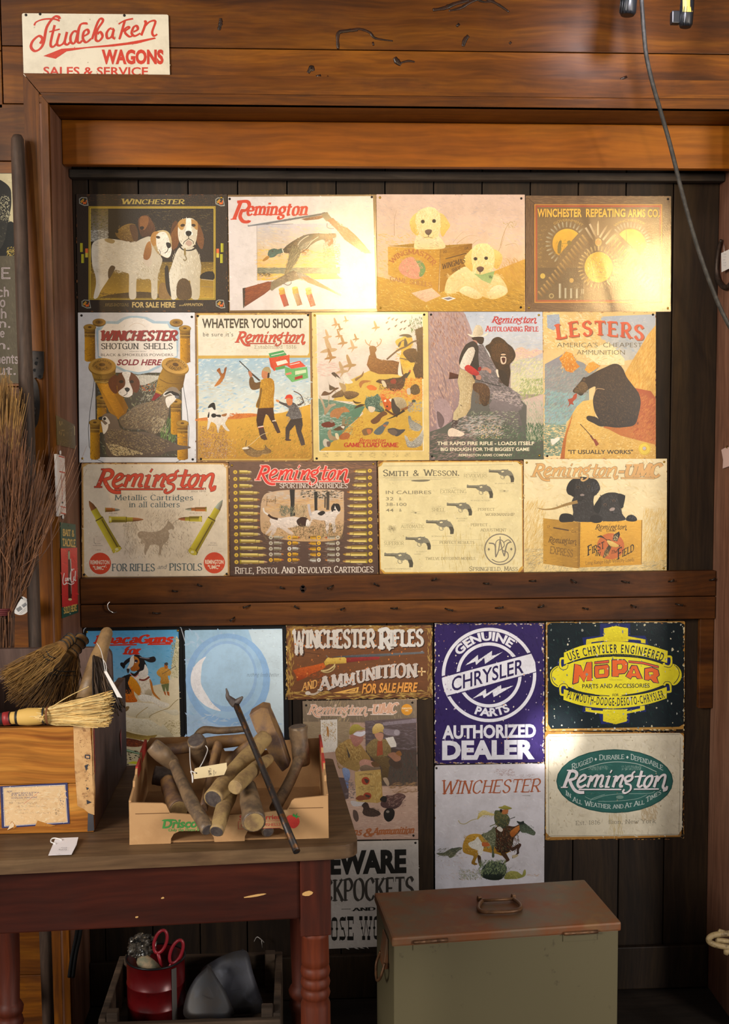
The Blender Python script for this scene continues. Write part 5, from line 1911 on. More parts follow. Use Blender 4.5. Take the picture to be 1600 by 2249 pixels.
def cart(x0, y0, x1, y1, w_, tip, c='d8c838>8a7a1c:0', neck=0.62, rim_=True):
 """a bullet drawn from base (x0, y0) to tip (x1, y1)"""
 dx, dy = x1 - x0, y1 - y0
 L_ = math.hypot(dx, dy)
 ux, uy = dx / L_, dy / L_
 q = lambda t, v: (x0 + ux * L_ * t - uy * v * w_, y0 + uy * L_ * t + ux * v * w_)
 ang = math.degrees(math.atan2(uy, ux)) + 90
 cc = c.split(':')[0] + ':%d' % int(ang)
 a.put([q(0, -0.5), q(neck, -0.47), q(neck + 0.05, -0.36), q(neck + 0.22, -0.36), q(neck + 0.22, 0.36), q(neck + 0.05, 0.36), q(neck, 0.47), q(0, 0.5)], cc)
 t0 = neck + 0.2
 a.put([q(t0, -0.34), q(t0 + (1 - t0) * 0.5, -0.26), q(1 - 0.02, -0.08), q(1, 0), q(1 - 0.02, 0.08), q(t0 + (1 - t0) * 0.5, 0.26), q(t0, 0.34)], tip + '>' + '5a3a20' + ':%d' % int(ang) if len(tip) == 6 else tip)
 a.put([q(0.03, 0.14), q(neck - 0.02, 0.14), q(neck - 0.02, 0.3), q(0.03, 0.3)], '6a5a18')
 a.put([q(neck, -0.48), q(neck + 0.02, -0.46), q(neck + 0.02, 0.46), q(neck, 0.48)], '5a4a14')
 if rim_:
  a.put([q(-0.02, -0.56), q(0.04, -0.54), q(0.04, 0.54), q(-0.02, 0.56)], 'b8a430>6a5a18:%d' % int(ang))


cart(408, 955, 118, 445, 92, 'a86a34')
a.draw('E c8b838 408 952 48 24 -28\nE e0d8a0 406 948 18 14')
cart(1192, 975, 1500, 435, 92, 'b0bcac')
a.draw('E c8b838 1190 978 46 26 28\nE e0d8a0 1186 976 18 14')
cart(288, 540, 440, 540, 44, '9aa498', 'c87838>7a4414:0', 0.45)
cart(332, 640, 684, 640, 62, 'c88048', 'c8b838>6a5a18:0', 0.48)
a.draw('E d0c040 340 640 16 32\nE e4dca0 338 638 9 16')
cart(1330, 534, 1110, 534, 44, 'b0b8a0', 'c87838>7a4414:0', 0.5)
cart(1282, 634, 1038, 634, 56, 'c87848', 'c8b838>6a5a18:0', 0.5)
a.draw('E d0c040 1270 634 16 28\nE d24828 234 1094 112 112\nE d24828 1414 1088 110 110')
a.remington(178, 112, 1430, 376, 'cc4830', '6a2a20', 9)
a.text('since 1816', 1172, 356, 1322, 18, '6a6058', 'sans', it=0.2)
a.text('Metallic Cartridges', 386, 440, 1196, 54, '5a6a6c', 'serif', T=1.5, t=0.6)
a.text('in all calibers', 534, 512, 1056, 56, '5a6a6c', 'serif', T=1.5, t=0.6)
for t_, x0, y0, x1 in (('44-40', 322, 580, 410), ('45-60 W.C.F.', 1156, 578, 1290), ('30-30', 474, 694, 560), ('SPRINGFIELD', 464, 712, 560), ('30-40', 1140, 678, 1216), ('35 REM', 180, 894, 240), ('AUTOLOADING', 160, 914, 260), ('30-06', 1370, 888, 1430), ('SPRINGFIELD', 1350, 910, 1444), ('1890', 190, 960, 240)):
 a.text(t_, x0, y0, x1, 11, '8a7c70', 'sans')
a.text('REMINGTON', 134, 1102, 330, 42, 'ecd8c0', 'sans', wt=0.03)
a.text('"UMC"', 160, 1158, 286, 38, 'ecd8c0', 'sans', wt=0.03)
a.text('REMINGTON', 1318, 1098, 1508, 42, 'ecd8c0', 'sans', wt=0.03)
a.text('"UMC"', 1346, 1150, 1470, 38, 'ecd8c0', 'sans', wt=0.03)
a.text('FOR RIFLES', 358, 1172, 798, 72, '5a6a6c', 'serif', T=1.9, t=0.7)
a.text('and', 826, 1150, 916, 42, '6a7070', 'serif', T=1.2, t=0.6, it=0.2)
a.text('PISTOLS', 950, 1166, 1286, 70, '5a6a6c', 'serif', T=1.9, t=0.7)
a.wear(['8a5a30', 'b88a50', '6a4020', 'd0b080'], 110, 12, 10)
a.specks(['f0e4d0', 'a89070'], 60, 5)
a.build(o, mt)
tacks(o, [(185, 1262), (497.5, 1260.5)], YS, True)

o, a, mt = sign('brown tin sign with rows of bullets round two bird dogs', [(502.4, 1014), (826.5, 1012.4), (830.7, 1265.3), (505.6, 1266.8)], (495, 1005, K34), YS, '5c4438', (38, 44, 1578, 1228), SATIN, rim='3a2418', corner=0.002)
a.draw('''
P 6e5446>4a362e:90 40 44 1558 40 1576 1222 52 1228
F 7a5c4a,5a4236,6a4e40,4e3a30,84644e 420 130 9 3 8 44 50 1560 1220
F 9a7256,8a6048 60 160 10 6 6 600 60 1540 150
B c4a88c>b89468:90 380 420 500 350 800 330 1180 340 1220 420 1210 780 1100 860 700 860 420 800 360 700
F d8b88c,c8a06c,b88c58,d0a878 160 120 12 2 6 400 420 1200 560
F c8bcae,b8a898 70 90 14 0 10 430 350 1180 430
F 98704a,6a5238,8a7a58,4a3e2c,b09a6c 220 60 9 30 50 390 640 1200 850
P 2e2a28 662 330 715 330 712 500 720 600 668 610 672 460
P 2e2a28 915 350 950 350 948 520 952 560 920 560
P 4a4038 1042 350 1074 350 1070 540 1040 540
P 4a4038 1022 400 1036 400 1034 520 1020 520
F 343630,2a2c28,3e4238 60 50 14 0 20 780 340 1200 420
F 6a7060,4a5044,8a8a70 60 90 8 -110 40 560 500 700 600
F c0a880,4a4a3c,d8c49c 70 90 6 -80 40 700 490 840 620
L 5 6a5844 430 400 424 500
L 5 6a5844 515 400 512 480
F 4a3c30 24 26 7 0 30 380 430 540 460
B d8ccc4>c0ac9c 455 650 480 620 560 625 680 610 760 620 800 640 760 700 700 720 640 730 690 770 700 790 660 790 600 750 540 720 520 760 490 800 460 800 480 750 430 790 410 790 450 730 470 690
B 3a241c 735 650 780 615 830 620 860 650 840 700 780 715 745 690
L 22 3a241c 540 636 480 620 440 590
L 16 d8d0c8 440 590 400 560 390 520
B e0d8d0 840 640 870 660 860 700 830 710
B d8cec6>c0b0a4 870 600 900 560 950 545 1010 560 1080 550 1110 500 1150 490 1180 530 1180 570 1150 600 1130 660 1140 760 1110 770 1100 690 1070 680 1060 780 1040 770 1030 660 980 650 900 640 870 710 850 710 880 640
L 26 b8b0b0 880 600 866 540 858 480
B 2a2422 950 580 1000 550 1030 570 990 600
B 2a2422 1090 520 1110 480 1130 480 1120 540 1100 560
B 2a2422 1130 480 1170 480 1188 530 1170 560 1140 520
E 1a1614 1128 540 10 8
F 2a241c,4a4030,8a7c54,bcae80 160 70 6 -60 50 700 690 1220 830
''')
for i in range(14):
 y = 150 + i * 71.5
 ln_ = [130, 128, 145, 210, 212, 214, 214, 208, 212, 214, 238, 270, 275, 285][i]
 cart(142 + i * 0.8, y, 142 + ln_ + i * 0.8, y + 1, 38, ['dcc8a0', 'c8a060', 'd8c8a8', 'c8a860', 'c88850', 'd8ccb0', 'c89050', 'b87848', 'c89060', 'dcc8a8', 'b89060', 'd8b868', 'd8b870', 'd8a888'][i], 'ecd880>8a6424:0', 0.66)
 a.draw(f'E a8842c {100 + i} {y} 23 22\nE d8b848 {100 + i} {y - 1} 18 17\nE 8a6a24 {100 + i} {y} 8 8')
 y = 138 + i * 71.6
 x = 1452 + i * 0.6
 ln_ = [130, 130, 148, 202, 200, 200, 200, 202, 205, 205, 208, 235, 250, 255][i]
 cart(x, y, x - ln_, y + 1, 38, ['c88848', 'c89850', 'c89850', 'c07838', 'b88848', 'dcd0b0', 'b88850', 'c88848', 'b89860', 'c07848', 'd0b080', 'd8c090', 'c8a040', 'c89850'][i], 'ecd880>8a6424:0', 0.66)
 a.draw(f'E a8842c {x + 38} {y - 2} 24 22\nE d8b848 {x + 38} {y - 3} 18 17\nE 8a6a24 {x + 38} {y - 2} 8 8')
 a.draw(f'F c8b8a8 4 60 3 0 2 {180} {y + 30} {280} {y + 36}\nF c8b8a8 4 60 3 0 2 {1320} {y + 30} {1420} {y + 36}')
for cx, sg, n in ((468, 1, 5), (660, 1, 5), (964, -1, 5), (1160, -1, 5)):
 for i in range(n):
  y = 826 + i * 58
  c = ['b8b0a0>6a6458:0', 'd8a428>8a5c10:0'][(0 if cx in (468, 1160) else 1)]
  if (cx, i) in ((468, 4), (660, 9)):
   c = 'd8a428>8a5c10:0'
  if (cx, i) in ((660, 2), (964, 4)):
   c = 'c8c4bc>7a766c:0'
  e = cx + sg * (135 if cx in (468, 1160) else 110)
  cart(cx + sg * 30, y, e, y, 34, ['c86838', '8a8478', 'c88038', 'a8a498', '4a4644'][(i * 3 + int(cx)) % 5], c, 0.55, False)
  a.draw(f'E {c.split(">")[0]} {cx} {y} 20 20\nE 7a6a4c {cx} {y} 8 8\nF b8a898 3 40 3 0 2 {min(cx, e)} {y + 24} {max(cx, e)} {y + 28}')
a.remington(306, 76, 1276, 288, 'd83c34', 'f0c8bc', 16)
a.text('SPORTING CARTRIDGES', 558, 314, 1262, 48, 'd8ccc4', 'serif', T=1.6, t=0.8)
a.text('RIFLE, PISTOL AND REVOLVER CARTRIDGES', 100, 1200, 1528, 66, 'd8ccc0', 'serif', T=1.6, t=0.7, sm=0.85, y1=1184)
a.build(o, mt)
tacks(o, [(509, 1022), (819.5, 1019)], YS)

o, a, mt = sign('yellowed cream tin sign with six small revolvers in a diagonal row', [(828.5, 1012.4), (1148.3, 1011), (1149.8, 1261), (833.2, 1263)], (820, 1005, K34), YS, '8a5c2c', (42, 30, 1550, 1212), SATIN, rim='5a3418', corner=0.004)
a.draw('''
P c89c44 56 70 100 40 1490 34 1536 70 1542 1150 1500 1200 110 1206 66 1150
P dccfa0 48 100 80 85 100 50 1480 46 1500 60 1528 90 1536 1120 1510 1140 1490 1178 120 1184 106 1170 76 1150
F e0d4a8,d4c694,dccd9c,e4d8b0 240 110 22 10 60 60 60 1525 1175
F c8b478 40 200 10 88 6 700 760 1200 1170
F d0bc84,c0a868 40 90 10 90 10 1090 760 1500 1100
L 4 b0a480 100 88 1440 72
L 3 8a8068 100 205 880 202
L 3 a0967c 120 218 800 216
L 3 a0967c 160 232 700 228
B 7a7460 390 236 470 228 580 228 560 244 490 250 410 246
''')


def pistol(x, y, s, c='7c7868'):
 p = lambda *v: ' '.join(f'{x + v[i] * s:.1f} {y + v[i + 1] * s:.1f}' for i in range(0, len(v), 2))
 a.draw(f'''
P {c} {p(0, 2, 8, -4, 20, 4, 120, 4, 140, -2, 190, 0, 230, 20, 250, 50, 262, 90, 258, 130, 226, 132, 226, 100, 212, 70, 190, 60, 170, 70, 130, 62, 100, 44, 90, 30, 0, 28)}
P 55503f {p(0, 20, 90, 22, 130, 30, 90, 32, 0, 28)}
P e0d4a8 {p(126, 18, 150, 12, 158, 24, 134, 30)}
P 4e4a3e {p(214, 60, 250, 62, 262, 92, 258, 130, 226, 132, 226, 100)}
L {5 * s:.1f} {c} {p(124, 62, 124, 84, 140, 96, 160, 90, 164, 66)}
L {6 * s:.1f} {c} {p(150, 66, 156, 78, 152, 84)}
L {6 * s:.1f} {c} {p(184, 4, 200, -4)}
''')


for x, y, s_ in ((1190, 124, 1.0), (962, 282, 1.04), (756, 468, 1.0), (542, 646, 1.1), (330, 820, 1.0), (110, 985, 1.14)):
 pistol(x, y, s_)
for x, y in ((434, 570), (1352, 345), (190, 735)):
 a.draw(f'F b0a680 20 70 3 0 30 {x - 44} {y - 14} {x + 44} {y + 14}\nB 7a7058 {x - 12} {y} {x} {y - 6} {x + 12} {y} {x} {y + 6}')
a.draw('F 9a8e6c 30 80 4 45 60 160 700 225 770')
a.text('SMITH', 98, 190, 354, 62, '6a6452', 'serif', T=1.7, t=1.0, sm=0.8)
a.text('&', 408, 188, 466, 56, '6a6452', 'serif', T=1.7, t=1.0)
a.text('WESSON.', 522, 186, 886, 62, '6a6452', 'serif', T=1.7, t=1.0, sm=0.8)
for t_, x0, y0, x1, h in (('IN CALIBRES', 126, 376, 596, 36), ('32', 126, 442, 206, 34), ('&', 262, 442, 288, 34), ('38-100', 126, 500, 340, 34), ('44', 126, 560, 206, 34), ('&', 264, 558, 290, 32)):
 a.text(t_, x0, y0, x1, h, '807860', 'sans', wt=0.005)
for t_, x0, y0, x1, h in (('REVOLVERS', 932, 204, 1172, 34), ('EXTRACTING', 688, 368, 956, 36), ('SHELL', 600, 556, 738, 34), ('AUTOMATIC', 284, 728, 522, 34), ('SUPERIOR', 106, 904, 312, 36)):
 a.text(t_, x0, y0, x1, h, 'a09670', 'serif', T=1.4, t=0.8)
 a.draw(f'L 2 a89e7c {x0} {y0 - h - 12} {x1} {y0 - h - 12}\nL 2 a89e7c {x0} {y0 + 14} {x1} {y0 + 14}\nF 9a9070 4 30 4 0 2 {(x0 + x1) / 2 - 26} {y0 - h - 24} {(x0 + x1) / 2 + 26} {y0 - h - 18}\nF 9a9070 4 30 4 0 2 {(x0 + x1) / 2 - 26} {y0 + 24} {(x0 + x1) / 2 + 26} {y0 + 30}')
for t_, x0, y0, x1, h in (('PERFECT', 1078, 548, 1250, 26), ('WORKMANSHIP', 1156, 602, 1456, 28), ('PERFECT', 1004, 708, 1176, 26), ('ADJUSTMENT', 1106, 762, 1372, 28), ('PERFECT RESULTS', 682, 890, 1042, 26), ('TWELVE DIFFERENT MODELS.', 536, 1056, 1060, 26)):
 a.text(t_, x0, y0, x1, h, '8a8060', 'serif', T=1.5, t=0.8)
for t_, x0, y0, x1 in (('44 SINGLE ACTION', 1252, 274, 1450), ('44 SINGLE ACTION', 1002, 450, 1196), ('38 DOUBLE', 850, 636, 968), ('ACTION', 868, 660, 944), ('38 SINGLE ACTION', 596, 820, 804), ('32 SAFETY', 440, 980, 548), ('HAMMER', 420, 1004, 488), ('32 SAFETY HAMMERLESS', 110, 1156, 384)):
 a.text(t_, x0, y0, x1, 14, '9a9070', 'sans')
a.draw('''
L 2 a89e7c 600 856 1110 848
L 2 a89e7c 600 908 1130 908
E 7c7466 1306 948 164 164
E dccfa0 1306 948 152 152
L 14 7c7466 1190 884 1250 900 1260 1000 1262 1030
L 12 7c7466 1262 1030 1290 960 1306 850
L 12 7c7466 1306 850 1330 960 1350 1020
L 14 7c7466 1350 1020 1376 900 1420 870
L 9 7c7466 1262 930 1262 880 1290 850 1330 860 1350 910 1300 960
L 10 7c7466 1220 1050 1280 1080 1350 1070 1390 1030 1380 980 1330 960
L 10 7c7466 1306 816 1308 850
L 9 7c7466 1340 880 1390 850 1424 880
P 7c7466 1176 948 1184 940 1190 930 1196 940 1204 948 1196 956 1190 966 1184 956
P 7c7466 1408 946 1416 938 1422 928 1428 938 1436 946 1428 954 1422 964 1416 954
''')
a.text('SPRINGFIELD, MASS', 990, 1170, 1490, 44, '807860', 'serif', T=1.6, t=0.8, sm=0.85)
a.wear(['8a5c2c', 'b08440', '6a4020', 'd0b46c'], 110, 9, 10)
a.specks(['c8a860', 'b09048'], 40, 4)
a.build(o, mt)
tacks(o, [(1141, 1016)], YS)

o, a, mt = sign('pale yellow tin sign with two black puppies in a wooden ammunition crate', [(1149.6, 1008), (1464, 1007.4), (1463, 1258), (1150, 1259)], (1140, 1000, K34), YS, 'e0d0a4', (46, 38, 1524, 1218), SATIN, rim='6a4a20', corner=0.001)
a.draw('''
P e4d8b4>dcc488:90 46 38 1524 36 1520 1216 50 1220
F e4d4ac,dcc898,e8dcb8,d8c490 260 140 30 20 50 60 50 1510 1000
F d8b870,c8a458,e0c484,b89448 240 150 6 -70 20 60 480 260 1150
F d8b870,c8a458,e0c484,d0a850 240 150 7 -75 20 1280 560 1515 1180
F 8a8068,b0a07c,6a6450,d8ccac,c8b888 260 90 6 -20 50 56 960 640 1210
F 9a8e6c,d8ccac,b8a878,7a7258 260 90 6 -10 30 600 1090 1515 1210
P b88c34>9a7228:0 246 650 624 690 616 1170 246 1120
F c8983c,a87c2c,b88c34,96702a 110 90 8 4 5 255 670 610 1120
P dca83c>c08c24:90 630 690 1270 668 1264 1130 622 1160
F e0b44c,cc962c,d8a83c,c48c28 190 120 8 -2 5 635 700 1260 1130
L 6 6a4a1c 626 690 618 1160
L 5 7a5a24 612 692 604 1150
L 6 7a5a24 1264 668 1260 1120
F 6a4a1c 40 14 5 0 5 604 700 640 1150
E c06834 942 940 142 136
B 241e1c>2e2a2a 560 680 556 590 540 480 560 430 500 400 486 340 520 270 580 232 660 222 740 236 800 260 834 340 800 400 770 430 770 520 830 600 850 680
F 3a3838,1c1a1a,4a4a4c,2a2828 160 60 10 70 50 560 260 760 660
B 1a1616 490 340 530 260 590 240 570 330 570 430 520 400
B 1e1a1a 740 240 800 270 834 340 790 410 750 400 730 330
F 4a4a50 26 50 7 -60 20 740 270 820 380
B 262220>302c2c 770 560 800 490 830 430 900 390 980 384 1040 400 1090 420 1080 500 1060 550 1040 500 1060 600 1090 670 860 680 800 620
F 3e3c3c,1a1818,4c4c50 130 50 9 60 50 830 410 1060 660
B 181414 1020 400 1080 410 1092 440 1060 550 1030 500
B 141212 764 540 830 440 850 480 830 580 800 600
E 4a3a2a 605 330 18 14
E 4a3a2a 716 320 18 14
E 141010 606 332 10 10
E 141010 716 322 10 10
B 8a7c78 625 408 650 398 672 408 660 420 635 420
L 8 141010 650 420 648 460 600 470
E 5a4638 885 510 17 14
E 5a4638 975 470 17 14
E 100c0c 886 512 9 9
E 100c0c 976 472 9 9
B a0908c 930 560 955 540 985 545 975 570 940 575
L 8 0e0c0c 955 575 965 600 1010 600
T 34 9a7c48 600 480 480 510 360 550 260 560 190 545
F 4a3820 16 30 5 70 12 380 490 600 550
B 1c1818 410 660 430 610 490 600 550 620 560 680 500 690 430 690
B 1c1818 730 680 740 630 800 615 850 640 850 685 790 700
B 141416 1100 670 1120 625 1165 615 1205 640 1212 675 1160 685
F 4a4a50 16 24 7 80 30 1130 620 1200 660
B 3a2c20 800 846 830 830 850 830 900 870 930 870 960 890 1000 920 1040 930 1030 946 980 950 920 930 900 880 850 850
B e0c070>c8a050 905 880 960 890 1030 935 990 950 930 930
P 2e241c 960 880 975 820 1030 786 1040 820 1010 890
F e0c890 8 60 6 80 10 960 800 1020 880
P 3a2c1c>6a5430 920 930 950 950 920 1020 880 1060 860 1060 880 990
F c8a860 10 60 5 60 14 870 960 930 1050
''')
a.remington(120, 82, 1020, 270, 'd2a468', '7c7458', 9)
a.text('-UMC', 1010, 224, 1446, 132, 'd2a468', 'slab', T=2.8, t=1.7, it=0.28, out='7c7458', ow=0.35)
a.draw('R 7c7458 1046 226 1400 246\nR d2a468 1050 229 1396 243')
a.remington(780, 712, 1110, 786, '6a4c1c', under=False)
a.text('UMC', 896, 790, 1000, 24, '6a4c1c', 'slab', it=0.2)
a.text('FIRST', 706, 1036, 876, 96, '2c2014', 'serif', y1=960, T=2.0, t=0.9, sm=0.72)
a.text('IN', 784, 1040, 832, 40, '2c2014', 'serif', it=0.2)
a.text('The', 944, 1020, 1010, 34, '2c2014', 'serif', it=0.2, y1=1006)
a.text('FIELD', 1016, 1076, 1182, 106, '2c2014', 'serif', y1=986, T=2.0, t=0.9, sm=0.66)
a.text('Long Range High Velocity Loads', 684, 1130, 1186, 34, '7a5a28', 'serif', y1=1092, T=1.4, t=0.8)
a.text('12', 286, 750, 314, 22, '6a4c20', 'serif')
a.text('GA', 538, 798, 588, 24, '6a4c20', 'sans', y1=804)
a.draw('L 14 5a4020 350 748 510 776')
a.remington(296, 836, 590, 920, '6a4c20', under=False, dy=24)
a.text('UMC', 376, 908, 480, 22, '6a4c20', 'slab', y1=920, it=0.2)
a.text('EXPRESS', 316, 1012, 550, 72, '7a5a28', 'serif', y1=1052, T=1.8, t=0.9, it=0.15)
a.wear(['b09048', '8a6428'], 24, 6, 6)
a.build(o, mt)
tacks(o, [(1156, 1016), (1457.5, 1014.5), (1456.5, 1248)], YS)

# ---- below the rail
YL = -0.0045
K23, K24 = 1600 / 230, 1600 / 240
BRIGHT = (0.4, 0.1, 0.12)
o, a, mt = sign('black edged tin sign with a seated hound against a blue sky, behind the brooms', [(183, 1380), (399, 1378), (407, 1712), (187, 1716)], (180, 1370, K23), YL, '0c0c0e', (20, 50, 1570, 2380), BRIGHT, corner=0.001)
a.draw('''
L 12 c8ccd4 30 2360 32 82 1512 62 1560 2360
P 5aaade>94c8e8:90 66 112 1474 90 1480 900 1486 1000 66 1200
F 62b0e0,74bce8,58a4d8 60 160 40 0 40 80 130 1440 900
P e0d2b4>c8b890:90 66 1180 1110 940 1200 920 1478 790 1516 2360 70 2360
F e4d8bc,d8c8a4,c4b288,ece0c8 260 90 18 -10 30 500 960 1500 2000
P dcd2b0 1440 180 1478 240 1478 800 1340 850 1380 560 1420 350
F e0d8b8,8a8c50,b0ac78,6a7240,d0c8a0 130 40 18 70 60 1360 200 1475 820
F 9a8a58,7a6838,b8a878 60 60 14 -20 30 1250 1480 1500 1700
B f0901c>c05c10 490 920 540 870 720 800 770 900 800 1090 840 1190 640 1190 560 1080
B 221a18 550 870 640 800 760 770 700 900 760 1050 700 1070 640 1060 590 960
F e88018,a8480c,2a1c18,f0a030 90 50 14 70 40 520 1000 780 1180
B e49a20>c87c14 740 800 820 860 880 950 910 1050 880 1100 820 1060 760 980 720 900
B f0e8dc>d8ccb8 760 780 900 800 1000 780 1040 850 1080 980 1090 1080 1010 1100 930 1080 900 1000 860 900
F c8bca4,f4eee4,b8a888 50 60 14 80 20 880 840 1060 1080
B b87020 1030 850 1070 900 1100 1040 1200 1160 1140 1130 1070 1050
B c8baa0>a8987c 990 1010 1040 1000 1070 1060 1050 1100 960 1080
L 26 7a3020 870 850 950 860 1030 810
B f0ece4>d8cebc 860 1100 950 1080 1080 1110 1200 1180 1320 1220 1330 1250 1260 1290 1180 1260 1060 1190 940 1190 870 1150
B 1e1a1e 740 510 790 480 860 474 930 520 970 600 990 660 930 720 870 740 820 700 800 620 760 560 700 600 660 640 640 690 610 640 660 560
B f0e8dc 740 520 790 480 800 560 780 640 750 660 700 700 680 690 720 620
B c87c2c>a85c1c 790 500 850 520 880 580 860 640 880 680 830 720 760 720 740 680 780 640 800 580
E 2a2030 826 570 26 24
E e8e0e0 818 590 14 8
B 241e20 860 500 980 520 1040 510 1100 500 1128 540 1110 580 1040 590 960 560
L 14 8a7c84 880 510 980 530 1030 530
B 141216 640 680 590 640 586 600 620 590 640 620 660 650
B 3a2a24 680 690 720 690 720 730 700 760
B d88478 720 760 800 770 870 720 870 760 820 820 780 800
B 2a1c18 740 740 800 760 880 690 890 720 820 800 770 790
B f4f0ec>d8d0c8 870 740 940 700 960 620 1000 680 1010 760 960 820 880 830
B d8a048>b07c2c 1140 740 1190 680 1250 660 1330 690 1360 740 1340 790 1310 800 1330 900 1260 920 1200 910 1200 820 1160 790
F e8c070,8a5c1c 24 40 8 80 30 1180 690 1320 900
B c06a1c 1256 620 1300 630 1310 670 1270 690
B 4a4440 1262 600 1300 590 1315 620 1290 640 1260 620
L 9 6a5c48 1220 770 1430 645
P 6a7044 1210 930 1330 910 1320 1030 1290 1030 1270 960 1270 1040 1240 1030
P a8581c 1244 1030 1276 1040 1286 1100 1262 1080
P a8581c 1290 1030 1330 1040 1336 1104 1306 1090
B e8e2d4>c0b494 520 1290 620 1220 800 1200 980 1210 1120 1230 1200 1290 1330 1320 1440 1310 1480 1370 1440 1400 1360 1390 1260 1340 1160 1330 1080 1390 1030 1440 880 1440 760 1420 640 1380
B 8a7048>6a4c2c 540 1330 620 1290 690 1260 724 1270 700 1320 640 1350
L 8 8a7438 1030 1440 1050 1400 1200 1330 1320 1290 1400 1210 1470 1150
L 8 a08440 830 1440 840 1400 920 1330 1010 1270
B e4decc>b0a280 534 1470 600 1380 700 1430 860 1450 1000 1460 1080 1490 1200 1570 1240 1540 1330 1640 1410 1740 1300 1740 1200 1700 1130 1700 980 1700 700 1640 560 1680
B 6a5224>a88a3c 560 1700 640 1640 800 1680 1000 1710 1150 1700 1000 1780 700 1740
F c8bc98,e8e2d4,a09068 80 60 12 20 20 560 1460 1160 1640
B 5a2414>7a3818 540 1760 720 1750 900 1790 960 1820 860 1880 620 1860
F b05818,3a1410 40 60 16 10 20 560 1770 920 1870
P 4a6a3c 540 1870 880 1970 880 2000 540 1920
P b8ccb8 540 1880 880 1980 880 1988 540 1896
F 18140e,2a2014 60 80 30 0 30 540 1920 1490 2340
P c8c428 545 1990 620 2040 545 2090
P d0cc30 690 2130 780 2100 880 2110 860 2150
''')
qs = 'd83418'
a.text('IthacaGuns', 190, 300, 1366, 118, qs, 'slab', y1=290, T=3.0, t=1.7, it=0.28)
a.draw('P d83418 196 318 838 308 832 330 194 340\nP d83418 1004 304 1362 298 1354 320 998 326')
a.text('for', 630, 466, 880, 110, qs, 'slab', y1=462, T=3.0, t=1.7, it=0.28)
a.draw('P d83418 630 458 880 452 878 468 632 470')
a.build(o, mt)
tacks(o, [(390.5, 1385), (190.5, 1388)], YL)

o, a, mt = sign('black edged tin sign with a white crescent on pale blue rings', [(399.5, 1377.5), (628.5, 1374), (636, 1712), (408, 1715)], (395, 1370, K24), YL, '0c0c10', (64, 70, 1530, 2272), BRIGHT, corner=0.001)
a.draw('''
P a8d0ec>b8ccf0:60 68 94 1496 72 1534 2270 120 2270
F b4d8f0,a0c8ec,b8d0f0,c4dcf4 120 220 60 40 60 80 110 1490 1700
P cfe2ee 1000 86 1496 80 1520 1600 1200 1500 1240 800
E 98c0ec 700 820 620 680
E acd0f0 700 800 520 590
E a0c4ec 690 770 440 520
E b4d6f2 690 750 400 460
B f8f6fa 380 480 260 560 180 680 156 820 180 950 250 1080 360 1190 480 1250 600 1275 480 1170 380 1020 310 880 310 720 330 580
F f8f6f8,eceaf0 40 90 20 70 20 190 640 300 1000
F c8dcf0,b0ccee 60 200 40 -20 40 130 1320 1500 2000
''')
a.text('nothing feels better...', 975, 772, 1486, 56, '5a6478', 'stroke', T=0.7, t=0.35, it=0.45)
a.build(o, mt)
tacks(o, [(405, 1383), (621, 1380)], YL, True)

o, a, mt = sign('wood-brown tin sign with a lever rifle, widest sign under the rail', [(627, 1374), (946.5, 1372.5), (950, 1530.5), (631, 1537)], (620, 1365, K34), YL, '6e4426', (34, 40, 1550, 806), SATIN, rim='5a3418', corner=0.003)
a.draw('''
F 7a4a28,5e3820,865632,6a4226 360 180 8 2 5 40 44 1540 800
F a07a38,b08a44,8a6830 60 200 16 0 8 60 40 1520 90
F a8843c,b8944c,987438 40 120 22 90 20 40 60 110 780
F a88440,c0a058,987438 50 160 22 0 10 60 720 1540 800
F b8944c,9a7840 30 100 20 90 14 1500 80 1545 760
L 4 3a2214 100 300 400 340
P c05a1c>8a3410:90 108 505 180 480 300 458 420 428 448 470 400 500 300 540 220 590 150 618 140 560
F d0682c,8a3a14 40 80 7 -18 8 150 480 430 580
P d8b454>a8842c:90 430 420 450 390 470 370 500 380 580 372 640 368 668 390 660 430 560 436 480 440 440 460
L 14 c8b078 396 510 470 500 530 460 540 440
L 12 b09c68 400 500 420 520 470 524 520 500 545 460
L 12 6a5c50 470 372 450 350
P 98302c>70201c:90 660 376 760 366 1000 362 1000 392 900 400 660 424
P 6a6c70>44464a:90 500 366 740 346 1460 312 1468 330 1000 362 700 372
L 8 8a8c90 1430 312 1450 306
L 20 b8a898 250 742 330 750 400 700 430 640
E c8bcb0 262 740 28 20
P e0ac58 516 740 790 676 776 736 630 742
P 6e4426 640 730 770 690 760 722 680 730
P e0ac58 680 726 756 698 750 718
P e8c890 1400 512 1432 512 1432 480 1444 480 1444 512 1474 512 1474 524 1444 524 1444 556 1432 556 1432 524 1400 524
E e8c890 1438 482 10 8
E e8c890 1438 554 10 8
E e8c890 1404 518 8 10
E e8c890 1472 518 8 10
''')
a.text('W', 118, 330, 222, 236, 'c8c0b8', 'serif', T=2.6, t=1.6, sh='3a2214')
a.text('INCHESTER', 246, 268, 950, 172, 'c8c0b8', 'serif', T=3.0, t=1.3, sh='3a2214', y1=262)
a.text('R', 1006, 280, 1116, 200, 'd0ccc8', 'serif', T=3.0, t=1.3, sh='3a2214')
a.text('IFLES', 1112, 252, 1452, 158, 'd0ccc8', 'serif', T=3.0, t=1.3, sh='3a2214', y1=246)
a.text('AND', 206, 716, 354, 76, 'd8a058', 'serif', T=2.0, t=1.2, y1=680, it=0.1)
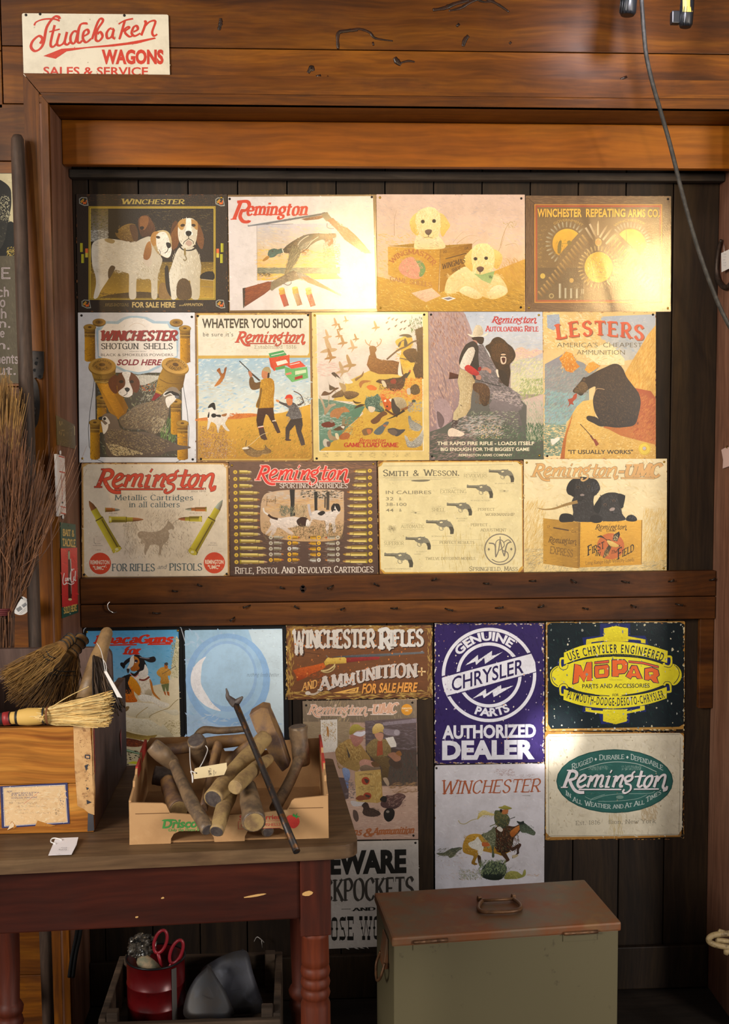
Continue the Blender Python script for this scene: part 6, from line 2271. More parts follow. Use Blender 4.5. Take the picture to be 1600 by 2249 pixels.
for i, ch in enumerate('AMMUNITION'):
 x = [390, 510, 636, 770, 866, 962, 1022, 1118, 1176, 1288][i]
 x1 = [484, 620, 744, 850, 952, 1010, 1108, 1160, 1270, 1384][i]
 y = [712, 684, 664, 632, 610, 594, 588, 582, 580, 580][i]
 a.text(ch, x, y, x1, [134, 128, 120, 124, 124, 126, 124, 130, 134, 132][i], 'c8bcb4', 'serif', y1=y - 12, T=2.8, t=1.2, sh='3a2214')
a.text('FOR', 820, 738, 970, 98, 'e09a48', 'sans', wt=0.035, it=0.25, sh='3a2010')
a.text('SALE', 992, 732, 1164, 98, 'e09a48', 'sans', wt=0.035, it=0.25, sh='3a2010')
a.text('HERE', 1184, 726, 1384, 98, 'e09a48', 'sans', wt=0.035, it=0.25, sh='3a2010')
a.specks(['c87838', 'b86830', '8a4a20'], 160, 8, (120, 100, 1440, 700))
a.wear(['3a2414', 'd0b070', 'e0c890'], 80, 10, 8)
a.build(o, mt)

K275 = 1600 / 275
o, a, mt = sign('tin sign with two duck hunters seated by a barrel and decoys', [(664, 1540), (914.5, 1535), (918, 1842), (671, 1846)], (655, 1530, K275), YL, 'b49484', (52, 40, 1530, 1840), SATIN, rim='5a3a28', corner=0.001)
a.draw('''
P 8a7864>7a6a58 56 56 1506 34 1512 330 56 330
F 9a8870,7a6856,a8947c,6a5a4c 180 140 14 88 8 60 50 1500 330
F b8a078 30 190 12 -70 10 380 60 640 400
P 9a866c>8a765c 58 320 660 320 640 620 60 800
F a89478,8a7660 120 120 14 4 10 60 330 640 640
P 6a5858>4e4240:90 850 310 1506 270 1512 700 860 640
F 7a6a70,564848,8a7c84,4a3e40 200 130 14 2 8 860 310 1505 680
P 8a7c84 1080 330 1506 280 1508 330 1080 370
P 4a3a34>5a4a40:90 860 640 1510 690 1520 1140 860 1140
F 4a5048,3a3834,5a4a44 130 90 14 85 12 1160 720 1515 1120
P c8a894>b8988a:90 420 1180 1520 1140 1528 1820 440 1830
F d0b0a0,c0a090,b89484,d8bcac 260 140 16 2 10 600 1200 1520 1800
P 5a4a4a 56 1000 640 1040 640 1300 60 1500
P dcd4cc 285 300 495 290 498 700 288 722
F c8a868,8a7858,d8ccb8,b08850 90 40 14 60 50 300 320 480 570
B b07838 360 390 380 390 390 470 380 520 366 470
B a8844c>866838 470 700 520 620 600 560 680 540 780 600 850 690 920 790 900 850 780 830 780 920 740 950 640 920 560 880 500 820
F c0a060,8a6c38,6a5028,d0b474 170 70 14 60 50 490 580 800 920
B 9a7c48 640 820 780 820 770 940 720 950 640 910 560 880
B 4a4038 640 780 620 680 600 620 640 700 660 760
B b07c70>9a6458 660 500 700 480 800 480 830 540 800 590 740 640 690 600
B b0a04c>8a7834 650 480 660 400 700 360 760 355 810 390 850 410 800 430 740 440 690 480
B d8d4e0 700 480 750 450 800 450 850 440 850 480 800 510 740 500
B b88878 780 830 850 800 960 830 1000 870 960 900 880 920 800 900
B 8a7460>6a5444 790 900 860 870 960 900 1040 900 1020 950 900 970 800 950
B 6a4c30 930 840 1000 830 1040 880 1000 900 950 890
B 8f784c>715c38 860 660 900 590 970 540 1060 540 1140 560 1180 660 1170 740 1080 770 960 790 900 730
F a08a5c,6a5634 90 60 12 70 40 880 570 1160 760
P 9a4c30 1010 570 1070 560 1080 740 1000 760
B b8846c 970 480 1010 460 1080 470 1080 530 1050 570 1000 540
B d8bc7c>b8944c 950 470 946 400 990 350 1050 345 1090 390 1092 460 1050 450 990 470
B 6a5434>584428 950 790 1080 770 1170 790 1160 900 1130 1050 1060 1060 1060 900
B 4a3a30 1170 800 1300 830 1320 900 1240 920 1160 860
B b09880 1080 1040 1130 1040 1160 1110 1140 1140 1100 1090
B 9a6c54 1140 740 1220 710 1300 760 1300 810 1240 830 1180 780
B 8a5c30 1240 720 1290 690 1320 740 1290 760
P d8d0c8 1110 530 1210 510 1250 600 1250 640 1180 650
B 8a7c84 1090 410 1200 420 1290 430 1290 490 1220 500 1100 480
E a89ca4 1255 458 36 36
P c8a868>b08c4c:0 720 960 1050 930 1080 1330 1010 1360 740 1340
F d8bc7c,b8985c 90 90 14 85 10 730 970 1060 1340
E a8442c 858 1076 52 50
B 4a3a30 840 1050 900 1070 870 1110
E a8442c 880 1270 52 46
B 4a3a30 850 1250 920 1270 880 1300
F 6a5234 14 90 5 0 4 770 980 950 1000
F 6a5234 14 90 5 0 4 770 1140 960 1200
B 8a9ac0>6a7ca8 560 920 640 930 660 1000 640 1080 600 1080
B 6a80b0 600 1080 640 1100 630 1180
F 7a6c6c 40 60 14 0 30 600 1050 720 1300
B 8a4c30 730 1300 790 1260 870 1280 910 1310 840 1320 780 1330
B c8c0c0 670 1330 800 1350 850 1350 820 1390 700 1400
B 3a2a24>4a3830 810 1390 850 1350 890 1370 910 1420 960 1430 1050 1490 1000 1530 880 1530 820 1490 830 1430
F 6a5444,2a1e1a 40 50 9 20 20 830 1420 1040 1520
B 6a4a44>4a3434 1050 1370 1080 1300 1130 1260 1200 1260 1280 1230 1370 1270 1330 1330 1310 1380 1240 1430 1140 1430 1070 1410
F a8847c,3a2824,c0a090 60 60 10 -20 20 1130 1250 1360 1400
B 2a2420 1040 1320 1080 1270 1130 1290 1110 1350
B 2a221e>1e1a18 1090 1480 1130 1430 1200 1430 1230 1480 1210 1560 1150 1600 1100 1560
E 8a8078 1140 1470 22 16
B 5a4840 700 1450 750 1470 770 1560 740 1600 700 1540
F a8845c,8a6a4c 50 120 12 -6 10 1180 1100 1515 1230
E e09a30 1384 166 72 72
''')
a.remington(116, 100, 880, 268, 'd8a88c', 'ecdcd4', 14)
a.text('-UMC', 878, 216, 1252, 118, 'd8a88c', 'slab', T=2.8, t=1.7, it=0.28, out='ecdcd4', ow=0.5, y1=206)
a.draw('R e4d0c4 918 222 1216 234')
a.text('REMINGTON', 1322, 160, 1448, 22, 'f4e0b8', 'sans', wt=0.02)
a.text('UMC', 1360, 188, 1408, 20, 'f4e0b8', 'sans', wt=0.02)
a.text('Guns', 560, 1770, 800, 90, 'a8643c', 'serif', T=2.4, t=1.2, it=0.3)
a.text('&', 826, 1788, 944, 100, 'a8643c', 'serif', T=2.4, t=1.2, it=0.2)
a.text('Ammunition', 950, 1766, 1468, 84, 'a8643c', 'serif', y1=1744, T=2.6, t=1.4, it=0.35)
a.draw('L 8 a8643c 950 1766 1000 1740 1400 1758')
a.build(o, mt)
tacks(o, [(672, 1549), (905, 1543), (907.5, 1835)], YL, True)

o, a, mt = sign('dark blue worn tin sign with white double ring and slanted band', [(953.5, 1368.4), (1194.8, 1368), (1194.8, 1674), (954.3, 1678)], (940, 1360, K27), YL, '2e1f5a', (82, 52, 1508, 1880), (0.3, 0.12, 0.2), rim='8a6a40', corner=0.006)
a.draw('''
F 281a52,34245e,221648,3a2a68 260 120 30 80 40 90 60 1500 1870
''')
W_ = 'dcdce8'
ring = lambda r: [(790 + r * math.cos(t), 725 + r * math.sin(t)) for t in (2 * PI * i / 72 for i in range(72))]
for r, c in ((615, W_), (572, '2c1e56'), (424, W_), (382, '2c1e56')):
 a.put(ring(r), c)
a.draw('''
P 2c1e56 172 742 1340 428 1342 452 174 766
P 2c1e56 250 1010 1410 688 1408 664 244 990
P dcdce8 180 760 700 620 1340 448 1390 560 1402 680 800 848 242 994 195 860
P dcdce8 482 600 645 464 648 534 830 410 826 484 970 424 738 582 728 500 622 596 612 550
P dcdce8 574 1034 748 906 754 972 946 856 950 906 1108 864 850 1014 836 948 720 1026 706 984
''')
a.text('GENUINE', 0, 0, 0, 112, W_, 'sans', arc=(790, 725, 452, -56, 38), wt=0.04)
a.text('PARTS', 0, 0, 0, 106, W_, 'sans', arc=(790, 725, 536, 201, 149), wt=0.04)
a.text('CHRYSLER', 305, 940, 1240, 192, '2a1e50', 'sans', y1=694, wt=0.012)
a.text('AUTHORIZED', 184, 1550, 1400, 168, W_, 'sans', y1=1530, wt=0.04)
a.text('DEALER', 180, 1818, 1384, 236, W_, 'sans', y1=1806, wt=0.05)
a.specks(['d8d0d8', 'b0a0c0', 'e0d8c8', '8a78a8'], 130, 9)
a.specks(['c88858'], 14, 8)
a.wear(['d8ccc0', 'e4dcd4', 'b89878', 'a07850'], 240, 20, 12)
a.build(o, mt)

o, a, mt = sign('black worn tin sign with a yellow oval car-parts emblem', [(1198.4, 1366.3), (1503.7, 1364), (1500.6, 1601.5), (1197.4, 1605.6)], (1185, 1355, K33), YL, 'b08440', (64, 52, 1540, 1210), (0.28, 0.12, 0.2), rim='6a4020', corner=0.005)
a.draw('''
P 0f1c22 80 90 120 62 1490 56 1540 80 1530 1140 1480 1170 120 1192 86 1140
F 12262a,0c181e,18302e 160 110 30 60 40 90 80 1520 1160
P 1a2460 640 70 960 70 960 200 1120 200 1160 300 470 310 450 220 640 200
P 1a2460 460 950 1120 930 1130 1010 960 1020 950 1130 650 1140 630 1030 450 1010
E 1a2460 232 490 46 46
E 1a2460 1370 480 46 46
E 1a2460 240 780 46 46
E 1a2460 1366 770 46 46
P e0d428>d0c020 680 122 810 96 938 120 938 205 1124 240 1124 282 1076 276 1074 248 938 238 938 262 680 262 680 252 548 270 546 286 490 294 494 240 680 208
P e0d428>d0c020 484 962 546 974 546 992 670 1000 670 984 926 984 926 1004 1066 974 1066 950 1114 944 1116 990 926 1030 924 1112 808 1142 672 1110 672 1034 486 1006
B e0d428 108 625 130 560 200 520 300 560 780 420 1300 560 1400 500 1470 530 1508 600 1490 680 1420 730 1300 690 780 860 280 720 200 750 130 710
''')
for pts in ([(256, 380), (470, 300), (780, 262), (1100, 290), (1360, 362), (1354, 490), (1100, 420), (800, 395), (480, 430), (256, 505)], [(254, 770), (480, 830), (800, 850), (1120, 815), (1350, 745), (1350, 866), (1120, 935), (800, 974), (480, 950), (250, 882)]):
 half = len(pts) // 2
 c = catmull([Vector(p) for p in pts[:half]], 6) + catmull([Vector(p) for p in pts[half:]], 6)
 a.put([tuple(p) for p in c], 'e0d428')
a.draw('''
B e0d428 150 620 260 520 480 452 780 424 1100 446 1340 520 1460 610 1360 700 1120 790 800 835 480 805 240 720
L 7 16203c 190 530 140 570 122 620 140 690 190 735
L 7 16203c 1430 510 1470 550 1484 610 1460 670 1424 710
L 8 16203c 300 500 420 455 540 435
L 8 16203c 1070 428 1200 448 1310 486
L 8 16203c 300 745 480 815 740 842
L 8 16203c 870 835 1120 800 1310 740
L 22 e0d428 260 440 218 450 216 520 240 548 280 540 290 500
L 22 e0d428 1358 420 1398 430 1398 500 1370 526 1326 514 1318 490
L 22 e0d428 290 760 280 730 240 724 216 750 220 820 260 830
L 22 e0d428 1320 730 1340 700 1374 704 1390 730 1392 790 1352 800
L 6 16203c 206 446 204 525 236 560 286 552 300 510
L 6 16203c 1410 430 1410 505 1376 538 1320 526
L 6 16203c 300 750 280 716 236 712 204 745 208 826
L 6 16203c 1310 720 1336 690 1380 692 1402 728 1404 798
''')
# the five big letters of the emblem, each in its navy outline
big = {'M': [(352, 712), (372, 500), (430, 520), (466, 590), (500, 486), (550, 480), (552, 678), (500, 680), (500, 610), (468, 690), (420, 620), (404, 696)],
    'P': [(770, 460), (900, 458), (930, 490), (928, 566), (900, 600), (838, 604), (836, 632), (770, 634)],
    'A': [(978, 520), (1028, 520), (1088, 660), (1036, 654), (1022, 632), (980, 632), (966, 658), (916, 634)],
    'R': [(1118, 552), (1190, 540), (1256, 566), (1268, 620), (1240, 644), (1262, 704), (1210, 694), (1180, 660), (1162, 662), (1162, 672), (1116, 668)],
    'O': [(590, 522), (720, 510), (732, 530), (730, 620), (716, 640), (600, 650), (586, 630), (584, 540)]}
for k, p in big.items():
 c = (sum(q[0] for q in p) / len(p), sum(q[1] for q in p) / len(p))
 a.many(ribbon([Vector(q) for q in p + [p[0]]], lambda t, u: 18, 6), '1a2048')
 a.many([p], 'e0662c')
for p in ([(632, 562), (682, 556), (684, 604), (630, 608)], [(828, 508), (868, 506), (878, 530), (866, 556), (828, 558)], [(1000, 560), (1016, 600), (986, 600)], [(1160, 590), (1200, 588), (1206, 612), (1162, 616)]):
 a.many(ribbon([Vector(q) for q in p + [p[0]]], lambda t, u: 12, 4), '1a2048')
 a.many([p], 'e0d428')
a.draw('P 1a2048 578 474 736 456 736 492 580 504\nP d85838 584 480 730 463 730 486 584 497\nP 1a2048 940 462 1100 476 1266 520 1264 550 1100 506 944 490\nP d85838 946 468 1098 482 1260 526 1258 542 1100 500 948 484')
a.text('USE CHRYSLER ENGINEERED', 0, 0, 0, 92, '141c38', 'sans', arc=(800, 1760, 1380, -20.6, 21.2), wt=0.016, track=1.35)
a.text('CHRYSLER CORPORATION', 0, 0, 0, 26, '5a5a38', 'sans', arc=(806, 1700, 1286, -10.2, 10.6))
a.text('TRADE MARK', 736, 676, 880, 12, '7a7430', 'sans')
a.text('PARTS AND ACCESSORIES', 450, 760, 1168, 46, '20242c', 'sans', y1=752, wt=0.01)
a.text('FOR', 772, 846, 838, 28, '20242c', 'sans', y1=842, wt=0.015)
a.text('PLYMOUTH-DODGE-DESOTO-CHRYSLER', 0, 0, 0, 88, '141c38', 'sans', arc=(800, -720, 1665, 198.1, 161.4), wt=0.014, track=1.3)
a.specks(['c8ccc4', '9aa09c', 'd8d0b8', '707c7a'], 130, 9)
a.specks(['c8c0a0', '8a8c84'], 24, 16)
a.wear(['d8c8a0', 'c8b890', 'b08440', '8a6030'], 260, 14, 11)
a.build(o, mt)

o, a, mt = sign('weathered white tin sign with a green oval logo, lowest on the right', [(1196, 1606), (1501.6, 1610), (1495.4, 1838), (1197.4, 1845.6)], (1185, 1595, K33), YL, 'a87838', (56, 58, 1534, 1208), (0.28, 0.12, 0.25), rim='5a3418', corner=0.006)
a.draw('''
P d4cab4 60 120 90 84 1490 72 1532 110 1510 1100 1470 1160 110 1180 64 1130
F d8d0bc,c8bca4,dcd4c4,ccc2ac,bcb096 320 120 30 60 60 66 90 1515 1165
F c4b48c,ccbc98,b8a478 40 160 9 88 6 740 930 880 1160
F c4b294,bca888 50 90 24 70 20 1080 840 1240 1000
L 4 6a6458 92 140 96 1140 130 1168 1440 1150 1480 1110 1494 120
L 3 6a6458 100 110 1490 84
E 1c4844 796 585 622 340
E 2c5e58 796 585 612 331
F 306660,285650,386c64 110 120 30 10 30 300 400 1300 800
L 6 b8c4bc 420 470 640 400 830 380 1050 405 1240 485
L 5 8aa49c 480 750 560 780 690 740 860 720 1160 715 1220 690
L 5 8aa49c 540 800 560 770 690 726
L 5 8aa49c 620 800 760 800 900 790 1040 770 1140 730
E 6a8880 850 755 40 20
F 7a9890,5a7c74,a0b4ac 60 44 6 60 30 520 420 730 465
F 7a9890,5a7c74,a0b4ac 60 44 6 120 30 870 420 1080 465
P c8d0cc 594 336 608 352 594 370 580 352
P c8d0cc 931 314 945 330 931 348 917 330
''')
a.text('RUGGED', 332, 462, 566, 62, 'b8c4c0', 'sans', y1=374, sm=0.8) if False else None
a.text('RUGGED', 340, 464, 562, 60, 'b8c4c0', 'serif', y1=376, T=1.5, t=0.9, sm=0.8)
a.text('DURABLE', 632, 360, 896, 54, 'b8c4c0', 'serif', y1=346, T=1.5, t=0.9, sm=0.82)
for t_, x0, y0, x1, y1 in (('DEPEND', 968, 352, 1160, 402), ('ABLE', 1166, 402, 1310, 470)):
 a.text(t_, x0, y0, x1, 56 if t_[0] == 'D' else 48, 'b8c4c0', 'serif', y1=y1, T=1.5, t=0.9, sm=0.82 if t_[0] == 'D' else None)
a.text('IN', 276, 732, 330, 50, 'b8c4c0', 'serif', y1=764, T=1.6, t=1.0, sm=0.82)
a.text('ALL', 352, 800, 446, 50, 'b8c4c0', 'serif', y1=834, T=1.6, t=1.0, sm=0.82)
a.text('WEATHER', 480, 844, 750, 52, 'b8c4c0', 'serif', y1=880, T=1.6, t=1.0, sm=0.8)
a.text('AND', 778, 876, 888, 40, 'b8c4c0', 'serif', y1=872, T=1.6, t=1.0)
a.text('AT', 908, 868, 980, 50, 'b8c4c0', 'serif', y1=858, T=1.6, t=1.0, sm=0.8)
a.text('ALL', 1004, 852, 1110, 50, 'b8c4c0', 'serif', y1=828, T=1.6, t=1.0, sm=0.8)
a.text('TIMES', 1130, 812, 1290, 52, 'b8c4c0', 'serif', y1=720, T=1.6, t=1.0, sm=0.8)
a.remington(226, 462, 1362, 722, '1c3a38', dy=0.0) if False else None
a.remington(234, 470, 1370, 730, '183432')
a.remington(226, 460, 1362, 722, 'e0d8dc')
a.text('Est. 1816', 382, 1052, 642, 42, '8a8474', 'serif', y1=1044, T=1.2, t=0.8)
a.text('Ilion, New York', 730, 1040, 1232, 42, '8a8474', 'serif', y1=1030, T=1.2, t=0.8)
a.specks(['a89878', 'b8a488', '9a8a6c'], 60, 8)
a.wear(['a87838', '8a5828', 'c89c50', '6a4020'], 140, 9, 9)
a.build(o, mt)

o, a, mt = sign('white tin sign with a rider on a galloping horse, above the steel chest', [(954, 1681), (1195.7, 1676.7), (1194, 1985), (955.5, 1990)], (940, 1670, K27), YL, 'd0ccd4', (86, 42, 1512, 1880), (0.28, 0.12, 0.25), rim='8a6030', corner=0.006)
a.draw('''
F d8d4dc,ccc8d2,dcdce2,d4ccd0 160 130 34 20 60 100 80 1490 1600
F c8b8b4,d8c4b8 40 90 8 10 40 100 1200 500 1560
B 4a5048>6a6a50 104 1210 200 1200 270 1160 340 1140 420 1130 440 1150 380 1190 330 1250 280 1270 250 1240 170 1240
F 2a3028,7a7c64,b0a888 60 60 8 -20 14 130 1140 430 1250
B c89a3c>8a6424 450 1180 450 1100 480 1020 530 970 620 955 700 970 780 1000 860 1060 900 1140 1000 1180 1080 1180 1040 1200 960 1240 900 1220 800 1200 700 1180 640 1180 650 1230 620 1290 610 1330 640 1345 620 1362 570 1350 564 1320 590 1250 540 1230 480 1210
F e0b850,a87c2c,c8a868,6a4a1c 110 60 12 30 40 470 980 740 1180
B d8d4cc 520 1080 600 1040 640 1000 690 1060 720 1120 690 1240 640 1270 650 1180 560 1140
B 4a3020>33241c 860 900 900 860 960 850 1040 850 1120 860 1190 830 1220 860 1180 940 1120 1000 1100 1080 1060 1180 1000 1200 920 1200 880 1160 850 1060
F 6a4028,2a2a24,8a8c68,a85838,4a5a48,20180f 190 60 11 70 40 870 860 1180 1190
B c07838>9a5424 1060 940 1120 880 1200 840 1200 880 1140 960 1090 1000
B 3a4438>5a6250 1190 830 1240 810 1310 860 1380 920 1396 940 1380 975 1340 970 1280 945 1220 940 1190 900
B 2a302c 1150 790 1200 800 1240 790 1240 830 1180 830
F 8aa08c,1e241e 26 40 9 40 20 1220 850 1370 960
B 4a3024>2e2420 1060 1150 1120 1120 1180 1080 1210 1100 1180 1160 1180 1210 1150 1230 1110 1270 1090 1270 1110 1240 1150 1210 1150 1150 1100 1180
B b8a888 1090 1240 1150 1225 1170 1240 1110 1275
B 4a3424 940 1210 1000 1200 1040 1260 1055 1300 1010 1330 980 1360 970 1340 1010 1300 980 1260
B 4a3424 640 1240 680 1250 690 1330 690 1380 660 1360
B 6a6c54>4a5440 690 970 760 940 820 900 860 860 880 960 870 1080 850 1160 860 1250 830 1260 830 1170 800 1080 760 1040
F a8a884,3a4438,c8c4a8,6a7454 90 50 10 60 40 720 930 870 1140
B b86438 700 1070 770 1070 800 1110 710 1120
B 5a6040>3a4034 860 680 880 650 960 660 1020 700 1060 760 1040 840 980 880 900 860 860 780
F 8a8858,2a2c28,a87c3c,707850 90 46 10 50 50 870 670 1040 860
B b06c40 960 650 990 640 1040 640 1030 690 990 700 960 690
B 2a2420 930 640 960 640 960 670 940 680
B a8a050>7c7838 910 610 960 600 990 584 1040 600 1090 624 1040 640 960 634
B d8d0c8 890 880 930 860 970 900 950 930 910 910
L 9 4a4a48 1040 770 1130 738
B d8c890>b8a050 660 690 720 650 800 680 860 700 840 720 760 710 700 720 640 770
L 8 b0a468 640 760 560 780 480 826 420 820 390 780
F e0d498,a89448 30 60 7 -10 30 650 660 840 740
L 10 6a6c44 800 860 870 830 920 810
B 3a4440>20261e 680 1480 720 1380 800 1320 900 1320 1000 1360 1020 1430 960 1540 840 1560 720 1530
F 8a9c6c,b8c490,5a6c50,98a878,2a342c 220 70 8 -80 40 660 1300 1010 1480
F a0a884,b8b898,6a7a70,c8a890 120 60 8 30 50 400 1420 700 1550
F 4a5a48,8a8c68 50 50 7 -30 40 960 1390 1080 1540
B a8a45c>7a7c3c 990 1540 1020 1470 1080 1440 1160 1450 1220 1490 1240 1440 1260 1420 1270 1460 1250 1510 1160 1540 1080 1545
F c8c478,6a5c2c 40 40 8 20 40 1020 1450 1160 1540
F a89090,b8a0a0 60 50 7 -20 40 880 110 1120 200
F a89090,b8a0a0 60 46 6 -20 40 1060 180 1460 300
F c8a890 20 40 6 0 20 1280 1480 1440 1510
''')
a.text('WINCHESTER', 160, 440, 1440, 180, 'a85c3c', 'serif', y1=408, T=1.3, t=0.6, it=0.25, sm=0.92)
a.text('TRADE MARK', 1220, 464, 1330, 12, '8a8078', 'sans')
a.specks(['a8a0a0', 'b8a898'], 50, 5)
a.wear(['d8d0d0', 'b09070', '8a6840'], 60, 8, 8)
a.build(o, mt)
tacks(o, [(958, 1687)], YL, True)

K240 = 1600 / 240
o, a, mt = sign('grey-white paper-like tin sign with heavy black warning lettering, behind the table leg', [(672, 1850), (918, 1845), (921, 2075), (676, 2086)], (700, 1830, K240), YL, 'c2b8b0', (-180, 100, 1470, 1700), (0.5, 0.1, 0.2), corner=0.001)
a.draw('F c8beb6,b8aea6,ccc4bc 160 160 40 40 60 -170 130 1460 1690')
BK = '17140f'
a.text('BEWARE', -40, 590, 1280, 322, BK, 'sans', y1=560, wt=0.055)
a.text('PICKPOCKETS', -140, 1004, 1390, 310, '3c3630', 'serif', y1=955, T=2.3, t=0.5)
a.text('AND', 500, 1140, 820, 44, BK, 'serif', y1=1128, T=2.6, t=1.0)
a.draw('L 7 4a443e 330 1112 460 1110\nL 7 4a443e 870 1104 1000 1100\nE 4a443e 340 1112 10 5\nE 4a443e 455 1110 10 5')
for i, (ch, x) in enumerate((('L', 40), ('O', 180), ('S', 300), ('E', 414), ('W', 590), ('O', 800), ('M', 940), ('E', 1130), ('N', 1290))):
 w_ = {'W': 190, 'M': 160}.get(ch, 92)
 y = 1580 - i * 4
 p = lambda *v: ' '.join(f'{x + v[j] * w_ / 100:.0f} {y - v[j + 1]:.0f}' for j in range(0, len(v), 2))
 if ch in 'OS':
  a.draw(f'''
P {BK} {p(0, 290, 16, 335, 50, 350, 84, 335, 100, 290)}
P {BK} {p(0, 60, 16, 15, 50, 0, 84, 15, 100, 60)}''')
  if ch == 'O':
   a.draw(f'L 12 {BK} {p(10, 300, 10, 50)}\nL 12 {BK} {p(90, 300, 90, 50)}\nE {BK} {x + 0.1 * w_:.0f} {y - 175} 17 22\nE {BK} {x + 0.9 * w_:.0f} {y - 175} 17 22')
  else:
   a.draw(f'L 12 {BK} {p(10, 300, 30, 200, 70, 150, 90, 50)}\nE {BK} {x + 0.5 * w_:.0f} {y - 175} 22 20\nR {BK} {x + 0.86 * w_:.0f} {y - 350} {x + w_} {y - 290}\nR {BK} {x} {y - 60} {x + 0.14 * w_:.0f} {y}')
 elif ch in 'LE':
  a.draw(f'R {BK} {x} {y - 350} {x + (w_ if ch == "E" else w_ * 0.5):.0f} {y - 292}\nR {BK} {x} {y - 58} {x + w_} {y}\nL 12 {BK} {p(22, 300, 22, 50)}')
  if ch == 'E':
   a.draw(f'R {BK} {x + 0.2 * w_:.0f} {y - 192} {x + 0.75 * w_:.0f} {y - 160}\nL 10 {BK} {p(96, 292, 96, 240)}\nL 10 {BK} {p(96, 58, 96, 110)}')
 elif ch == 'W':
  a.draw(f'R {BK} {x} {y - 350} {x + 46} {y - 290}\nR {BK} {x + 76} {y - 350} {x + 122} {y - 290}\nR {BK} {x + 150} {y - 350} {x + 190} {y - 290}\nR {BK} {x + 42} {y - 60} {x + 86} {y}\nR {BK} {x + 118} {y - 60} {x + 160} {y}\nL 7 {BK} {x + 20} {y - 300} {x + 66} {y - 30}\nL 7 {BK} {x + 66} {y - 30} {x + 98} {y - 300}\nL 7 {BK} {x + 98} {y - 300} {x + 138} {y - 30}\nL 7 {BK} {x + 138} {y - 30} {x + 172} {y - 300}\nE {BK} {x + 40} {y - 175} 16 22\nE {BK} {x + 152} {y - 175} 16 22')
a.build(o, mt)
tacks(o, [(912, 1851)], YL, True)

# ---- over the door
YT = YW - 0.006
o, a, mt = sign('cream tin sign with red script lettering tucked behind the casing over the door', [(48, 29), (369.5, 32), (373, 172), (52, 171)], (0, 0, 2.0), YT, 'd8cdb6', (96, 56, 748, 344), (0.45, 0.08, 0.08), group='')
RD = 'c03018'
for w_, pts in ((13, [(262, 84), (256, 74), (236, 76), (205, 120), (192, 185), (176, 214), (152, 224), (136, 206), (144, 180), (170, 158), (186, 170), (176, 192)]), (9, [(150, 112), (160, 96), (196, 84), (240, 84), (262, 92)]),
    (12, [(240, 110), (222, 190), (232, 206), (250, 190)]), (9, [(216, 140), (262, 128)]), (12, [(262, 146), (250, 190), (262, 200), (282, 184), (294, 140)]), (12, [(294, 140), (284, 186), (296, 196), (306, 186)]),
    (12, [(340, 140), (324, 138), (310, 160), (312, 186), (330, 184), (352, 110), (384, 104), (352, 110), (340, 176), (350, 188), (360, 178)]),
    (12, [(366, 160), (388, 146), (384, 130), (368, 140), (364, 170), (378, 186), (400, 170)]), (12, [(404, 172), (424, 110), (440, 82), (452, 92), (428, 130), (420, 172), (434, 180), (450, 160), (440, 140), (428, 150)]),
    (12, [(498, 128), (482, 126), (468, 146), (472, 168), (490, 160), (500, 128), (494, 160), (506, 170)]), (12, [(548, 90), (528, 160), (522, 172)]), (10, [(520, 106), (548, 90), (584, 82)]), (11, [(530, 146), (556, 120), (568, 122), (548, 140), (566, 160), (580, 158)]),
    (12, [(580, 142), (604, 130), (600, 114), (586, 120), (578, 146), (592, 158), (616, 146)]), (12, [(620, 156), (640, 100), (632, 94)]), (11, [(632, 120), (656, 96), (682, 94), (668, 140), (676, 158), (690, 150)])):
 a.many(ribbon(catmull([Vector(p) for p in pts], 5), lambda a_, t_: w_ * (0.62 + 0.38 * abs(math.sin(a_ + 0.5)))), RD)
a.draw('P c03018 190 246 270 214 360 208 480 196 560 186 680 164 684 170 600 192 500 204 380 212 292 226 244 258')
a.text('WAGONS', 446, 278, 718, 60, RD, 'sans', wt=0.05, y1=278)
a.text('SALES & SERVICE', 190, 330, 650, 38, RD, 'sans', wt=0.02, y1=332)
a.specks(['b8a890', 'a89878'], 20, 3)
a.build(o, mt)
tacks(o, [(57, 33), (88, 31), (273, 34)], YT, True)
# ------------------------------------------------------------------ the table
M_TTOP = wood('worn_table_top', '44301e', '684e36', '806546', 'x', 14, 0.5, 0.0, 0.35, '2a1a10', 0.2, 0.15)
M_TRED = wood('red_stained_wood', '2a1008', '40170b', '522210', 'x', 12, 0.45, 0.0, 0.3, '241008', 0.15, 0.2)
M_TLEG = wood('red_stained_leg', '361408', '521f0e', '682c14', 'z', 14, 0.55, 0.0, 0.35, '2a120a', 0.15, 0.1)
M_SCUFF = plain('bare_wood_scuff', 'c09458', 0.7)
TA = math.radians(3.2)
TC = Vector((0.104, -1.157, 0))
TU = Vector((-math.cos(TA), -math.sin(TA), 0))
TV = Vector((-math.sin(TA), math.cos(TA), 0))
TZ = 0.78


def tt(u, v, z):
 return TC + TU * u + TV * v + Vector((0, 0, z))


def thing(name, label, cat, loc, group=None):
 return tag(link(name, None, loc=loc), label, cat, group)


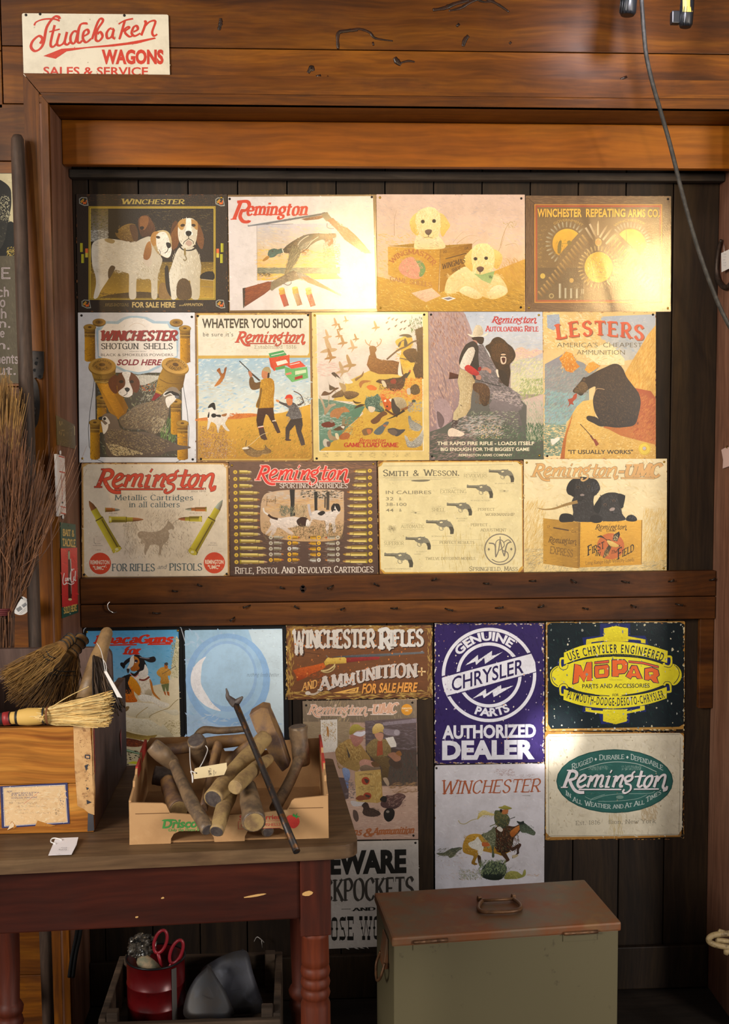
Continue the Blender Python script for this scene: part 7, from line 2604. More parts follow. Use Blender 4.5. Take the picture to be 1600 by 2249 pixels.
table = thing('work_table', 'worn brown wooden table with red-stained apron and turned legs', 'table', tt(0.4, 0.28, FLOOR))
b = MB()
TL_, TD_ = 0.80, 0.565
out = []
for cx, cy, a0 in ((0.034, 0.034, 180), (TL_ - 0.03, 0.034, 270), (TL_ - 0.01, TD_ - 0.01, 0), (0.012, TD_ - 0.012, 90)):
 r = 0.034 if cy < 0.1 else 0.011
 for k in range(7):
  a_ = math.radians(a0 + k * 15)
  out.append((cx + r * math.cos(a_), cy + r * math.sin(a_)))
b.hexa([tt(u, v, TZ - 0.026) for u, v in out][::-1], [tt(u, v, TZ) for u, v in out][::-1], 0.006)
b.build('table_top', M_TTOP, table)
b = MB()
b.hexa([tt(0.108, 0.020, 0.636), tt(0.70, 0.020, 0.636), tt(0.70, 0.042, 0.636), tt(0.108, 0.042, 0.636)], [tt(0.108, 0.020, TZ - 0.0262), tt(0.70, 0.020, TZ - 0.0262), tt(0.70, 0.042, TZ - 0.0262), tt(0.108, 0.042, TZ - 0.0262)], 0.003)
b.build('apron', M_TRED, table)
b = MB()
for u0, u1, v0, v1 in ((0.055, 0.075, 0.10, 0.47), (0.74, 0.76, 0.10, 0.47), (0.11, 0.70, 0.50, 0.52)):
 b.hexa([tt(u0, v0, 0.636), tt(u1, v0, 0.636), tt(u1, v1, 0.636), tt(u0, v1, 0.636)], [tt(u0, v0, TZ - 0.0262), tt(u1, v0, TZ - 0.0262), tt(u1, v1, TZ - 0.0262), tt(u0, v1, TZ - 0.0262)])
b.build('inner_apron', M_TRED, table)
LEGP = [(0.0, 0.0285), (0.010, 0.0255), (0.052, 0.0262), (0.064, 0.0265), (0.067, 0.0235), (0.070, 0.0265), (0.079, 0.0282), (0.086, 0.0265), (0.089, 0.0235), (0.092, 0.0262), (0.100, 0.0282), (0.107, 0.0265), (0.110, 0.0235), (0.113, 0.0262), (0.121, 0.0282), (0.128, 0.0262), (0.132, 0.024), (0.142, 0.0278), (0.25, 0.0285), (0.40, 0.0255), (0.50, 0.023), (0.53, 0.027), (0.55, 0.022), (0.58, 0.026), (0.67, 0.017), (0.694, 0.019)]
for u, v in ((0.080, 0.042), (0.735, 0.042), (0.080, 0.515), (0.735, 0.515)):
 b = MB()
 h = 0.0285
 z0 = 0.604
 b.hexa([tt(u - h, v - h, z0), tt(u + h, v - h, z0), tt(u + h, v + h, z0), tt(u - h, v + h, z0)][::-1], [tt(u - h, v - h, TZ - 0.0262), tt(u + h, v - h, TZ - 0.0262), tt(u + h, v + h, TZ - 0.0262), tt(u - h, v + h, TZ - 0.0262)][::-1], 0.002)
 pr = LEGP if v < 0.1 else [(0.0, 0.0285), (0.010, 0.0265), (0.24, 0.0255), (0.335, 0.0225), (0.340, 0.026), (0.350, 0.031), (0.362, 0.029), (0.368, 0.024), (0.374, 0.028), (0.386, 0.031), (0.396, 0.026), (0.42, 0.024), (0.60, 0.020), (0.694, 0.018)]
 b.lathe(tt(u, v, z0), tt(u, v, FLOOR), [(t / 0.694, r) for t, r in pr], 28)
 b.build('leg', M_TLEG, table)
b = MB()
for x, y, w_, h_, Yp in ((560, 1967, 26, 2.6, None), (676, 1962, 12, 5.5, None), (357, 1972, 4, 2, None), (300, 2014, 4, 2, None)):
 pl0 = tt(0.3, 0.0195, 0.7) if x < 640 else tt(0.08, 0.0130, 0.7)
 d = ray(x, y)
 nrm = -TV
 p = CP + d * ((pl0 - CP).dot(nrm) / d.dot(nrm))
 k = 9
 pts = []
 for i in range(k):
  a_ = 2 * PI * i / k
  rr = 1 + 0.35 * mnoise(Vector((i * 1.7, x * 0.1, 0)))
  pts.append(p + TU * (-w_ * 0.0008 * math.cos(a_) * rr) + Vector((0, 0, h_ * 0.0008 * math.sin(a_) * rr + w_ * 0.0001 * math.cos(a_))))
 b.prism(pts, -TV * 0.0006)
b.build('bare_scuff', M_SCUFF, table)

# ------------------------------------------------------------------ the pine crate and its brooms
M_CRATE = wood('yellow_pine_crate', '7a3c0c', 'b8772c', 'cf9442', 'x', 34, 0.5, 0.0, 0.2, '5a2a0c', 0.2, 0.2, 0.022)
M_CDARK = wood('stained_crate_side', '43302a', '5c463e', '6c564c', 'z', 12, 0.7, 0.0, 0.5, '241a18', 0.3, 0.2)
M_TAPE = spotty('old_gummed_tape', 'c49a66', 'a87c4c', 40, 0.45, 0.62, 0.6, spot2='8a6038')
M_REDP = spotty('red_paint_fleck', '9a2a24', '6a2420', 80, 0.4, 0.6, 0.6)
M_PAPER = plain('white_card', 'dcd6d0', 0.7)
M_CREAM = plain('cream_card', 'd4bf94', 0.7)
M_STRING = plain('white_string', 'd8d4d0', 0.8)
CF = -1.057
cx1, cz1 = -0.3955, 0.985
cx0, cyb = -0.68, -0.625
crate = thing('pine_crate', 'yellow pine crate with an address label and torn paper tape on its corner', 'crate', (-0.54, -0.85, TZ))
b = MB()
zm = at(100, 1722, CF).z
b.box(cx0, cx1 - 0.001, CF, CF + 0.016, TZ + 0.0008, zm - 0.0006, 0.0015)
b.box(cx0, cx1 - 0.001, CF, CF + 0.016, zm + 0.0006, cz1, 0.0015)
b.build('front_board', M_CRATE, crate)
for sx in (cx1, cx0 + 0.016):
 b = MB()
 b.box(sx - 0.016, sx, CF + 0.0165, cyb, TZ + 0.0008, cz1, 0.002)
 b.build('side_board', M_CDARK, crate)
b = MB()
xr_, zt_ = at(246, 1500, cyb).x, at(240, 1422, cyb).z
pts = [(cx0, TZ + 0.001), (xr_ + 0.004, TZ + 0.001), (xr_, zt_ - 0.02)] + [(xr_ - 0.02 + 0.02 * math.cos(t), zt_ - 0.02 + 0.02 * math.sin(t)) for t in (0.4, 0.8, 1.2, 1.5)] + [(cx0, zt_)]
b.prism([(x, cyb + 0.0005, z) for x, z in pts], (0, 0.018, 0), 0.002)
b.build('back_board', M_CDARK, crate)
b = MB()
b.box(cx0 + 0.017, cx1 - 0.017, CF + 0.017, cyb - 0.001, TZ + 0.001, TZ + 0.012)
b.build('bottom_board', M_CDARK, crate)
# torn paper tape folded round the corner
b = MB()
E_ = lambda x, y: at(x, y, CF - 0.0009)
fr = [(161, 1594), (197, 1592), (201, 1640), (203, 1700), (206, 1760), (207, 1790), (195, 1786), (184, 1777), (170, 1770), (167, 1730), (164, 1690), (162, 1640)]
b.prism([E_(x, y) for x, y in fr], (0, 0.0008, 0))
P0 = at(197, 1592, CF)
sd = [(-0.0005, 0.985), (0.018, 0.985), (0.012, 0.95), (0.019, 0.92), (0.008, 0.88), (0.014, 0.86), (0.006, 0.83), (-0.0005, 0.815)]
b.prism([(cx1 + 0.0003, CF + dy, z) for dy, z in sd], (0.0009, 0, 0))
b.build('corner_tape', M_TAPE, crate)
b = MB()
for pts in ([(0.006, 0.975), (0.014, 0.98), (0.018, 0.95), (0.012, 0.93), (0.016, 0.91), (0.010, 0.89), (0.006, 0.93)], [(0.33, 0.88), (0.345, 0.89), (0.35, 0.85), (0.34, 0.83), (0.332, 0.86)]):
 b.prism([(cx1 + 0.0014, CF + dy, z) for dy, z in pts], (0.0006, 0, 0))
b.build('red_paint', M_REDP, crate)
b = MB()
b.prism([E_(x, y) for x, y in ((193, 1786), (205, 1790), (207, 1824), (192, 1826))], (0, 0.0008, 0))
b.build('metal_strap', plain('zinc_strap', '6a6a70', 0.4, 0.8), crate)
lb = panel('shipping_label', [(0, 1727), (148, 1719), (153, 1809), (4, 1819)], CF - 0.0012, '2c2c56', print_mat(0.6, 0.05, 0.02), 0.0006, corner=0.001)
lb.location = Vector(lb.location) - Vector(crate.location)
lb.parent = crate
a = Art(0, 1580, 1600 / 280, CF - 0.0012, None)
a.draw('''
P e8dcd0 36 852 818 820 848 1292 54 1344
P 2c2c56 40 857 814 826 843 1287 60 1338
P d8b88c>cfa878:60 44 862 810 830 839 1283 64 1334
F d4b488,dcc49c,c89c68,d8b890 120 110 30 0 50 60 880 820 1290
L 4 c0503c 300 1060 480 920
P a86c20 440 1340 470 1268 600 1310 700 1330 640 1345
P a86c20 130 1300 150 1276 210 1350 170 1370
P d8bc98 90 1390 150 1285 178 1320 170 1350
L 3 a88a68 60 1020 820 990
''')
for t_, x0, y0, x1, h, y1 in (('FROM', 88, 920, 150, 24, 915), ('ALBERT WHITE &', 144, 942, 384, 24, 933), ('P. O. BOX K-202', 146, 968, 412, 26, 958), ('KOWLOON, HONG KONG', 146, 998, 468, 22, 988), ('TO', 112, 1062, 160, 24, 1058)):
 a.text(t_, x0, y0, x1, h, '5a5050' if y0 > 1050 else '3a3a68', 'sans', y1=y1)
a.draw('F 3a3a68 16 26 5 0 40 390 908 500 926\nF 4a4450 22 26 5 0 50 206 1040 470 1062\nF 6a5c54 30 22 5 0 50 206 1082 566 1102\nF 6a5c54 14 22 5 0 50 206 1124 360 1142\nF 6a5c54 28 22 5 0 50 206 1162 640 1182\nF 3a3850 14 30 9 60 60 740 930 800 1110\nF 3a3430 10 30 9 60 60 690 1120 740 1200')
a.layers['lettering'][1]
org = Vector(crate.location) + Vector(lb.location)
for nm, (V, F, C) in a.layers.items():
 me = bpy.data.meshes.new('label_print' if nm == 'artwork' else 'label_lettering')
 me.from_pydata([tuple(v - org) for v in V], [], F)
 ca = me.color_attributes.new('Col', 'FLOAT_COLOR', 'POINT')
 ca.data.foreach_set('color', [c for q in C for c in q])
 link(me.name, me, print_mat(0.6, 0.05, 0.02), lb)
a = Art(0, 1580, 1600 / 280, CF - 0.0012, None)
a.draw('F 2c2c34 16 30 8 90 30 1060 440 1130 1060\nF 6a3020,3a2c28 10 30 6 -40 40 940 100 1140 420\nP 2c2c34 1066 440 1130 446 1130 500 1062 488\nP c09468 1080 456 1118 460 1118 486 1078 480\nP 2c2c34 1060 580 1110 560 1080 650\nP 2c2c34 1080 850 1115 862 1090 890\nP 2c2c34 1086 1010 1150 1040 1090 1066')
a.build(crate, print_mat(0.6, 0.05, 0.02))


def strands(b, base, tip, n, r, seed, sag=0.0, depth=0.01, jit=0.006, seg=4, taper=0.45, kink=0.004):
 """n straws from base(u) to tip(u), u in 0..1, thin three-sided tubes with their own wander"""
 rn = random.Random(seed)
 for i in range(n):
  u = rn.random()
  p, q = Vector(base(u)), Vector(tip(min(max(u + rn.gauss(0, 0.06), 0), 1)))
  dz = Vector((0, rn.uniform(-depth, depth), 0))
  ln_ = rn.uniform(0.86, 1.04)
  q = p + (q - p) * ln_ + Vector((rn.gauss(0, jit), rn.gauss(0, jit * 0.7), rn.gauss(0, jit))) + dz
  p = p + dz * 0.35
  pts = []
  for k in range(seg + 1):
   t = k / seg
   w_ = math.sin(PI * t)
   pts.append(p.lerp(q, t) + Vector((rn.gauss(0, kink) * w_, rn.gauss(0, kink * 0.6) * w_, sag * w_ + rn.gauss(0, kink) * w_)))
  b.tube(pts, [r * (1 - (1 - taper) * k / seg) for k in range(seg + 1)], 3)
 return b


M_STRAW = island_mat('old_straw', ['5a3c18', '8a6430', 'a87c3c', 'b88e4c', '6e4c20'])
M_STRAWL = island_mat('pale_straw', ['a87c38', 'c8a058', 'd8b46c', 'e0c484', 'b88c44'])
M_STRAWD = island_mat('dark_straw', ['3a2814', '5c3e1c', '7a5626', '8e6630', '4a3218'])
M_TWIG = island_mat('brown_twigs', ['3a2214', '5a3820', '74492a', '8a5c38', '4a2c1a'])
M_WIRE = plain('binding_wire', '3c3a38', 0.5, 0.7)
M_REDB = plain('dull_red_binding', '5a1c1e', 0.7)
M_GRIP = wood('broom_handle_wood', '5e4226', '7c5a34', '94703f', 'z', 18, 0.55, 0.0, 0.4, '3a2a1a', 0.2, 0.0)


def loop(b, p, d, r, wr=0.0013, flat=1.0, n=18):
 """a ring of wire round axis d"""
 d = Vector(d).normalized()
 e = Vector((0, 1, 0)) if abs(d.y) < 0.8 else Vector((1, 0, 0))
 s_ = d.cross(e).normalized()
 e = s_.cross(d)
 pts = [Vector(p) + s_ * (r * math.cos(2 * PI * k / n)) + e * (r * flat * math.sin(2 * PI * k / n)) for k in range(n + 1)]
 b.tube(pts, wr, 6, False)


def whisk(name, label, h0, h1, t0, t1, n, r, mats, seed, hr=0.013, wires=(0.1, 0.25), depth=0.012, mid=None, grp=None):
 """a hand broom: grip from h0 to h1, straws fanning out to the edge t0-t1"""
 h0, h1, t0, t1 = Vector(h0), Vector(h1), Vector(t0), Vector(t1)
 root = thing(name, label, 'hand broom', h1, grp)
 d = (h1 - h0).normalized()
 s_ = (t1 - t0).normalized()
 bw = hr * 1.0
 b = MB()
 base = lambda u: h1 - d * 0.004 + s_ * ((u - 0.5) * 2 * bw)
 tip = lambda u: t0.lerp(t1, u) + d * (math.sin(PI * u) * 0.012)
 strands(b, base, tip, n, r, seed, 0.0, depth)
 o = b.build('bristles', mats[0], root)
 b = MB()
 L_ = (h1 - h0).length
 b.lathe(h0, h1 + d * 0.004, [(0, hr * 0.82), (0.04, hr * 0.95), (0.35, hr * 0.9), (0.7, hr * 0.95), (0.93, hr * 1.12), (1.0, hr * 1.15)], 16, 0.06, seed)
 b.build('grip', mats[1], root)
 b = MB()
 for t in (0.06, 0.3, 0.34, 0.62, 0.9, 0.94):
  loop(b, h0.lerp(h1, t), d, hr * 1.04, 0.0009)
 b.build('wire_binding', M_WIRE, root)
 b = MB()
 c = (t0 + t1) / 2
 for t in wires:
  half = bw + ((t1 - t0).length / 2 - bw) * t
  p = h1.lerp(c, t)
  for e in (-1, 1):
   b.tube([p - s_ * half * 1.0 + Vector((0, e * (depth * 0.8 + 0.003), 0)), p + Vector((0, e * (depth + 0.003), 0)) + d * 0.006, p + s_ * half * 1.0 + Vector((0, e * (depth * 0.8 + 0.003), 0))], 0.0011, 5)
 b.build('stitching', M_WIRE, root)
 return root


whisk('whisk_broom', 'small dark-tipped whisk broom lying topmost against the back of the crate', at(157, 1401, -0.80), at(136, 1420, -0.83), at(4, 1476, -0.95), at(54, 1514, -0.94), 420, 0.0011, (M_STRAW, M_GRIP), 3, 0.0125, (0.2, 0.28), 0.012)
whisk('whisk_broom', 'wide fanned brown whisk broom with double stitching leaning in the crate', at(182, 1401, -0.76), at(154, 1438, -0.80), at(20, 1530, -0.90), at(166, 1552, -0.88), 1000, 0.0012, (M_STRAWD, M_GRIP), 4, 0.0150, (0.28, 0.36), 0.015)

# the bright yellow brush along the crate's front rim
root = thing('hearth_brush', 'bright yellow straw brush with a black and red grip on the crate rim', 'hand broom', at(100, 1590, -1.05))
yb_ = -1.062
A0, A1 = at(-30, 1583, yb_), at(38, 1574, yb_)
b = MB()
b.lathe(A0, at(24, 1577, yb_), [(0, 0.011), (1, 0.0122)], 18)
b.build('grip', plain('black_grip', '1c1c1e', 0.5), root)
b = MB()
b.lathe(at(8, 1579, yb_), at(22, 1577, yb_), [(0, 0.0126), (1, 0.0130)], 18)
b.build('grip_band', plain('red_grip_band', '8a2020', 0.5), root)
b = MB()
M_YEL = plain('yellow_straw_core', 'c8a052', 0.75)
b.lathe(at(24, 1577, yb_), at(98, 1572, yb_), [(0, 0.0115), (0.16, 0.0120), (0.18, 0.0118), (0.25, 0.0145), (0.5, 0.0168), (0.8, 0.0162), (1.0, 0.0148)], 20, 0.05)
b.build('neck', M_YEL, root)
b = MB()
strands(b, lambda u: at(42, 1577 + (u - 0.5) * 18, yb_) + Vector((0, -0.010 * math.sin(PI * u) * 1.1, 0)), lambda u: at(98, 1572 + (u - 0.5) * 31, yb_) + Vector((0, -0.0165 * math.sin(PI * u), 0)), 160, 0.0010, 8, 0.003, 0.002, 0.001, 4, 0.9, 0.0006)
strands(b, lambda u: at(96, 1572 + (u - 0.5) * 30, yb_) + Vector((0, 0.0, 0)), lambda u: at(238, 1525 + u * 64, yb_ - 0.004), 780, 0.0010, 9, 0.0, 0.014, 0.004, 4, 0.7, 0.002)
b.tube(catmull([at(110, 1555, yb_ - 0.01), at(150, 1530, yb_ - 0.01), at(195, 1508, yb_ - 0.012)], 6), 0.0009, 4)
b.tube(catmull([at(120, 1588, yb_ - 0.015), at(180, 1590, yb_ - 0.016), at(239, 1593, yb_ - 0.016)], 6), 0.0009, 4)
b.build('bristles', M_STRAWL, root)
b = MB()
ax = (at(98, 1572, yb_) - at(40, 1576, yb_))
for x, r in ((96, 0.0158), (97.5, 0.0158)):
 loop(b, at(x, 1572, yb_), ax, r, 0.0010)
for x in (36, 38, 40):
 loop(b, at(x, 1576, yb_), ax, 0.0124, 0.0011)
b.build('wire_binding', M_WIRE, root)
b = MB()
for x in (104, 106):
 loop(b, at(x, 1571.5, yb_), ax, 0.0160, 0.0010)
b.build('thread_binding', plain('brown_thread', '7a4a28', 0.8), root)

# club-like handle with a fan of dark twigs
root = thing('twig_scrubber', 'smooth thick wooden club handle with dark stiff twigs behind it', 'scrubber', at(190, 1530, -0.86))
b = MB()
p0, p1 = at(186, 1540, -0.90), at(238, 1378, -0.80)
b.lathe(p0, p1, [(0, 0.0185), (0.3, 0.0195), (0.52, 0.0185), (0.6, 0.0172), (0.72, 0.0142), (0.84, 0.0138), (0.93, 0.0128), (0.97, 0.0095), (0.99, 0.005), (1.0, 0.001)], 20, 0.04)
b.build('handle', spotty('smooth_grey_wood', '8a6c46', '5e4830', 20, 0.42, 0.62, 0.5, spot2='6e5436'), root)
b = MB()
strands(b, lambda u: at(205 + u * 18, 1440 + u * 8, -0.87), lambda u: at(212 + u * 62, 1554 + u * 6, -0.978 - 0.01 * u), 90, 0.0024, 12, 0.0, 0.008, 0.005, 4, 0.75, 0.003)
b.build('twigs', island_mat('dark_twigs', ['1c1612', '3a2c22', '5c4632', '2a2019']), root)
tagp = thing('price_tag', 'narrow white price tag hanging on white string from the wooden club handle', 'tag', at(240, 1490, -0.92))
b = MB()
b.prism([at(x, y, -0.995) for x, y in ((228, 1475), (234, 1474), (268, 1533), (257, 1531))], (0.0004, 0.0006, 0))
b.build('card', M_PAPER, tagp)
b = MB()
b.tube(catmull([at(212, 1412, -0.86), at(222, 1430, -0.93), at(231, 1474, -0.995)], 6), 0.0008, 5)
b.tube(catmull([at(226, 1448, -0.96), at(232, 1458, -0.98), at(234, 1474, -0.995)], 6), 0.0007, 5)
b.build('string', M_STRING, tagp)

# the two long brooms and the pole by the door post
root = thing('straw_broom', 'upturned pale straw broom cut off by the left edge of the view', 'broom', at(-20, 1240, -0.46))
b = MB()
strands(b, lambda u: at(-34 + u * 44, 1135, -0.46), lambda u: at(-95 + u * 135, 835 + (u - 0.6) ** 2 * 260, -0.42), 900, 0.0011, 21, 0.0, 0.02, 0.012, 5, 0.5, 0.004)
strands(b, lambda u: at(-34 + u * 44, 1235, -0.47), lambda u: at(-34 + u * 46, 1132, -0.46), 240, 0.0012, 22, 0.0, 0.016, 0.001, 3, 1.0, 0.001)
b.build('bristles', M_STRAW, root)
b = MB()
for y, r in ((1135, 0.021), (1140, 0.021), (1175, 0.020), (1205, 0.019), (1210, 0.019)):
 loop(b, at(-11, y, -0.465), (0, 0, 1), r + 0.001, 0.0014, 0.8)
b.build('wire_binding', M_WIRE, root)
b = MB()
b.lathe(at(-11, 1240, -0.47), at(-30, 1900, -0.50), [(0, 0.017), (0.05, 0.0125), (1, 0.0125)], 12)
b.build('handle', M_GRIP, root)

root = thing('twig_besom', 'shaggy brown twig broom with red bindings standing behind the crate', 'broom', at(10, 1560, -0.60))
b = MB()
YB = -0.58
strands(b, lambda u: at(-14 + u * 40, 1350, YB), lambda u: at(-60 + u * 175, 930 + abs(u - 0.45) * 300, YB + 0.03), 620, 0.0011, 31, 0.0, 0.03, 0.016, 6, 0.45, 0.007)
strands(b, lambda u: at(6 + u * 20, 1345, YB), lambda u: at(100 + u * 80, 955 + u * 45, YB + 0.02), 26, 0.0009, 32, -0.02, 0.02, 0.012, 6, 0.4, 0.004)
strands(b, lambda u: at(-20 + u * 44, 1600, YB - 0.01), lambda u: at(-16 + u * 42, 1345, YB), 300, 0.0014, 33, 0.0, 0.022, 0.003, 5, 0.9, 0.003)
b.build('twigs', M_TWIG, root)
b = MB()
for y, r in ((1338, 0.019), (1342, 0.0195), (1346, 0.0195), (1350, 0.019), (1468, 0.0215), (1472, 0.0215), (1476, 0.0215)):
 loop(b, at(4, y, YB - 0.002), (0, 0.1, 1), r + 0.002, 0.0020, 1.0)
b.build('red_binding', M_REDB, root)
ct = thing('round_tag', 'round white barcode tag hanging beside the twig broom', 'tag', at(43, 1330, -0.352))
b = MB()
c = at(44, 1330, -0.352)
b.prism([c + Vector((0.0235 * math.cos(t), 0, 0.0235 * math.sin(t))) for t in (2 * PI * i / 40 for i in range(40))], (0, 0.0006, 0))
b.build('card', M_PAPER, ct)
a = Art(0, 1230, 10.0, -0.352, None)
a.draw('R 2a2a2e 370 820 490 848\nE 2a2a2e 484 840 16 16\nF 4a4e58 26 16 5 0 90 330 870 410 950')
for i in range(9):
 a.draw(f'P 4a4c50 {350 + i * 11} {1070 - i * 7} {357 + i * 11} {1066 - i * 7} {407 + i * 11} {1136 - i * 7} {400 + i * 11} {1140 - i * 7}')
 a.draw(f'P 7a7c80 {470 + i * 10} {990 - i * 7} {476 + i * 10} {986 - i * 7} {526 + i * 8} {1040 - i * 7} {518 + i * 8} {1046 - i * 7}')
a.draw('L 5 6a6c70 420 1180 560 1060\nL 5 6a6c70 450 1190 560 1100')
a.build(ct, print_mat(0.6, 0.02, 0.02))
b = MB()
b.tube(catmull([at(43, 1312, -0.353), at(32, 1316, -0.42), at(18, 1314, YB + 0.03)], 6), 0.0008, 5)
b.build('string', M_WIRE, ct)

root = thing('wooden_pole', 'tall grey weathered wooden pole leaning against the left door casing', 'pole', at(70, 1500, -0.36))
b = MB()
top, bot = at(38, 297, -0.325), at(78, 1440, -0.395)
dd = bot - top
end = top + dd * ((top.z - FLOOR) / (top.z - bot.z))
L_ = [top.lerp(end, t) for t in (0, 0.004, 0.02, 0.1, 0.2, 0.3, 0.38, 0.46, 0.54, 0.62, 0.7, 1.0)]
b.tube(L_, [0.010, 0.0150, 0.0165, 0.0165, 0.0175, 0.0175, 0.0165, 0.0155, 0.0155, 0.0170, 0.0150, 0.0140], 18)
b.build('shaft', wood('weathered_pole', '2e241e', '4a3a30', '5e4a3e', 'z', 20, 0.6, 0.0, 0.4, '1c1612', 0.25, 0.0), root)
# ------------------------------------------------------------------ cardboard tray of tool handles
M_CARD = spotty('brown_cardboard', 'b48a5c', 'a67c50', 10, 0.45, 0.65, 0.8, spot2='bd9668', bump=0.05)
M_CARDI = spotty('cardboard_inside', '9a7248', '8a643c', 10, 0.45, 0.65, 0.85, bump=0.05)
M_CRED = plain('printed_red_edge', 'b03028', 0.7)
TF0, TF1 = Vector((-0.319, -1.131, TZ)), Vector((0.049, -1.121, TZ))
TX = (TF1 - TF0).normalized()
TN = Vector((TX.y, -TX.x, 0))           # towards the room
TDp = 0.31
WT = (TF1 - TF0).length


def tr(u, v, z):
 return TF0 + TX * u - TN * v + Vector((0, 0, z))


tray = thing('cardboard_tray', 'open strawberry carton with green and red print holding the tool handles', 'carton', tr(WT / 2, TDp / 2, 0))
W4 = WT
prof = [(0, 0.0006), (0.205 * W4, 0.0006), (0.207 * W4, 0.010), (0.222 * W4, 0.019), (0.25 * W4, 0.0235), (0.38 * W4, 0.0235), (0.405 * W4, 0.019), (0.42 * W4, 0.010), (0.423 * W4, 0.0006),
  (0.575 * W4, 0.0006), (0.577 * W4, 0.010), (0.59 * W4, 0.019), (0.62 * W4, 0.0235), (0.75 * W4, 0.0235), (0.775 * W4, 0.019), (0.79 * W4, 0.010), (0.793 * W4, 0.0006), (W4, 0.0006),
  (W4 - 0.001, 0.082), (0.83 * W4, 0.078), (0.815 * W4, 0.074), (0.79 * W4, 0.057), (0.6 * W4, 0.052), (0.4 * W4, 0.051), (0.205 * W4, 0.058), (0.185 * W4, 0.074), (0.17 * W4, 0.077), (0.002, 0.080)]
b = MB()
b.prism([tr(u, 0.0, z) for u, z in prof], -TN * 0.004)
b.build('front_panel', M_CARD, tray)
b = MB()
b.prism([tr(u, -0.0001, z) for u, z in ((0.012, 0.0582), (0.2 * W4, 0.0578), (0.2 * W4, 0.0592), (0.012, 0.0596))], TN * 0.0004)
b.prism([tr(u, -0.0001, z) for u, z in ((0.80 * W4, 0.0595), (W4 - 0.010, 0.0588), (W4 - 0.010, 0.0602), (0.80 * W4, 0.0608))], TN * 0.0004)
b.build('fold_crease', plain('cardboard_crease', '6e4c2c', 0.9), tray)
sp = [(0.004, 0.0006), (TDp, 0.0006), (TDp, 0.112), (0.20, 0.117), (0.19, 0.110), (0.12, 0.108), (0.11, 0.100), (0.075, 0.098), (0.07, 0.088), (0.004, 0.083)]
for u in (0.0, W4 - 0.004):
 b = MB()
 b.prism([tr(u, v, z) for v, z in sp], TX * 0.004)
 o = b.build('side_panel', M_CARD, tray)
 b = MB()
 for v0, v1, z0, z1 in ((0.205, 0.30, 0.113, 0.1165), (0.125, 0.185, 0.106, 0.110)):
  b.hexa([tr(u - 0.0003, v0, z0 - 0.018), tr(u + 0.0043, v0, z0 - 0.018), tr(u + 0.0043, v1, z0 - 0.018), tr(u - 0.0003, v1, z0 - 0.018)], [tr(u - 0.0003, v0, z1 + 0.0008), tr(u + 0.0043, v0, z1 + 0.0008), tr(u + 0.0043, v1, z1 + 0.0008), tr(u - 0.0003, v1, z1 + 0.0008)])
 b.build('red_edge', M_CRED, o, None)
 bpy.data.objects[o.children[0].name].location = (0, 0, 0)
 o.children[0].location = -(Vector(tray.location) + Vector(o.location))
b = MB()
b.prism([tr(u, TDp - 0.0041, z) for u, z in ((0.0042, 0.0006), (W4 - 0.0042, 0.0006), (W4 - 0.0042, 0.108), (0.72 * W4, 0.104), (0.70 * W4, 0.085), (0.45 * W4, 0.085), (0.43 * W4, 0.10), (0.28 * W4, 0.102), (0.26 * W4, 0.118), (0.03 * W4, 0.118), (0.0042, 0.108))], -TN * 0.004)
b.build('back_panel', M_CARDI, tray)
b = MB()
b.hexa([tr(0.0045, 0.0045, 0.0006), tr(W4 - 0.0045, 0.0045, 0.0006), tr(W4 - 0.0045, TDp - 0.0045, 0.0006), tr(0.0045, TDp - 0.0045, 0.0006)], [tr(0.0045, 0.0045, 0.004), tr(W4 - 0.0045, 0.0045, 0.004), tr(W4 - 0.0045, TDp - 0.0045, 0.004), tr(0.0045, TDp - 0.0045, 0.004)])
b.build('bottom_panel', M_CARDI, tray)
a = Art(260, 1500, 3.2, 0, None, (tr(0, 0, 0) + TN * 0.0002, TN))
a.text("Driscoll's", 308, 1020, 640, 62, '3f8a3c', 'sans', y1=1012, wt=0.035, it=0.2)
a.draw('B 3f8a3c 304 968 330 958 400 960 410 985 395 970 340 972')
a.text('Only the Finest Berries', 350, 1044, 640, 22, '5a9a4c', 'sans', y1=1038, wt=0.01)
a.text('Strawberries', 850, 964, 1136, 34, 'c8382c', 'sans', y1=957, wt=0.015)
a.text('8 1-LB CLAMSHELLS', 862, 1012, 1140, 22, 'c0483c', 'sans', y1=1004)
a.draw('''
L 2.5 c0483c 842 975 1142 968
L 2.5 c0483c 842 1026 1146 1018
L 2.5 c0483c 842 975 842 1026
B d84434>c02c24:60 1180 950 1200 930 1240 932 1266 950 1272 980 1258 1006 1232 1022 1206 1012 1188 985
B 3f9a44 1222 936 1232 918 1244 930 1256 914 1256 932 1276 940 1258 944 1250 954 1240 942
''')
a.build(tray, print_mat(0.75, 0.02, 0.02))

M_OLD = spotty('greasy_old_wood', '7a6248', '4e4034', 26, 0.42, 0.6, 0.5, spot2='80694c', bump=0.2)
M_OLDL = spotty('pale_worn_wood', 'a08454', '7a6042', 30, 0.45, 0.62, 0.6, spot2='90744e', bump=0.2)
M_OLDR = spotty('reddish_worn_wood', '86643c', '5e463a', 24, 0.42, 0.6, 0.6, spot2='7a5a3e', bump=0.25)
M_END = spotty('dark_end_grain', '564c46', '403634', 90, 0.4, 0.6, 0.6)
M_RUST = spotty('rusty_rod', '3a3432', '6a4420', 60, 0.5, 0.62, 0.45, 0.6, spot2='2a2828')
T3 = lambda zx, zy, Y: at(260 + zx / 3.2, 1500 + zy / 3.2, Y)
T3r = lambda r, Y: 1.1 * r / 3.2 * (Y + 3.2836) / FOC
GH = 'old wooden tool handles in the strawberry carton'


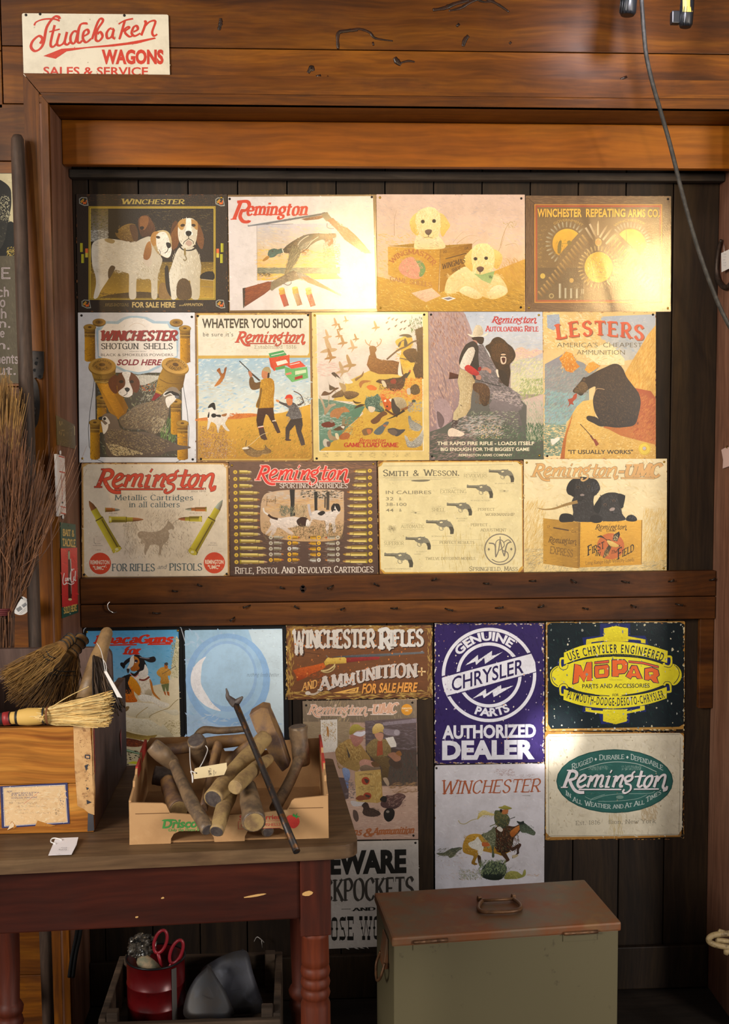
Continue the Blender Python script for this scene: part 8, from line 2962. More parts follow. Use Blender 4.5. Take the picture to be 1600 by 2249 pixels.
def haft(label, pts, rad, mat=M_OLD, name='tool_handle', cat='tool handle', end=None, seg=16, flat=1.0, wob=0.12, parent=None, part=None, smooth=True):
 P = [T3(*p) for p in pts]
 R_ = [T3r(r, p[2]) for r, p in zip(rad, pts)]
 if smooth and len(P) > 2:
  n = 6
  Q = catmull(P, n)
  RR = []
  for i in range(len(R_) - 1):
   RR += [R_[i] + (R_[i + 1] - R_[i]) * k / n for k in range(n)]
  P, R_ = Q, RR + [R_[-1]]
 d0, d1 = (P[1] - P[0]).normalized(), (P[-1] - P[-2]).normalized()
 P = [P[0] - d0 * R_[0] * 0.10] + P + [P[-1] + d1 * R_[-1] * 0.10]
 R_ = [R_[0] * 0.86] + R_ + [R_[-1] * 0.88]
 if parent is None:
  root = tag(link(name, None, loc=P[len(P) // 2]), label, cat, GH)
 else:
  root = parent
 b = MB()
 b.tube(P, R_, seg, True, flat, None, wob, hash(label or part) % 17)
 b.build(part or 'shaft', mat, root)
 if end is not None:
  b = MB()
  q = P[-1]
  b.lathe(q - d1 * 0.0004, q + d1 * 0.0008, [(0, R_[-1] * 0.97), (1, R_[-1] * 0.93)], seg)
  b.build('sawn_end', end, root)
 return root


haft('curved dark handle lying across the very back of the carton', [(545, 372, -0.845), (600, 330, -0.84), (720, 336, -0.84), (890, 322, -0.84)], [20, 24, 22, 20])
haft('flat-sided reddish handle lying across the back, above the round black mallet', [(335, 470, -0.88), (480, 452, -0.88), (640, 425, -0.875), (905, 398, -0.87)], [34, 40, 44, 38], M_OLDR, seg=8)
r_ = haft('mallet with a dark head at the left corner and a long waisted handle', [(236, 440, -0.99), (310, 500, -0.99), (385, 570, -0.98)], [52, 58, 44], M_OLD, 'mallet', 'mallet', part='head')
haft(None, [(385, 560, -0.99), (440, 680, -1.05), (520, 850, -1.135), (625, 1030, -1.2)], [34, 38, 44, 44], M_OLD, end=M_END, parent=r_, part='handle')
haft('upright black round mallet end with a white string tied round it', [(600, 600, -0.90), (575, 500, -0.92), (545, 405, -0.945)], [60, 62, 60], M_OLD, end=M_END, name='mallet', cat='mallet')
haft('squared flat handle standing just behind the cream price tag', [(700, 432, -0.925), (660, 620, -0.97), (600, 880, -1.05)], [48, 50, 46], M_OLDR, seg=6, flat=0.6)
haft('thickest handle, running from upper right down to a dark sawn end', [(1030, 380, -0.92), (930, 500, -0.97), (800, 650, -1.06), (668, 812, -1.14)], [50, 58, 64, 68], M_OLDL, end=M_END)
haft('short pale handle with a light sawn end, crossing over the middle of the pile', [(1055, 535, -0.965), (950, 610, -1.06), (820, 735, -1.165)], [34, 46, 48], M_OLDL, end=M_OLDL)
haft('handle with a dark end leaning over the carton front between the two prints', [(790, 770, -1.06), (740, 880, -1.145), (690, 1040, -1.2)], [48, 52, 50], M_OLDL, end=M_END)
haft('stout upright handle with a wide pale end over the red fruit print', [(905, 730, -1.08), (930, 850, -1.145), (952, 975, -1.205)], [58, 66, 78], M_OLD, end=M_OLDL)
haft('stubby light brown handle end at the left front of the carton', [(345, 690, -0.955), (375, 790, -1.0), (424, 890, -1.065)], [48, 54, 70], M_OLDR, end=M_OLDL)
haft('dark handle stub low in the carton behind the stubby light brown one', [(250, 650, -0.90), (330, 665, -0.90), (400, 700, -0.905)], [60, 62, 50], M_END)
haft('small dark handle end seen through the right-hand hole of the carton', [(1010, 960, -1.08), (1050, 1045, -1.118)], [36, 40], M_OLD, smooth=False, end=M_END)
haft('thin brown handle lying deep in the pile left of the big wedge', [(760, 560, -0.89), (860, 470, -0.885), (930, 420, -0.88)], [26, 28, 26], M_OLDR)
# wedge-shaped wooden block
root = tag(link('wooden_wedge', None, loc=T3(1060, 380, -0.88)), 'big wedge-shaped wooden block standing at the back right of the carton', 'wooden block', GH)
b = MB()
f_ = [(915, 225), (1000, 172), (1052, 180), (1060, 250), (1140, 400), (1200, 590), (1150, 630), (1060, 500), (960, 330)]
b.prism([T3(x, y, -0.885 - (y - 180) * 0.00008) for x, y in f_], (0.004, 0.035, 0.004), 0.003)
b.build('block', M_OLDR, root)
r_ = haft('mallet with an upright dark cylindrical head at the right wall of the carton', [(1285, 570, -0.89), (1275, 440, -0.89), (1262, 310, -0.89)], [56, 58, 62], M_OLD, 'mallet', 'mallet', end=M_END, part='head')
haft(None, [(1270, 540, -0.945), (1200, 700, -0.99), (1100, 880, -1.06)], [36, 36, 40], M_OLD, parent=r_, part='handle')
# long rusty rod with a split claw
root = tag(link('iron_rod', None, loc=T3(1000, 600, -1.0)), 'long thin rusty iron rod with a split claw, leaning out over the carton front', 'iron rod')
b = MB()
b.tube([T3(*p) for p in ((815, 130, -0.965), (900, 330, -1.0), (1000, 570, -1.07), (1130, 890, -1.155), (1252, 1185, -1.235))], [T3r(r, -1.1) for r in (22, 21, 21, 22, 23)], 12)
b.build('shaft', M_RUST, root)
b = MB()
b.tube(catmull([T3(820, 150, -0.966), T3(790, 120, -0.967), T3(768, 96, -0.968), T3(764, 66, -0.968), T3(756, 38, -0.968)], 5), [T3r(r, -0.97) for r in (27, 26, 26, 25, 24, 22, 20, 19, 18, 16, 15, 13, 12, 11, 10, 9, 8, 7, 6, 5, 4)], 10)
b.tube(catmull([T3(815, 150, -0.966), T3(840, 128, -0.968), T3(862, 108, -0.97), T3(872, 95, -0.97)], 5), [T3r(r, -0.97) for r in (26, 25, 24, 23, 21, 20, 18, 17, 15, 14, 12, 10, 9, 8, 6, 5)], 10)
b.build('claw', M_END, root)
pt_ = thing('price_tag', 'cream price tag on white string tied to the round black mallet end', 'tag', T3(645, 620, -1.0))
yt_ = -1.108
b = MB()
b.prism([T3(x, y, yt_) for x, y in ((536, 602), (560, 594), (760, 560), (762, 600), (742, 646), (530, 676), (526, 640))], (0, 0.0006, 0))
b.build('card', M_CREAM, pt_)
a = Art(260, 1500, 3.2, yt_, None)
a.draw('E 3a3028 548 634 5 5')
a.plane = None
for i, (t_, h) in enumerate((('', 0), ('# 117', 15))):
 x = 640 + i * 14
 qs, wd = sans_text(t_)
 k_ = (46 if i < 2 else 40) / wd
 a.many([[(x - py * h / 10 + 0, 645 - px * k_) for px, py in q] for q in qs], '4a4038')
a.draw('F 4a4038 12 16 4 90 30 632 616 644 650\nF 7a7064 10 14 3 90 20 668 612 672 652\nF 8a8074 6 10 3 90 20 680 620 684 640')
a.build(pt_, print_mat(0.7, 0.02, 0.02))
b = MB()
b.tube(catmull([T3(500, 450, -0.99), T3(504, 560, -1.07), T3(515, 640, -1.10), T3(520, 700, -1.108), T3(522, 660, -1.109), T3(508, 620, -1.109), T3(540, 632, -1.11)], 6), 0.0009, 6)
b.tube(catmull([T3(612, 440, -0.99), T3(626, 470, -1.0), T3(600, 540, -1.08), T3(570, 594, -1.107)], 6), 0.0009, 6)
b.build('string', M_STRING, pt_)

# white price tag lying on the table
pt_ = thing('price_tag', 'white price tag with a white loop lying on the table before the crate', 'tag', atz(140, 1862, TZ))
zt_ = TZ + 0.0022
b = MB()
b.prism([atz(x, y, zt_) + Vector((0, 0, k)) for x, y, k in ((122, 1846, 0.004), (172, 1844, 0.004), (168, 1858, 0.002), (157, 1877, 0), (106, 1879, 0), (116, 1858, 0.002))], (0, 0, 0.0006))
b.build('card', plain('bright_card', 'e4dee0', 0.7), pt_)
b = MB()
b.tube(catmull([atz(122, 1853, zt_ + 0.004), atz(112, 1849, zt_ + 0.004), atz(114, 1842, zt_ + 0.006), atz(124, 1841, zt_ + 0.007), atz(136, 1845, zt_ + 0.005)], 6), 0.0012, 6)
b.build('string_loop', M_STRING, pt_)
a = Art(0, 1580, 1600 / 280, 0, None, (Vector((0, 0, zt_ + 0.0032)), Vector((0, -0.06, 1)).normalized()))
a.plane = (atz(140, 1866, zt_ + 0.0030), Vector((0, -0.06, 1)).normalized())
a.draw('F 6a6468 14 18 4 0 20 738 1604 848 1614\nF a8a0a4 12 18 3 0 15 695 1643 860 1650\nF a8a0a4 8 14 4 0 40 700 1686 770 1696')
a.text('# 115', 735, 1638, 835, 16, '6a6468', 'sans')
a.build(pt_, print_mat(0.7, 0.02, 0.02))
# ------------------------------------------------------------------ steel chest on the floor
M_CHEST = spotty('olive_steel', '60573e', '3a3224', 26, 0.64, 0.74, 0.5, 0.1, bump=0.03)
M_LID = spotty('rusted_lid', '6a5d4a', '7c4826', 7, 0.36, 0.58, 0.55, 0.25, spot2='7e5a38', bump=0.12)
M_RUSTH = spotty('rust_iron', '5a3e2a', '7a5638', 40, 0.4, 0.6, 0.5, 0.5)
BT = 0.42
q_ = [atz(860, 2060, BT), atz(1364, 2025, BT), atz(1300, 1932, BT), atz(838, 1952, BT)]
ex = (q_[1] - q_[0]).normalized()
ey = Vector((-ex.y, ex.x, 0))
BW = (q_[1] - q_[0]).length
BD = 0.255
B0 = q_[0].copy()
bx = lambda u, v, z: Vector((B0.x, B0.y, 0)) + ex * u + ey * v + Vector((0, 0, z))
chest = thing('steel_chest', 'olive painted steel chest with a rusted lid standing on the floor', 'chest', bx(BW / 2, BD / 2, FLOOR))


def bq(b, u0, u1, v0, v1, z0, z1, bev=0.0):
 return b.hexa([bx(u0, v0, z0), bx(u1, v0, z0), bx(u1, v1, z0), bx(u0, v1, z0)], [bx(u0, v0, z1), bx(u1, v0, z1), bx(u1, v1, z1), bx(u0, v1, z1)], bev)


b = MB()
bq(b, 0.005, BW - 0.005, 0.005, BD - 0.005, FLOOR + 0.001, BT - 0.020, 0.003)
b.build('body', M_CHEST, chest)
b = MB()
bq(b, 0.0, BW, 0.0, BD, BT - 0.0215, BT, 0.005)
b.build('lid', M_LID, chest)
nb = Vector((ex.y, -ex.x, 0))


def onfront(x, y, off):
 p0 = bx(0, 0, 0) + nb * off
 d = ray(x, y)
 return CP + d * ((p0 - CP).dot(nb) / d.dot(nb))


for (x0, y0, x1, y1) in ((908, 2064, 983, 2058), (1238, 2045, 1312, 2040)):
 hg = link('hinge', None, None, chest)
 hg.location = (0, 0, 0)
 p, q = onfront(x0, y0 + 6, 0.003), onfront(x1, y1 + 6, 0.003)
 b = MB()
 b.lathe(p, q, [(0, 0.0042), (0.32, 0.0042), (0.33, 0.0036), (0.34, 0.0042), (0.66, 0.0042), (0.67, 0.0036), (0.68, 0.0042), (1, 0.0042)], 14)
 b.build('hinge_knuckle', M_RUSTH, hg)
 b = MB()
 z_ = Vector((0, 0, -0.021))
 b.prism([p - nb * 0.0072, q - nb * 0.0072, q - nb * 0.0072 + z_, p - nb * 0.0072 + z_], nb * 0.0016)
 b.build('hinge_leaf', M_CHEST, hg)
hd = link('lid_handle', None, None, chest)
hd.location = (0, 0, 0)
hz = lambda x, y, z: atz(x, y, BT + z)
b = MB()
b.tube(catmull([hz(1061, 1976, 0.006), hz(1052, 1986, 0.006), hz(1050, 1996, 0.006), hz(1058, 2002, 0.006), hz(1075, 2003.5, 0.006), hz(1110, 2002.5, 0.006), hz(1132, 2000, 0.006), hz(1143, 1994, 0.006), hz(1140, 1985, 0.006), hz(1126, 1974, 0.006)], 5), 0.0045, 10)
b.build('bail', M_RUSTH, hd)
b = MB()
b.lathe(hz(1056, 1978, 0.007), hz(1130, 1974, 0.007), [(0, 0.0036), (1, 0.0036)], 10)
for x, y in ((1052, 1978), (1127, 1974)):
 p = hz(x, y, 0)
 b.hexa([p - ex * 0.005 - ey * 0.006, p + ex * 0.005 - ey * 0.006, p + ex * 0.005 + ey * 0.010, p - ex * 0.005 + ey * 0.010], [p - ex * 0.004 - ey * 0.005 + Vector((0, 0, 0.011)), p + ex * 0.004 - ey * 0.005 + Vector((0, 0, 0.011)), p + ex * 0.004 + ey * 0.006 + Vector((0, 0, 0.011)), p - ex * 0.004 + ey * 0.006 + Vector((0, 0, 0.011))], 0.0015)
b.build('bracket', M_RUSTH, hd)
b = MB()
pl = bx(0.004, 0.10, BT - 0.055)
b.hexa([pl + ey * v - ex * 0.012 + Vector((0, 0, -0.05)) for v in (-0.03, 0.03)] + [pl + ey * v + Vector((0, 0, -0.05)) for v in (0.03, -0.03)], [pl + ey * v - ex * 0.004 + Vector((0, 0, 0.02)) for v in (-0.028, 0.028)] + [pl + ey * v + Vector((0, 0, 0.02)) for v in (0.028, -0.028)], 0.002)
b.build('side_latch', M_LID, chest)
b = MB()
c_ = bx(-0.006, 0.09, BT - 0.085)
b.tube(catmull([c_ + ey * 0.03, c_ + ey * 0.032 - ex * 0.010 + Vector((0, 0, -0.03)), c_ - ex * 0.014 + Vector((0, 0, -0.052)), c_ - ey * 0.032 - ex * 0.010 + Vector((0, 0, -0.03)), c_ - ey * 0.03], 6), 0.0034, 10)
b.build('side_ring', M_RUSTH, chest)

# ------------------------------------------------------------------ below the table
M_BOX = wood('grey_rough_boards', '2c221a', '4e3e30', '6a5644', 'x', 16, 0.8, 0.0, 0.5, '14100c', 0.5, 0.3)
cr = thing('rough_crate', 'rough grey wooden crate under the table holding a red can', 'crate', (-0.24, -0.62, FLOOR))
X0, X1, Y0, Y1, ZR = -0.448, -0.052, -0.785, -0.462, 0.262
b = MB()
b.box(X0, X1, Y0, Y0 + 0.016, 0.05, ZR - 0.006, 0.003)
b.box(X0, X1, Y0, Y0 + 0.016, FLOOR + 0.001, 0.045, 0.003)
b.build('front_board', M_BOX, cr)
b = MB()
b.box(X0, X1, Y1 - 0.016, Y1, FLOOR + 0.001, ZR, 0.003)
b.build('back_board', M_BOX, cr)
for x in (X0, X1 - 0.016):
 b = MB()
 b.box(x, x + 0.016, Y0 + 0.017, Y1 - 0.017, FLOOR + 0.001, ZR, 0.003)
 b.build('side_board', M_BOX, cr)
for x, y in ((X0 + 0.017, Y0 + 0.017), (X1 - 0.042, Y0 + 0.017), (X0 + 0.017, Y1 - 0.042), (X1 - 0.042, Y1 - 0.042)):
 b = MB()
 b.box(x, x + 0.025, y, y + 0.025, FLOOR + 0.02, ZR + 0.012, 0.003)
 b.build('corner_post', M_BOX, cr)
b = MB()
b.box(X0 + 0.017, X1 - 0.017, Y0 + 0.017, Y1 - 0.017, 0.165, 0.178)
b.build('bottom_board', M_BOX, cr)

M_CAN = spotty('red_enamel_can', '580a0d', '38090b', 14, 0.5, 0.7, 0.3, 0.2, bump=0.02)
yc = -0.62
cc = at(343, 2170, yc)
can = thing('red_can', 'dented red tin can standing in the rough crate under the table', 'can', (cc.x, yc, 0.179))
p0, p1 = Vector((cc.x, yc, 0.179)), Vector((cc.x, yc, 0.330))
b = MB()
rr_ = 0.066
prof = [(0.0, 0.94), (0.03, 1.0), (0.30, 1.0), (0.31, 1.02), (0.33, 1.02), (0.34, 1.0), (0.62, 1.0), (0.63, 1.02), (0.65, 1.02), (0.66, 1.0), (0.985, 1.0), (1.0, 1.03)]
pts = [p0.lerp(p1, t) for t, r in prof]
seg = 40
rings = []
for p, (t, r) in zip(pts, prof):
 rings.append([b.bm.verts.new(p + Vector((rr_ * r * math.cos(2 * PI * k / seg), rr_ * r * math.sin(2 * PI * k / seg), 0))) for k in range(seg)])
inner = [[b.bm.verts.new(Vector((cc.x + 0.063 * math.cos(2 * PI * k / seg), yc + 0.063 * math.sin(2 * PI * k / seg), z))) for k in range(seg)] for z in (0.329, 0.19)]
for A_, B_ in list(zip(rings, rings[1:])) + [(rings[-1], inner[0]), (inner[0], inner[1])]:
 for k in range(seg):
  b.bm.faces.new((A_[k], A_[(k + 1) % seg], B_[(k + 1) % seg], B_[k])).smooth = True
b.bm.faces.new(rings[0])
b.bm.faces.new(inner[1])
b.build('body', M_CAN, can)
b = MB()
t0 = math.radians(-52)
for k in range(4):
 a0, a1 = t0 + k * 0.05, t0 + (k + 1) * 0.05
 r = rr_ * 1.022
 b.hexa([(cc.x + r * math.cos(t) * s_, yc + r * math.sin(t) * s_, 0.183) for t, s_ in ((a0, 1.0), (a1, 1.0), (a1, 1.01), (a0, 1.01))], [(cc.x + r * math.cos(t) * s_, yc + r * math.sin(t) * s_, 0.324) for t, s_ in ((a0, 1.0), (a1, 1.0), (a1, 1.01), (a0, 1.01))])
b.build('grey_stripe', plain('grey_paint', '4a4440', 0.6), can)
b = MB()
loop(b, (cc.x, yc, 0.331), (0, 0, 1), rr_ * 1.01, 0.0026, 1.0, 40)
b.build('rim', plain('black_rim', '141416', 0.4, 0.5), can)

sc_ = thing('scissors', 'scissors with red loop handles standing in the red can', 'scissors', at(370, 2110, yc))
b = MB()
M_SR = plain('red_plastic_handles', '8a1824', 0.4)


def oval(b, cx, cy, rx, ry, rot, Y, wr):
 n = 28
 r = math.radians(rot)
 pts = []
 for k in range(n + 1):
  t = 2 * PI * k / n
  u, v = rx * math.cos(t), ry * math.sin(t)
  pts.append(at(cx + u * math.cos(r) - v * math.sin(r), cy + u * math.sin(r) + v * math.cos(r), Y))
 b.tube(pts, wr, 8, False)


oval(b, 352, 2068, 13, 26, 18, yc - 0.010, 0.0038)
oval(b, 387, 2090, 12, 27, 22, yc - 0.020, 0.0038)
b.tube([at(346, 2092, yc - 0.01), at(352, 2112, yc - 0.005), at(362, 2150, yc)], 0.004, 8)
b.tube([at(378, 2114, yc - 0.02), at(368, 2130, yc - 0.01), at(356, 2160, yc)], 0.004, 8)
b.build('loop_handles', M_SR, sc_)
b = MB()
b.tube([at(358, 2140, yc), Vector((cc.x + 0.02, yc, 0.200))], 0.004, 6)
b.tube([at(356, 2145, yc), Vector((cc.x + 0.005, yc, 0.200))], 0.004, 6)
b.build('blades', plain('scissor_steel', '8a8a8c', 0.3, 1.0), sc_)

M_FOIL = spotty('crinkled_grey_wrap', '5a5248', '1c1a18', 45, 0.4, 0.55, 0.25, 0.2, spot2='a89c88')
fb = thing('wrapped_bundle', 'crumpled shiny wrapper and paper roll stuffed in the red can', 'bundle', at(310, 2110, yc))
bm = bmesh.new()
bmesh.ops.create_icosphere(bm, subdivisions=4, radius=1.0)
cpt = at(311, 2078, yc + 0.005)
for v in bm.verts:
 n_ = mnoise(v.co * 2.3) * 0.35 + mnoise(v.co * 5.5) * 0.22
 v.co = Vector((v.co.x * 0.030, v.co.y * 0.026, v.co.z * 0.027)) * (1 + n_) + cpt
b = MB()
b.bm.free()
b.bm = bm
b.build('wrapper', M_FOIL, fb)
b = MB()
b.lathe(at(340, 2145, yc - 0.012), at(308, 2100, yc - 0.012), [(0, 0.026), (0.5, 0.021), (0.9, 0.014), (1, 0.008)], 20, 0.08)
b.build('paper_roll', spotty('stained_paper', '9c8466', '6e6a54', 30, 0.45, 0.6, 0.8), fb)

M_BLADE = spotty('grey_forged_steel', '3a3a42', '2e2a26', 10, 0.42, 0.62, 0.5, 0.2, spot2='50525c')


M_BLADED = spotty('dark_forged_steel', '26262a', '2c231c', 10, 0.42, 0.62, 0.5, 0.2, spot2='34343a')


def blade(label, outline, Y, bulge, tilt, M_BLADE=M_BLADE):
 c = [sum(p[0] for p in outline) / len(outline), sum(p[1] for p in outline) / len(outline)]
 C_ = at(c[0], c[1], Y)
 root = tag(link('spade_blade', None, loc=C_), label, 'spade blade')
 out = catmull([Vector(p) for p in outline], 5, True)
 b = MB()
 n = len(out)
 rings = []
 for t in (1.0, 0.75, 0.5, 0.25):
  rings.append([b.bm.verts.new(at(c[0] + (p.x - c[0]) * t, c[1] + (p.y - c[1]) * t, Y - bulge * (1 - ((p.x - c[0]) * t / 60) ** 2) + tilt * (p.y - c[1]) * t)) for p in out])
 back = [b.bm.verts.new(v.co + Vector((0, 0.004, 0))) for v in rings[0]]
 for A_, B_ in zip(rings, rings[1:]):
  for k in range(n):
   b.bm.faces.new((A_[k], A_[(k + 1) % n], B_[(k + 1) % n], B_[k])).smooth = True
 b.bm.faces.new(rings[-1])
 for k in range(n):
  b.bm.faces.new((rings[0][k], back[k], back[(k + 1) % n], rings[0][(k + 1) % n]))
 b.bm.faces.new(back[::-1])
 b.build('plate', M_BLADE, root)
 b = MB()
 for t in (-1, 1):
  pass
 top = min(outline, key=lambda p: p[1])
 p = at(top[0], top[1] + 12, Y + tilt * (top[1] - c[1]))
 b.tube([p, p + Vector((0, 0.02, 0.004))], [0.008, 0.006], 10)
 b.build('socket', M_BLADE, root)


blade('pale grey steel spade blade leaning at the back of the rough crate', [(470, 2226), (452, 2180), (440, 2136), (470, 2110), (505, 2094), (532, 2089), (545, 2096), (556, 2140), (578, 2204), (576, 2222), (530, 2228)], -0.575, 0.012, -0.0005)
blade('dark curved steel blade between the red can and the pale spade blade', [(406, 2234), (408, 2190), (428, 2150), (452, 2126), (458, 2122), (474, 2146), (498, 2186), (512, 2232), (460, 2236)], -0.66, 0.012, -0.0005, M_BLADED)

# hose, carton and card in the dark left of the crate
hs = thing('rubber_hose', 'doubled black rubber hose hanging beside the door jamb under the table', 'hose', at(165, 2090, -0.33))
b = MB()
for dx in (-4, 4):
 b.tube(catmull([at(178 + dx, 1990, -0.33), at(172 + dx, 2050, -0.33), at(162 + dx, 2100, -0.33), at(156 + dx, 2146, -0.33)], 8), 0.0048, 10)
b.build('tube', plain('black_rubber', '0e0e0e', 0.4), hs)
b = MB()
b.prism([at(x, y, -0.335) for x, y in ((182, 2028), (190, 2028), (186, 2038), (178, 2041))], (0, 0.0006, 0))
b.build('card', M_PAPER, hs)
oc = thing('orange_carton', 'torn orange carton at the left edge behind the table leg', 'carton', at(4, 2170, -0.55))
b = MB()
b.prism([at(x, y, -0.56) for x, y in ((-30, 2120), (4, 2134), (14, 2165), (18, 2184), (8, 2200), (-30, 2215))], (0.0, 0.05, 0.0), 0.002)
b.build('carton_side', spotty('faded_orange_card', 'a8481c', '7a3414', 30, 0.45, 0.6, 0.7, spot2='c8b8a0'), oc)
b = MB()
b.prism([at(x, y, -0.565) for x, y in ((10, 2186), (30, 2180), (26, 2198), (12, 2200))], (0.0, 0.03, 0.004), 0.001)
b.build('carton_flap', plain('yellow_card', 'a87428', 0.7), oc)
b = MB()
pw = catmull([at(558, 2068, -0.02), at(562, 2060, -0.04), at(566, 2058, -0.045), at(574, 2064, -0.045), at(580, 2070, -0.04)], 4)
b.tube(pw, 0.0013, 6)
b.tube([at(574, 2065, -0.045), at(576, 2082, -0.03)], 0.0012, 6)
tag(b.build('wire_clip', plain('pale_wire', 'c8c0b8', 0.5, 0.3), origin=pw[0]), 'bent pale wire clip on the dark door boards under the table', 'wire')

# ------------------------------------------------------------------ things on the door posts
def atx(x, y, X):
 d = ray(x, y)
 return CP + d * ((X - CP.x) / d.x)


def jpanel(name, quad, X, base, mat, thick=0.0015):
 P = [atx(x, y, X) for x, y in quad]
 c = sum(P, Vector()) / 4
 V = [p - c for p in P] + [p - c - Vector((thick, 0, 0)) for p in P]
 F = [[0, 1, 2, 3], [7, 6, 5, 4]] + [[i, i + 4, (i + 1) % 4 + 4, (i + 1) % 4] for i in range(4)]
 me = bpy.data.meshes.new(name)
 me.from_pydata([tuple(v) for v in V], [], F)
 ca = me.color_attributes.new('Col', 'FLOAT_COLOR', 'POINT')
 ca.data.foreach_set('color', list(lin(base)) * 8)
 o = link(name, me, mat)
 o.location = c
 return o


XJ = XL + 0.0024
NX = Vector((1, 0, 0))
mt = print_mat(0.4, 0.06, 0.05)
o = jpanel('brass_plaque', [(124, 912), (164, 933), (166, 986), (126, 977)], XJ, '6a5a34', plain('aged_brass', '6e5e36', 0.4, 0.7))
tag(o, 'small brass plaque with raised lettering on the left door jamb', 'plaque')
a = Art(0, 780, 1600 / 477, 0, None, (Vector((XJ, 0, 0)), NX))
a = Art(0, 780, 3.355, 0, None, (Vector((XJ, 0, 0)), NX))
a.draw('L 6 c8b478 440 486 440 508 446 510\nL 6 c8b478 456 488 456 510\nF c8b478 8 9 6 60 60 440 504 474 520\nF c8b478 12 10 6 40 60 500 520 545 548\nL 5 c8b478 438 560 438 582\nL 5 c8b478 450 568 450 590\nL 7 d8c888 470 580 470 596\nF c8b478 14 10 6 20 60 446 548 476 560\nF c8b478 10 8 6 20 60 490 562 530 590\nF c8b478 18 10 6 20 60 440 626 530 660\nL 7 e0d498 548 524 550 590')
a.build(o, plain('polished_brass', 'c8b06c', 0.3, 0.9))
o = jpanel('thermometer', [(124, 997), (142, 1003), (145, 1128), (129, 1134)], XJ + 0.004, 'd8cfc8', mt, 0.006)
tag(o, 'narrow white thermometer plate with red print on the left door jamb', 'thermometer')
a = Art(0, 780, 3.355, 0, None, (Vector((XJ + 0.004, 0, 0)), NX))
a.draw('''
P b84030 432 738 474 750 476 760 432 748
P b84030 438 852 478 862 478 872 438 862
P b84030 446 1110 484 1120 484 1128 446 1118
P b84030 448 1158 484 1166 484 1174 448 1168
L 3 b86050 452 880 462 1090
E 2a2020 460 1086 6 8
F c8786c 26 20 3 10 4 436 764 472 848
F c8786c 30 12 3 10 4 446 880 478 1080
F c8786c 12 20 3 10 4 450 1124 482 1160
''')
a.build(o, mt)
b = MB()
for x, y in ((131, 994), (137, 1135)):
 c = atx(x, y, XJ)
 b.lathe(c, c + Vector((0.003, 0, 0)), [(0, 0.006), (1, 0.005)], 10)
b.build('mount_tab', M_PAPER, o, None)
o.children[-1].location = -Vector(o.location)
o = jpanel('tin_sign', [(133, 1147), (166, 1152), (172, 1345), (137, 1358)], XJ, '17493c', mt)
tag(o, 'narrow green and red tin sign with a bottle on the left door jamb', 'sign')
a = Art(0, 780, 3.355, 0, None, (Vector((XJ, 0, 0)), NX))
a.draw('''
P d83830>c0282c:90 447 1424 568 1418 574 1836 458 1858
P 1c4c3c 470 1440 474 1440 474 1441 470 1441
B 3a1a14 500 1460 506 1440 512 1440 516 1500 524 1580 526 1700 528 1780 516 1800 504 1790 502 1700 502 1580
B 9aa888 503 1450 514 1450 514 1500 503 1500
T 6 c8d8c8 520 1500 524 1600 524 1760
E d0c890 516 1800 14 9
''')
for pts in ([(474, 1606), (464, 1650), (466, 1684), (478, 1690), (490, 1672)], [(484, 1640), (480, 1664), (490, 1660)], [(492, 1640), (494, 1664), (502, 1640), (506, 1664)], [(512, 1650), (516, 1640), (520, 1660)],
   [(528, 1574), (518, 1620), (524, 1668), (536, 1670), (548, 1650)], [(536, 1590), (530, 1580), (548, 1576)], [(544, 1630), (540, 1656), (550, 1650)], [(556, 1590), (552, 1660), (560, 1656)], [(474, 1690), (500, 1680), (524, 1690), (548, 1676)]):
 a.many(ribbon(catmull([Vector(p) for p in pts], 4), lambda t, u: 6), 'f0e8e4')
a.text('BAIT &', 464, 1328, 546, 44, 'd0ac5c', 'slab', y1=1336, T=2.6, t=1.6)
a.text('TACKLE', 460, 1404, 556, 50, 'd0ac5c', 'slab', y1=1412, T=2.6, t=1.6)
a.text('SOLD HERE', 470, 1904, 566, 44, 'd0ac5c', 'slab', y1=1880, T=2.4, t=1.5)
a.draw('E 0e1412 504 1256 5 6\nE a8b0a0 516 1904 4 5')
a.build(o, mt)

# iron fittings on the left casing
M_IRON = spotty('black_iron', '2c2826', '3c332c', 40, 0.4, 0.6, 0.5, 0.6)
o = link('strike_plate', None, loc=at(84, 800, YF))
tag(o, 'flat iron plate with two holes on the left door casing', 'iron plate')
b = MB()
b.prism([at(x, y, YF - 0.001) for x, y in ((66, 770), (97, 772), (97, 812), (94, 830), (88, 834), (80, 828), (66, 836))], (0, -0.003, 0), 0.001)
b.build('plate', M_IRON, o)
b = MB()
for x, y, r in ((82, 787, 0.0025), (80, 798, 0.005), (76, 813, 0.004), (88, 827, 0.004)):
 b.lathe(at(x, y, YF - 0.0041), at(x, y, YF - 0.0046), [(0, r), (1, r)], 12)
b.build('hole', M_BLACK, o)
o = link('keyhole_plate', None, loc=at(80, 890, YF))
tag(o, 'dark oval iron keyhole plate below the iron plate on the left casing', 'keyhole plate')
b = MB()
cx_, cy_ = 74, 886
b.prism([at(cx_ + 14 * math.cos(t), cy_ + 56 * math.sin(t), YF - 0.001) for t in (2 * PI * k / 26 for k in range(26))], (0, -0.003, 0), 0.001)
b.build('plate', M_IRON, o)
b = MB()
b.lathe(at(75, 898, YF - 0.004), at(75, 898, YF - 0.010), [(0, 0.0045), (1, 0.0038)], 12)
b.tube([at(75, 900, YF - 0.009), at(75, 914, YF - 0.009)], 0.0032, 8)
b.build('key_cover', M_IRON, o)

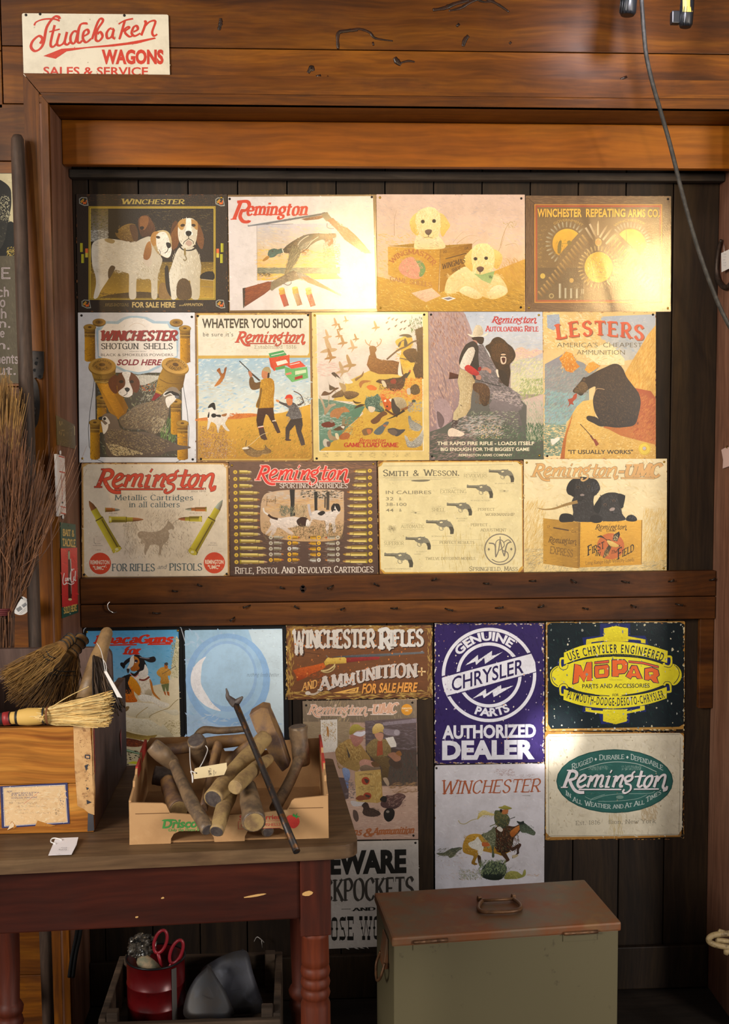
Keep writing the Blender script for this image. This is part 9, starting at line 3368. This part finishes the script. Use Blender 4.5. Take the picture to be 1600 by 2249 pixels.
# poster on the wall boards, cut by the left edge
o = panel('portrait_poster', [(-70, 380), (27, 380), (45, 842), (-66, 842)], YW - 0.004, '4e4636', print_mat(0.8, 0.05, 0.05), rim='8a8068', corner=0.002)
tag(o, 'grey poster with a dark portrait photo over pink outlined handwriting, at the left edge', 'poster')
a = Art(0, 360, 4.5, YW - 0.004, (-310, 92, 200, 2150))
a.draw('''
P b8ac88>a89c78:90 -310 96 114 96 150 900 -310 900
B 1c1a16>2c2a24 -200 180 -40 150 40 180 100 240 112 320 110 420 90 520 80 600 60 700 30 800 -20 860 -200 860
F 3a382e,6a6450,141210 130 40 14 60 40 -120 300 100 800
F b8b090,8a8468 60 30 12 30 50 0 320 90 560
B 12120e 80 580 140 590 150 700 150 900 -100 910 0 840 50 740
F c8a040,f0d878,8a7028 60 16 8 0 90 66 820 150 910
P 4e4636 -310 912 152 908 200 2150 -310 2150
F 5a5240,463e30,524a3a 200 120 20 80 20 -300 930 190 2100
''')
for t_, x, y, h, w_ in (('E', 10, 1130, 100, 90), ('ch', -20, 1310, 90, 110), ('o', 0, 1410, 90, 52), ('h', 6, 1524, 90, 60), ('n.', -14, 1616, 80, 120), ('e', 0, 1710, 80, 44), ('n.', -26, 1830, 80, 124), ('ments', -60, 1970, 90, 240), ('ut.', -30, 2080, 80, 190)):
 qs, wd = stroke_text(t_, 1.5, 1.5, False)
 for c_, e in (('b0a0a4', 1.3), ('5a5040', 0.5)):
  qs, wd = stroke_text(t_, e, e, False)
  a.many([[(x + px * w_ / wd, y - py * h / 10) for px, py in q] for q in qs], c_)
a.build(o, print_mat(0.8, 0.05, 0.05))

# right door post
hsx = thing('iron_hook', 'brown curved iron hook on the right door post', 'hook', atx(1580, 580, XR - 0.006))
b = MB()
b.tube(catmull([atx(x, y, XR - 0.008) for x, y in ((1583, 527), (1577, 552), (1573.5, 585), (1575, 608), (1582, 624), (1593, 632), (1604, 624), (1612, 604))], 6), [0.0045 + 0.0030 * min(1, i / 18) for i in range(43)], 10, True)
b.build('bar', spotty('brown_iron', '4a3a30', '2e2620', 50, 0.4, 0.6, 0.5, 0.5), hsx)
tg = thing('paper_tag', 'white paper tag hanging inside the brown iron hook', 'tag', atx(1592, 575, XR - 0.012))
b = MB()
b.prism([atx(x, y, XR - 0.016) for x, y in ((1582.6, 556), (1612, 542), (1612, 584), (1583.5, 598))], (0.0006, 0, 0))
b.build('card', M_PAPER, tg)
a = Art(1540, 500, 11.25, 0, None, (Vector((XR - 0.016, 0, 0)), Vector((-1, 0, 0))))
for i in range(5):
 a.draw(f'F a0a4a8 8 34 5 -20 10 {530} {640 + i * 70} {600} {670 + i * 70}')
a.build(tg, print_mat(0.7, 0.02, 0.02))
b = MB()
b.tube([atx(1590, 556, XR - 0.0165), atx(1589, 546, XR - 0.014), atx(1589, 536, XR)], 0.0006, 5)
b.build('string', M_STRING, tg)
tg = thing('paper_tag', 'pinkish paper tag with a brass pin on the right door post', 'tag', atx(1592, 1005, XR - 0.006))
b = MB()
b.prism([atx(x, y, XR - 0.004) for x, y in ((1583, 988), (1592, 983), (1612, 980), (1612, 1020), (1586, 1029), (1587, 1010))], (0.0006, 0, 0))
b.build('card', plain('pink_card', 'cfb0a8', 0.7), tg)
b = MB()
b.tube([atx(1594, 984, XR - 0.009), atx(1596, 979, XR)], 0.0014, 6)
b.build('pin', M_TACK, tg)
M_CRM = spotty('cream_painted_iron', '8e7852', '5c4a30', 60, 0.5, 0.65, 0.6, spot2='a08a64')
ci = thing('iron_scroll', 'chipped cream painted iron scroll poking in at the lower right edge', 'ironwork', at(1580, 2062, -0.45))
b = MB()
YI = -0.45
b.tube(catmull([at(x, y, YI) for x, y in ((1640, 2052), (1610, 2050), (1585, 2051), (1566, 2054), (1556, 2061), (1558, 2069), (1570, 2075), (1590, 2079), (1612, 2084), (1640, 2092))], 6), 0.0075, 10, True)
b.tube(catmull([at(x, y, YI + 0.003) for x, y in ((1572, 2064), (1590, 2066), (1620, 2072))], 6), 0.0065, 8, True)
b.tube([at(1578, 2050, YI), at(1580, 2043, YI), at(1592, 2046, YI)], [0.006, 0.004, 0.003], 8)
b.lathe(at(1597, 2083, YI), at(1593, 2096, YI), [(0, 0.006), (0.4, 0.0085), (1, 0.006)], 12)
b.build('scroll', M_CRM, ci)
b = MB()
b.tube([at(1625, 2052, YI), at(1660, 2052, YI), (at(1660, 2052, YI).x, YI, FLOOR)], 0.010, 10)
b.build('stand', M_IRON, ci)

# ------------------------------------------------------------------ clip lamps and their cable at the top
M_LB = plain('black_lamp_plastic', '16181c', 0.4)
YLp = -0.42


def clip_lamp(label, x0, x1, y1, yellow):
 c = at((x0 + x1) / 2, -60, YLp)
 root = thing('clip_lamp', label, 'lamp', c)
 b = MB()
 k = (YLp + 3.2836) / FOC
 r = (x1 - x0) / 2 * k
 cx = (x0 + x1) / 2
 b.lathe(at(cx - 3, y1, YLp), at(cx + 6, y1 - 110, YLp), [(0, 0.75), (0.05, 1.0), (0.5, 1.0), (0.52, 0.92), (0.54, 1.0), (0.8, 1.05), (1.0, 1.0)] and [(t, r * q) for t, q in ((0, 0.78), (0.06, 1.0), (0.5, 1.0), (0.52, 0.92), (0.54, 1.0), (0.8, 1.05), (1.0, 1.0))], 18)
 for i in range(-3, 4):
  a_ = i * 0.42
  b.tube([at(cx - 3 + r / k * math.sin(a_), y1 - 6, YLp - r * math.cos(a_)), at(cx + 1 + r / k * math.sin(a_), y1 - 46, YLp - r * math.cos(a_))], 0.0012, 5)
 b.build('socket_housing', M_LB, root)
 b = MB()
 b.lathe(at(cx + 6, y1 - 111, YLp), at(cx + 10, y1 - 190, YLp + 0.02), [(0, r * 1.0), (0.3, r * 1.3), (1.0, r * 3.0)], 24)
 b.build('lamp_shade', M_LB, root)
 b = MB()
 b.tube([at(cx + 6, y1 - 100, YLp + r), at(cx + 8, y1 - 110, YLp + 0.10), at(cx + 8, y1 - 112, YW + 0.001)], 0.006, 8)
 b.build('clamp_arm', M_LB, root)
 if yellow:
  b = MB()
  for i in range(5):
   a0, a1 = -0.75 + i * 0.30, -0.75 + (i + 1) * 0.30
   rr = r * 1.03
   b.prism([at(cx + 2 + rr / k * math.sin(t), yy, YLp - rr * math.cos(t)) for t, yy in ((a0, y1 - 34), (a1, y1 - 34), (a1, y1 - 60), (a0, y1 - 60))], (0, -0.0005, 0))
  b.build('yellow_sticker', plain('yellow_sticker_paper', 'd8b04c', 0.6), root)
  b = MB()
  b.box(at(1473, 40, YLp).x, at(1492, 40, YLp).x, YLp - 0.008, YLp + 0.012, at(1480, 53, YLp).z, at(1480, 25, YLp).z, 0.003)
  b.build('switch_box', M_LB, root)
 return root


clip_lamp('black clip lamp socket at the top edge, left of the hanging cable', 1362, 1398, 34, False)
clip_lamp('black clip lamp socket with a yellow sticker at the top edge, right of the cable', 1492, 1522, 60, True)
cb = [(1404, -60, -0.40), (1408, 0, -0.40), (1414, 80, -0.40), (1420, 130, -0.40), (1434, 190, -0.40), (1450, 245, -0.39), (1470, 315, -0.38), (1490, 395, -0.38), (1508, 465, -0.38), (1530, 540, -0.38), (1558, 620, -0.38), (1592, 700, -0.38), (1650, 800, -0.38)]
b = MB()
b.tube(catmull([at(*p) for p in cb], 8), 0.0054, 10)
o = b.build('power_cable', spotty('dusty_black_cable', '24221f', '3c3936', 60, 0.45, 0.6, 0.6), origin=at(1408, 0, -0.40))
tag(o, 'black power cable hanging from the lamps down past the right door post', 'cable')
lamp('clip_lamp_bulb', 'SPOT', tuple(at(1455, -110, -0.62)), tuple(at(1480, 60, YW)), 7.0, (0.92, 0.90, 1.0), 0.03, cone=150, blend=0.9)
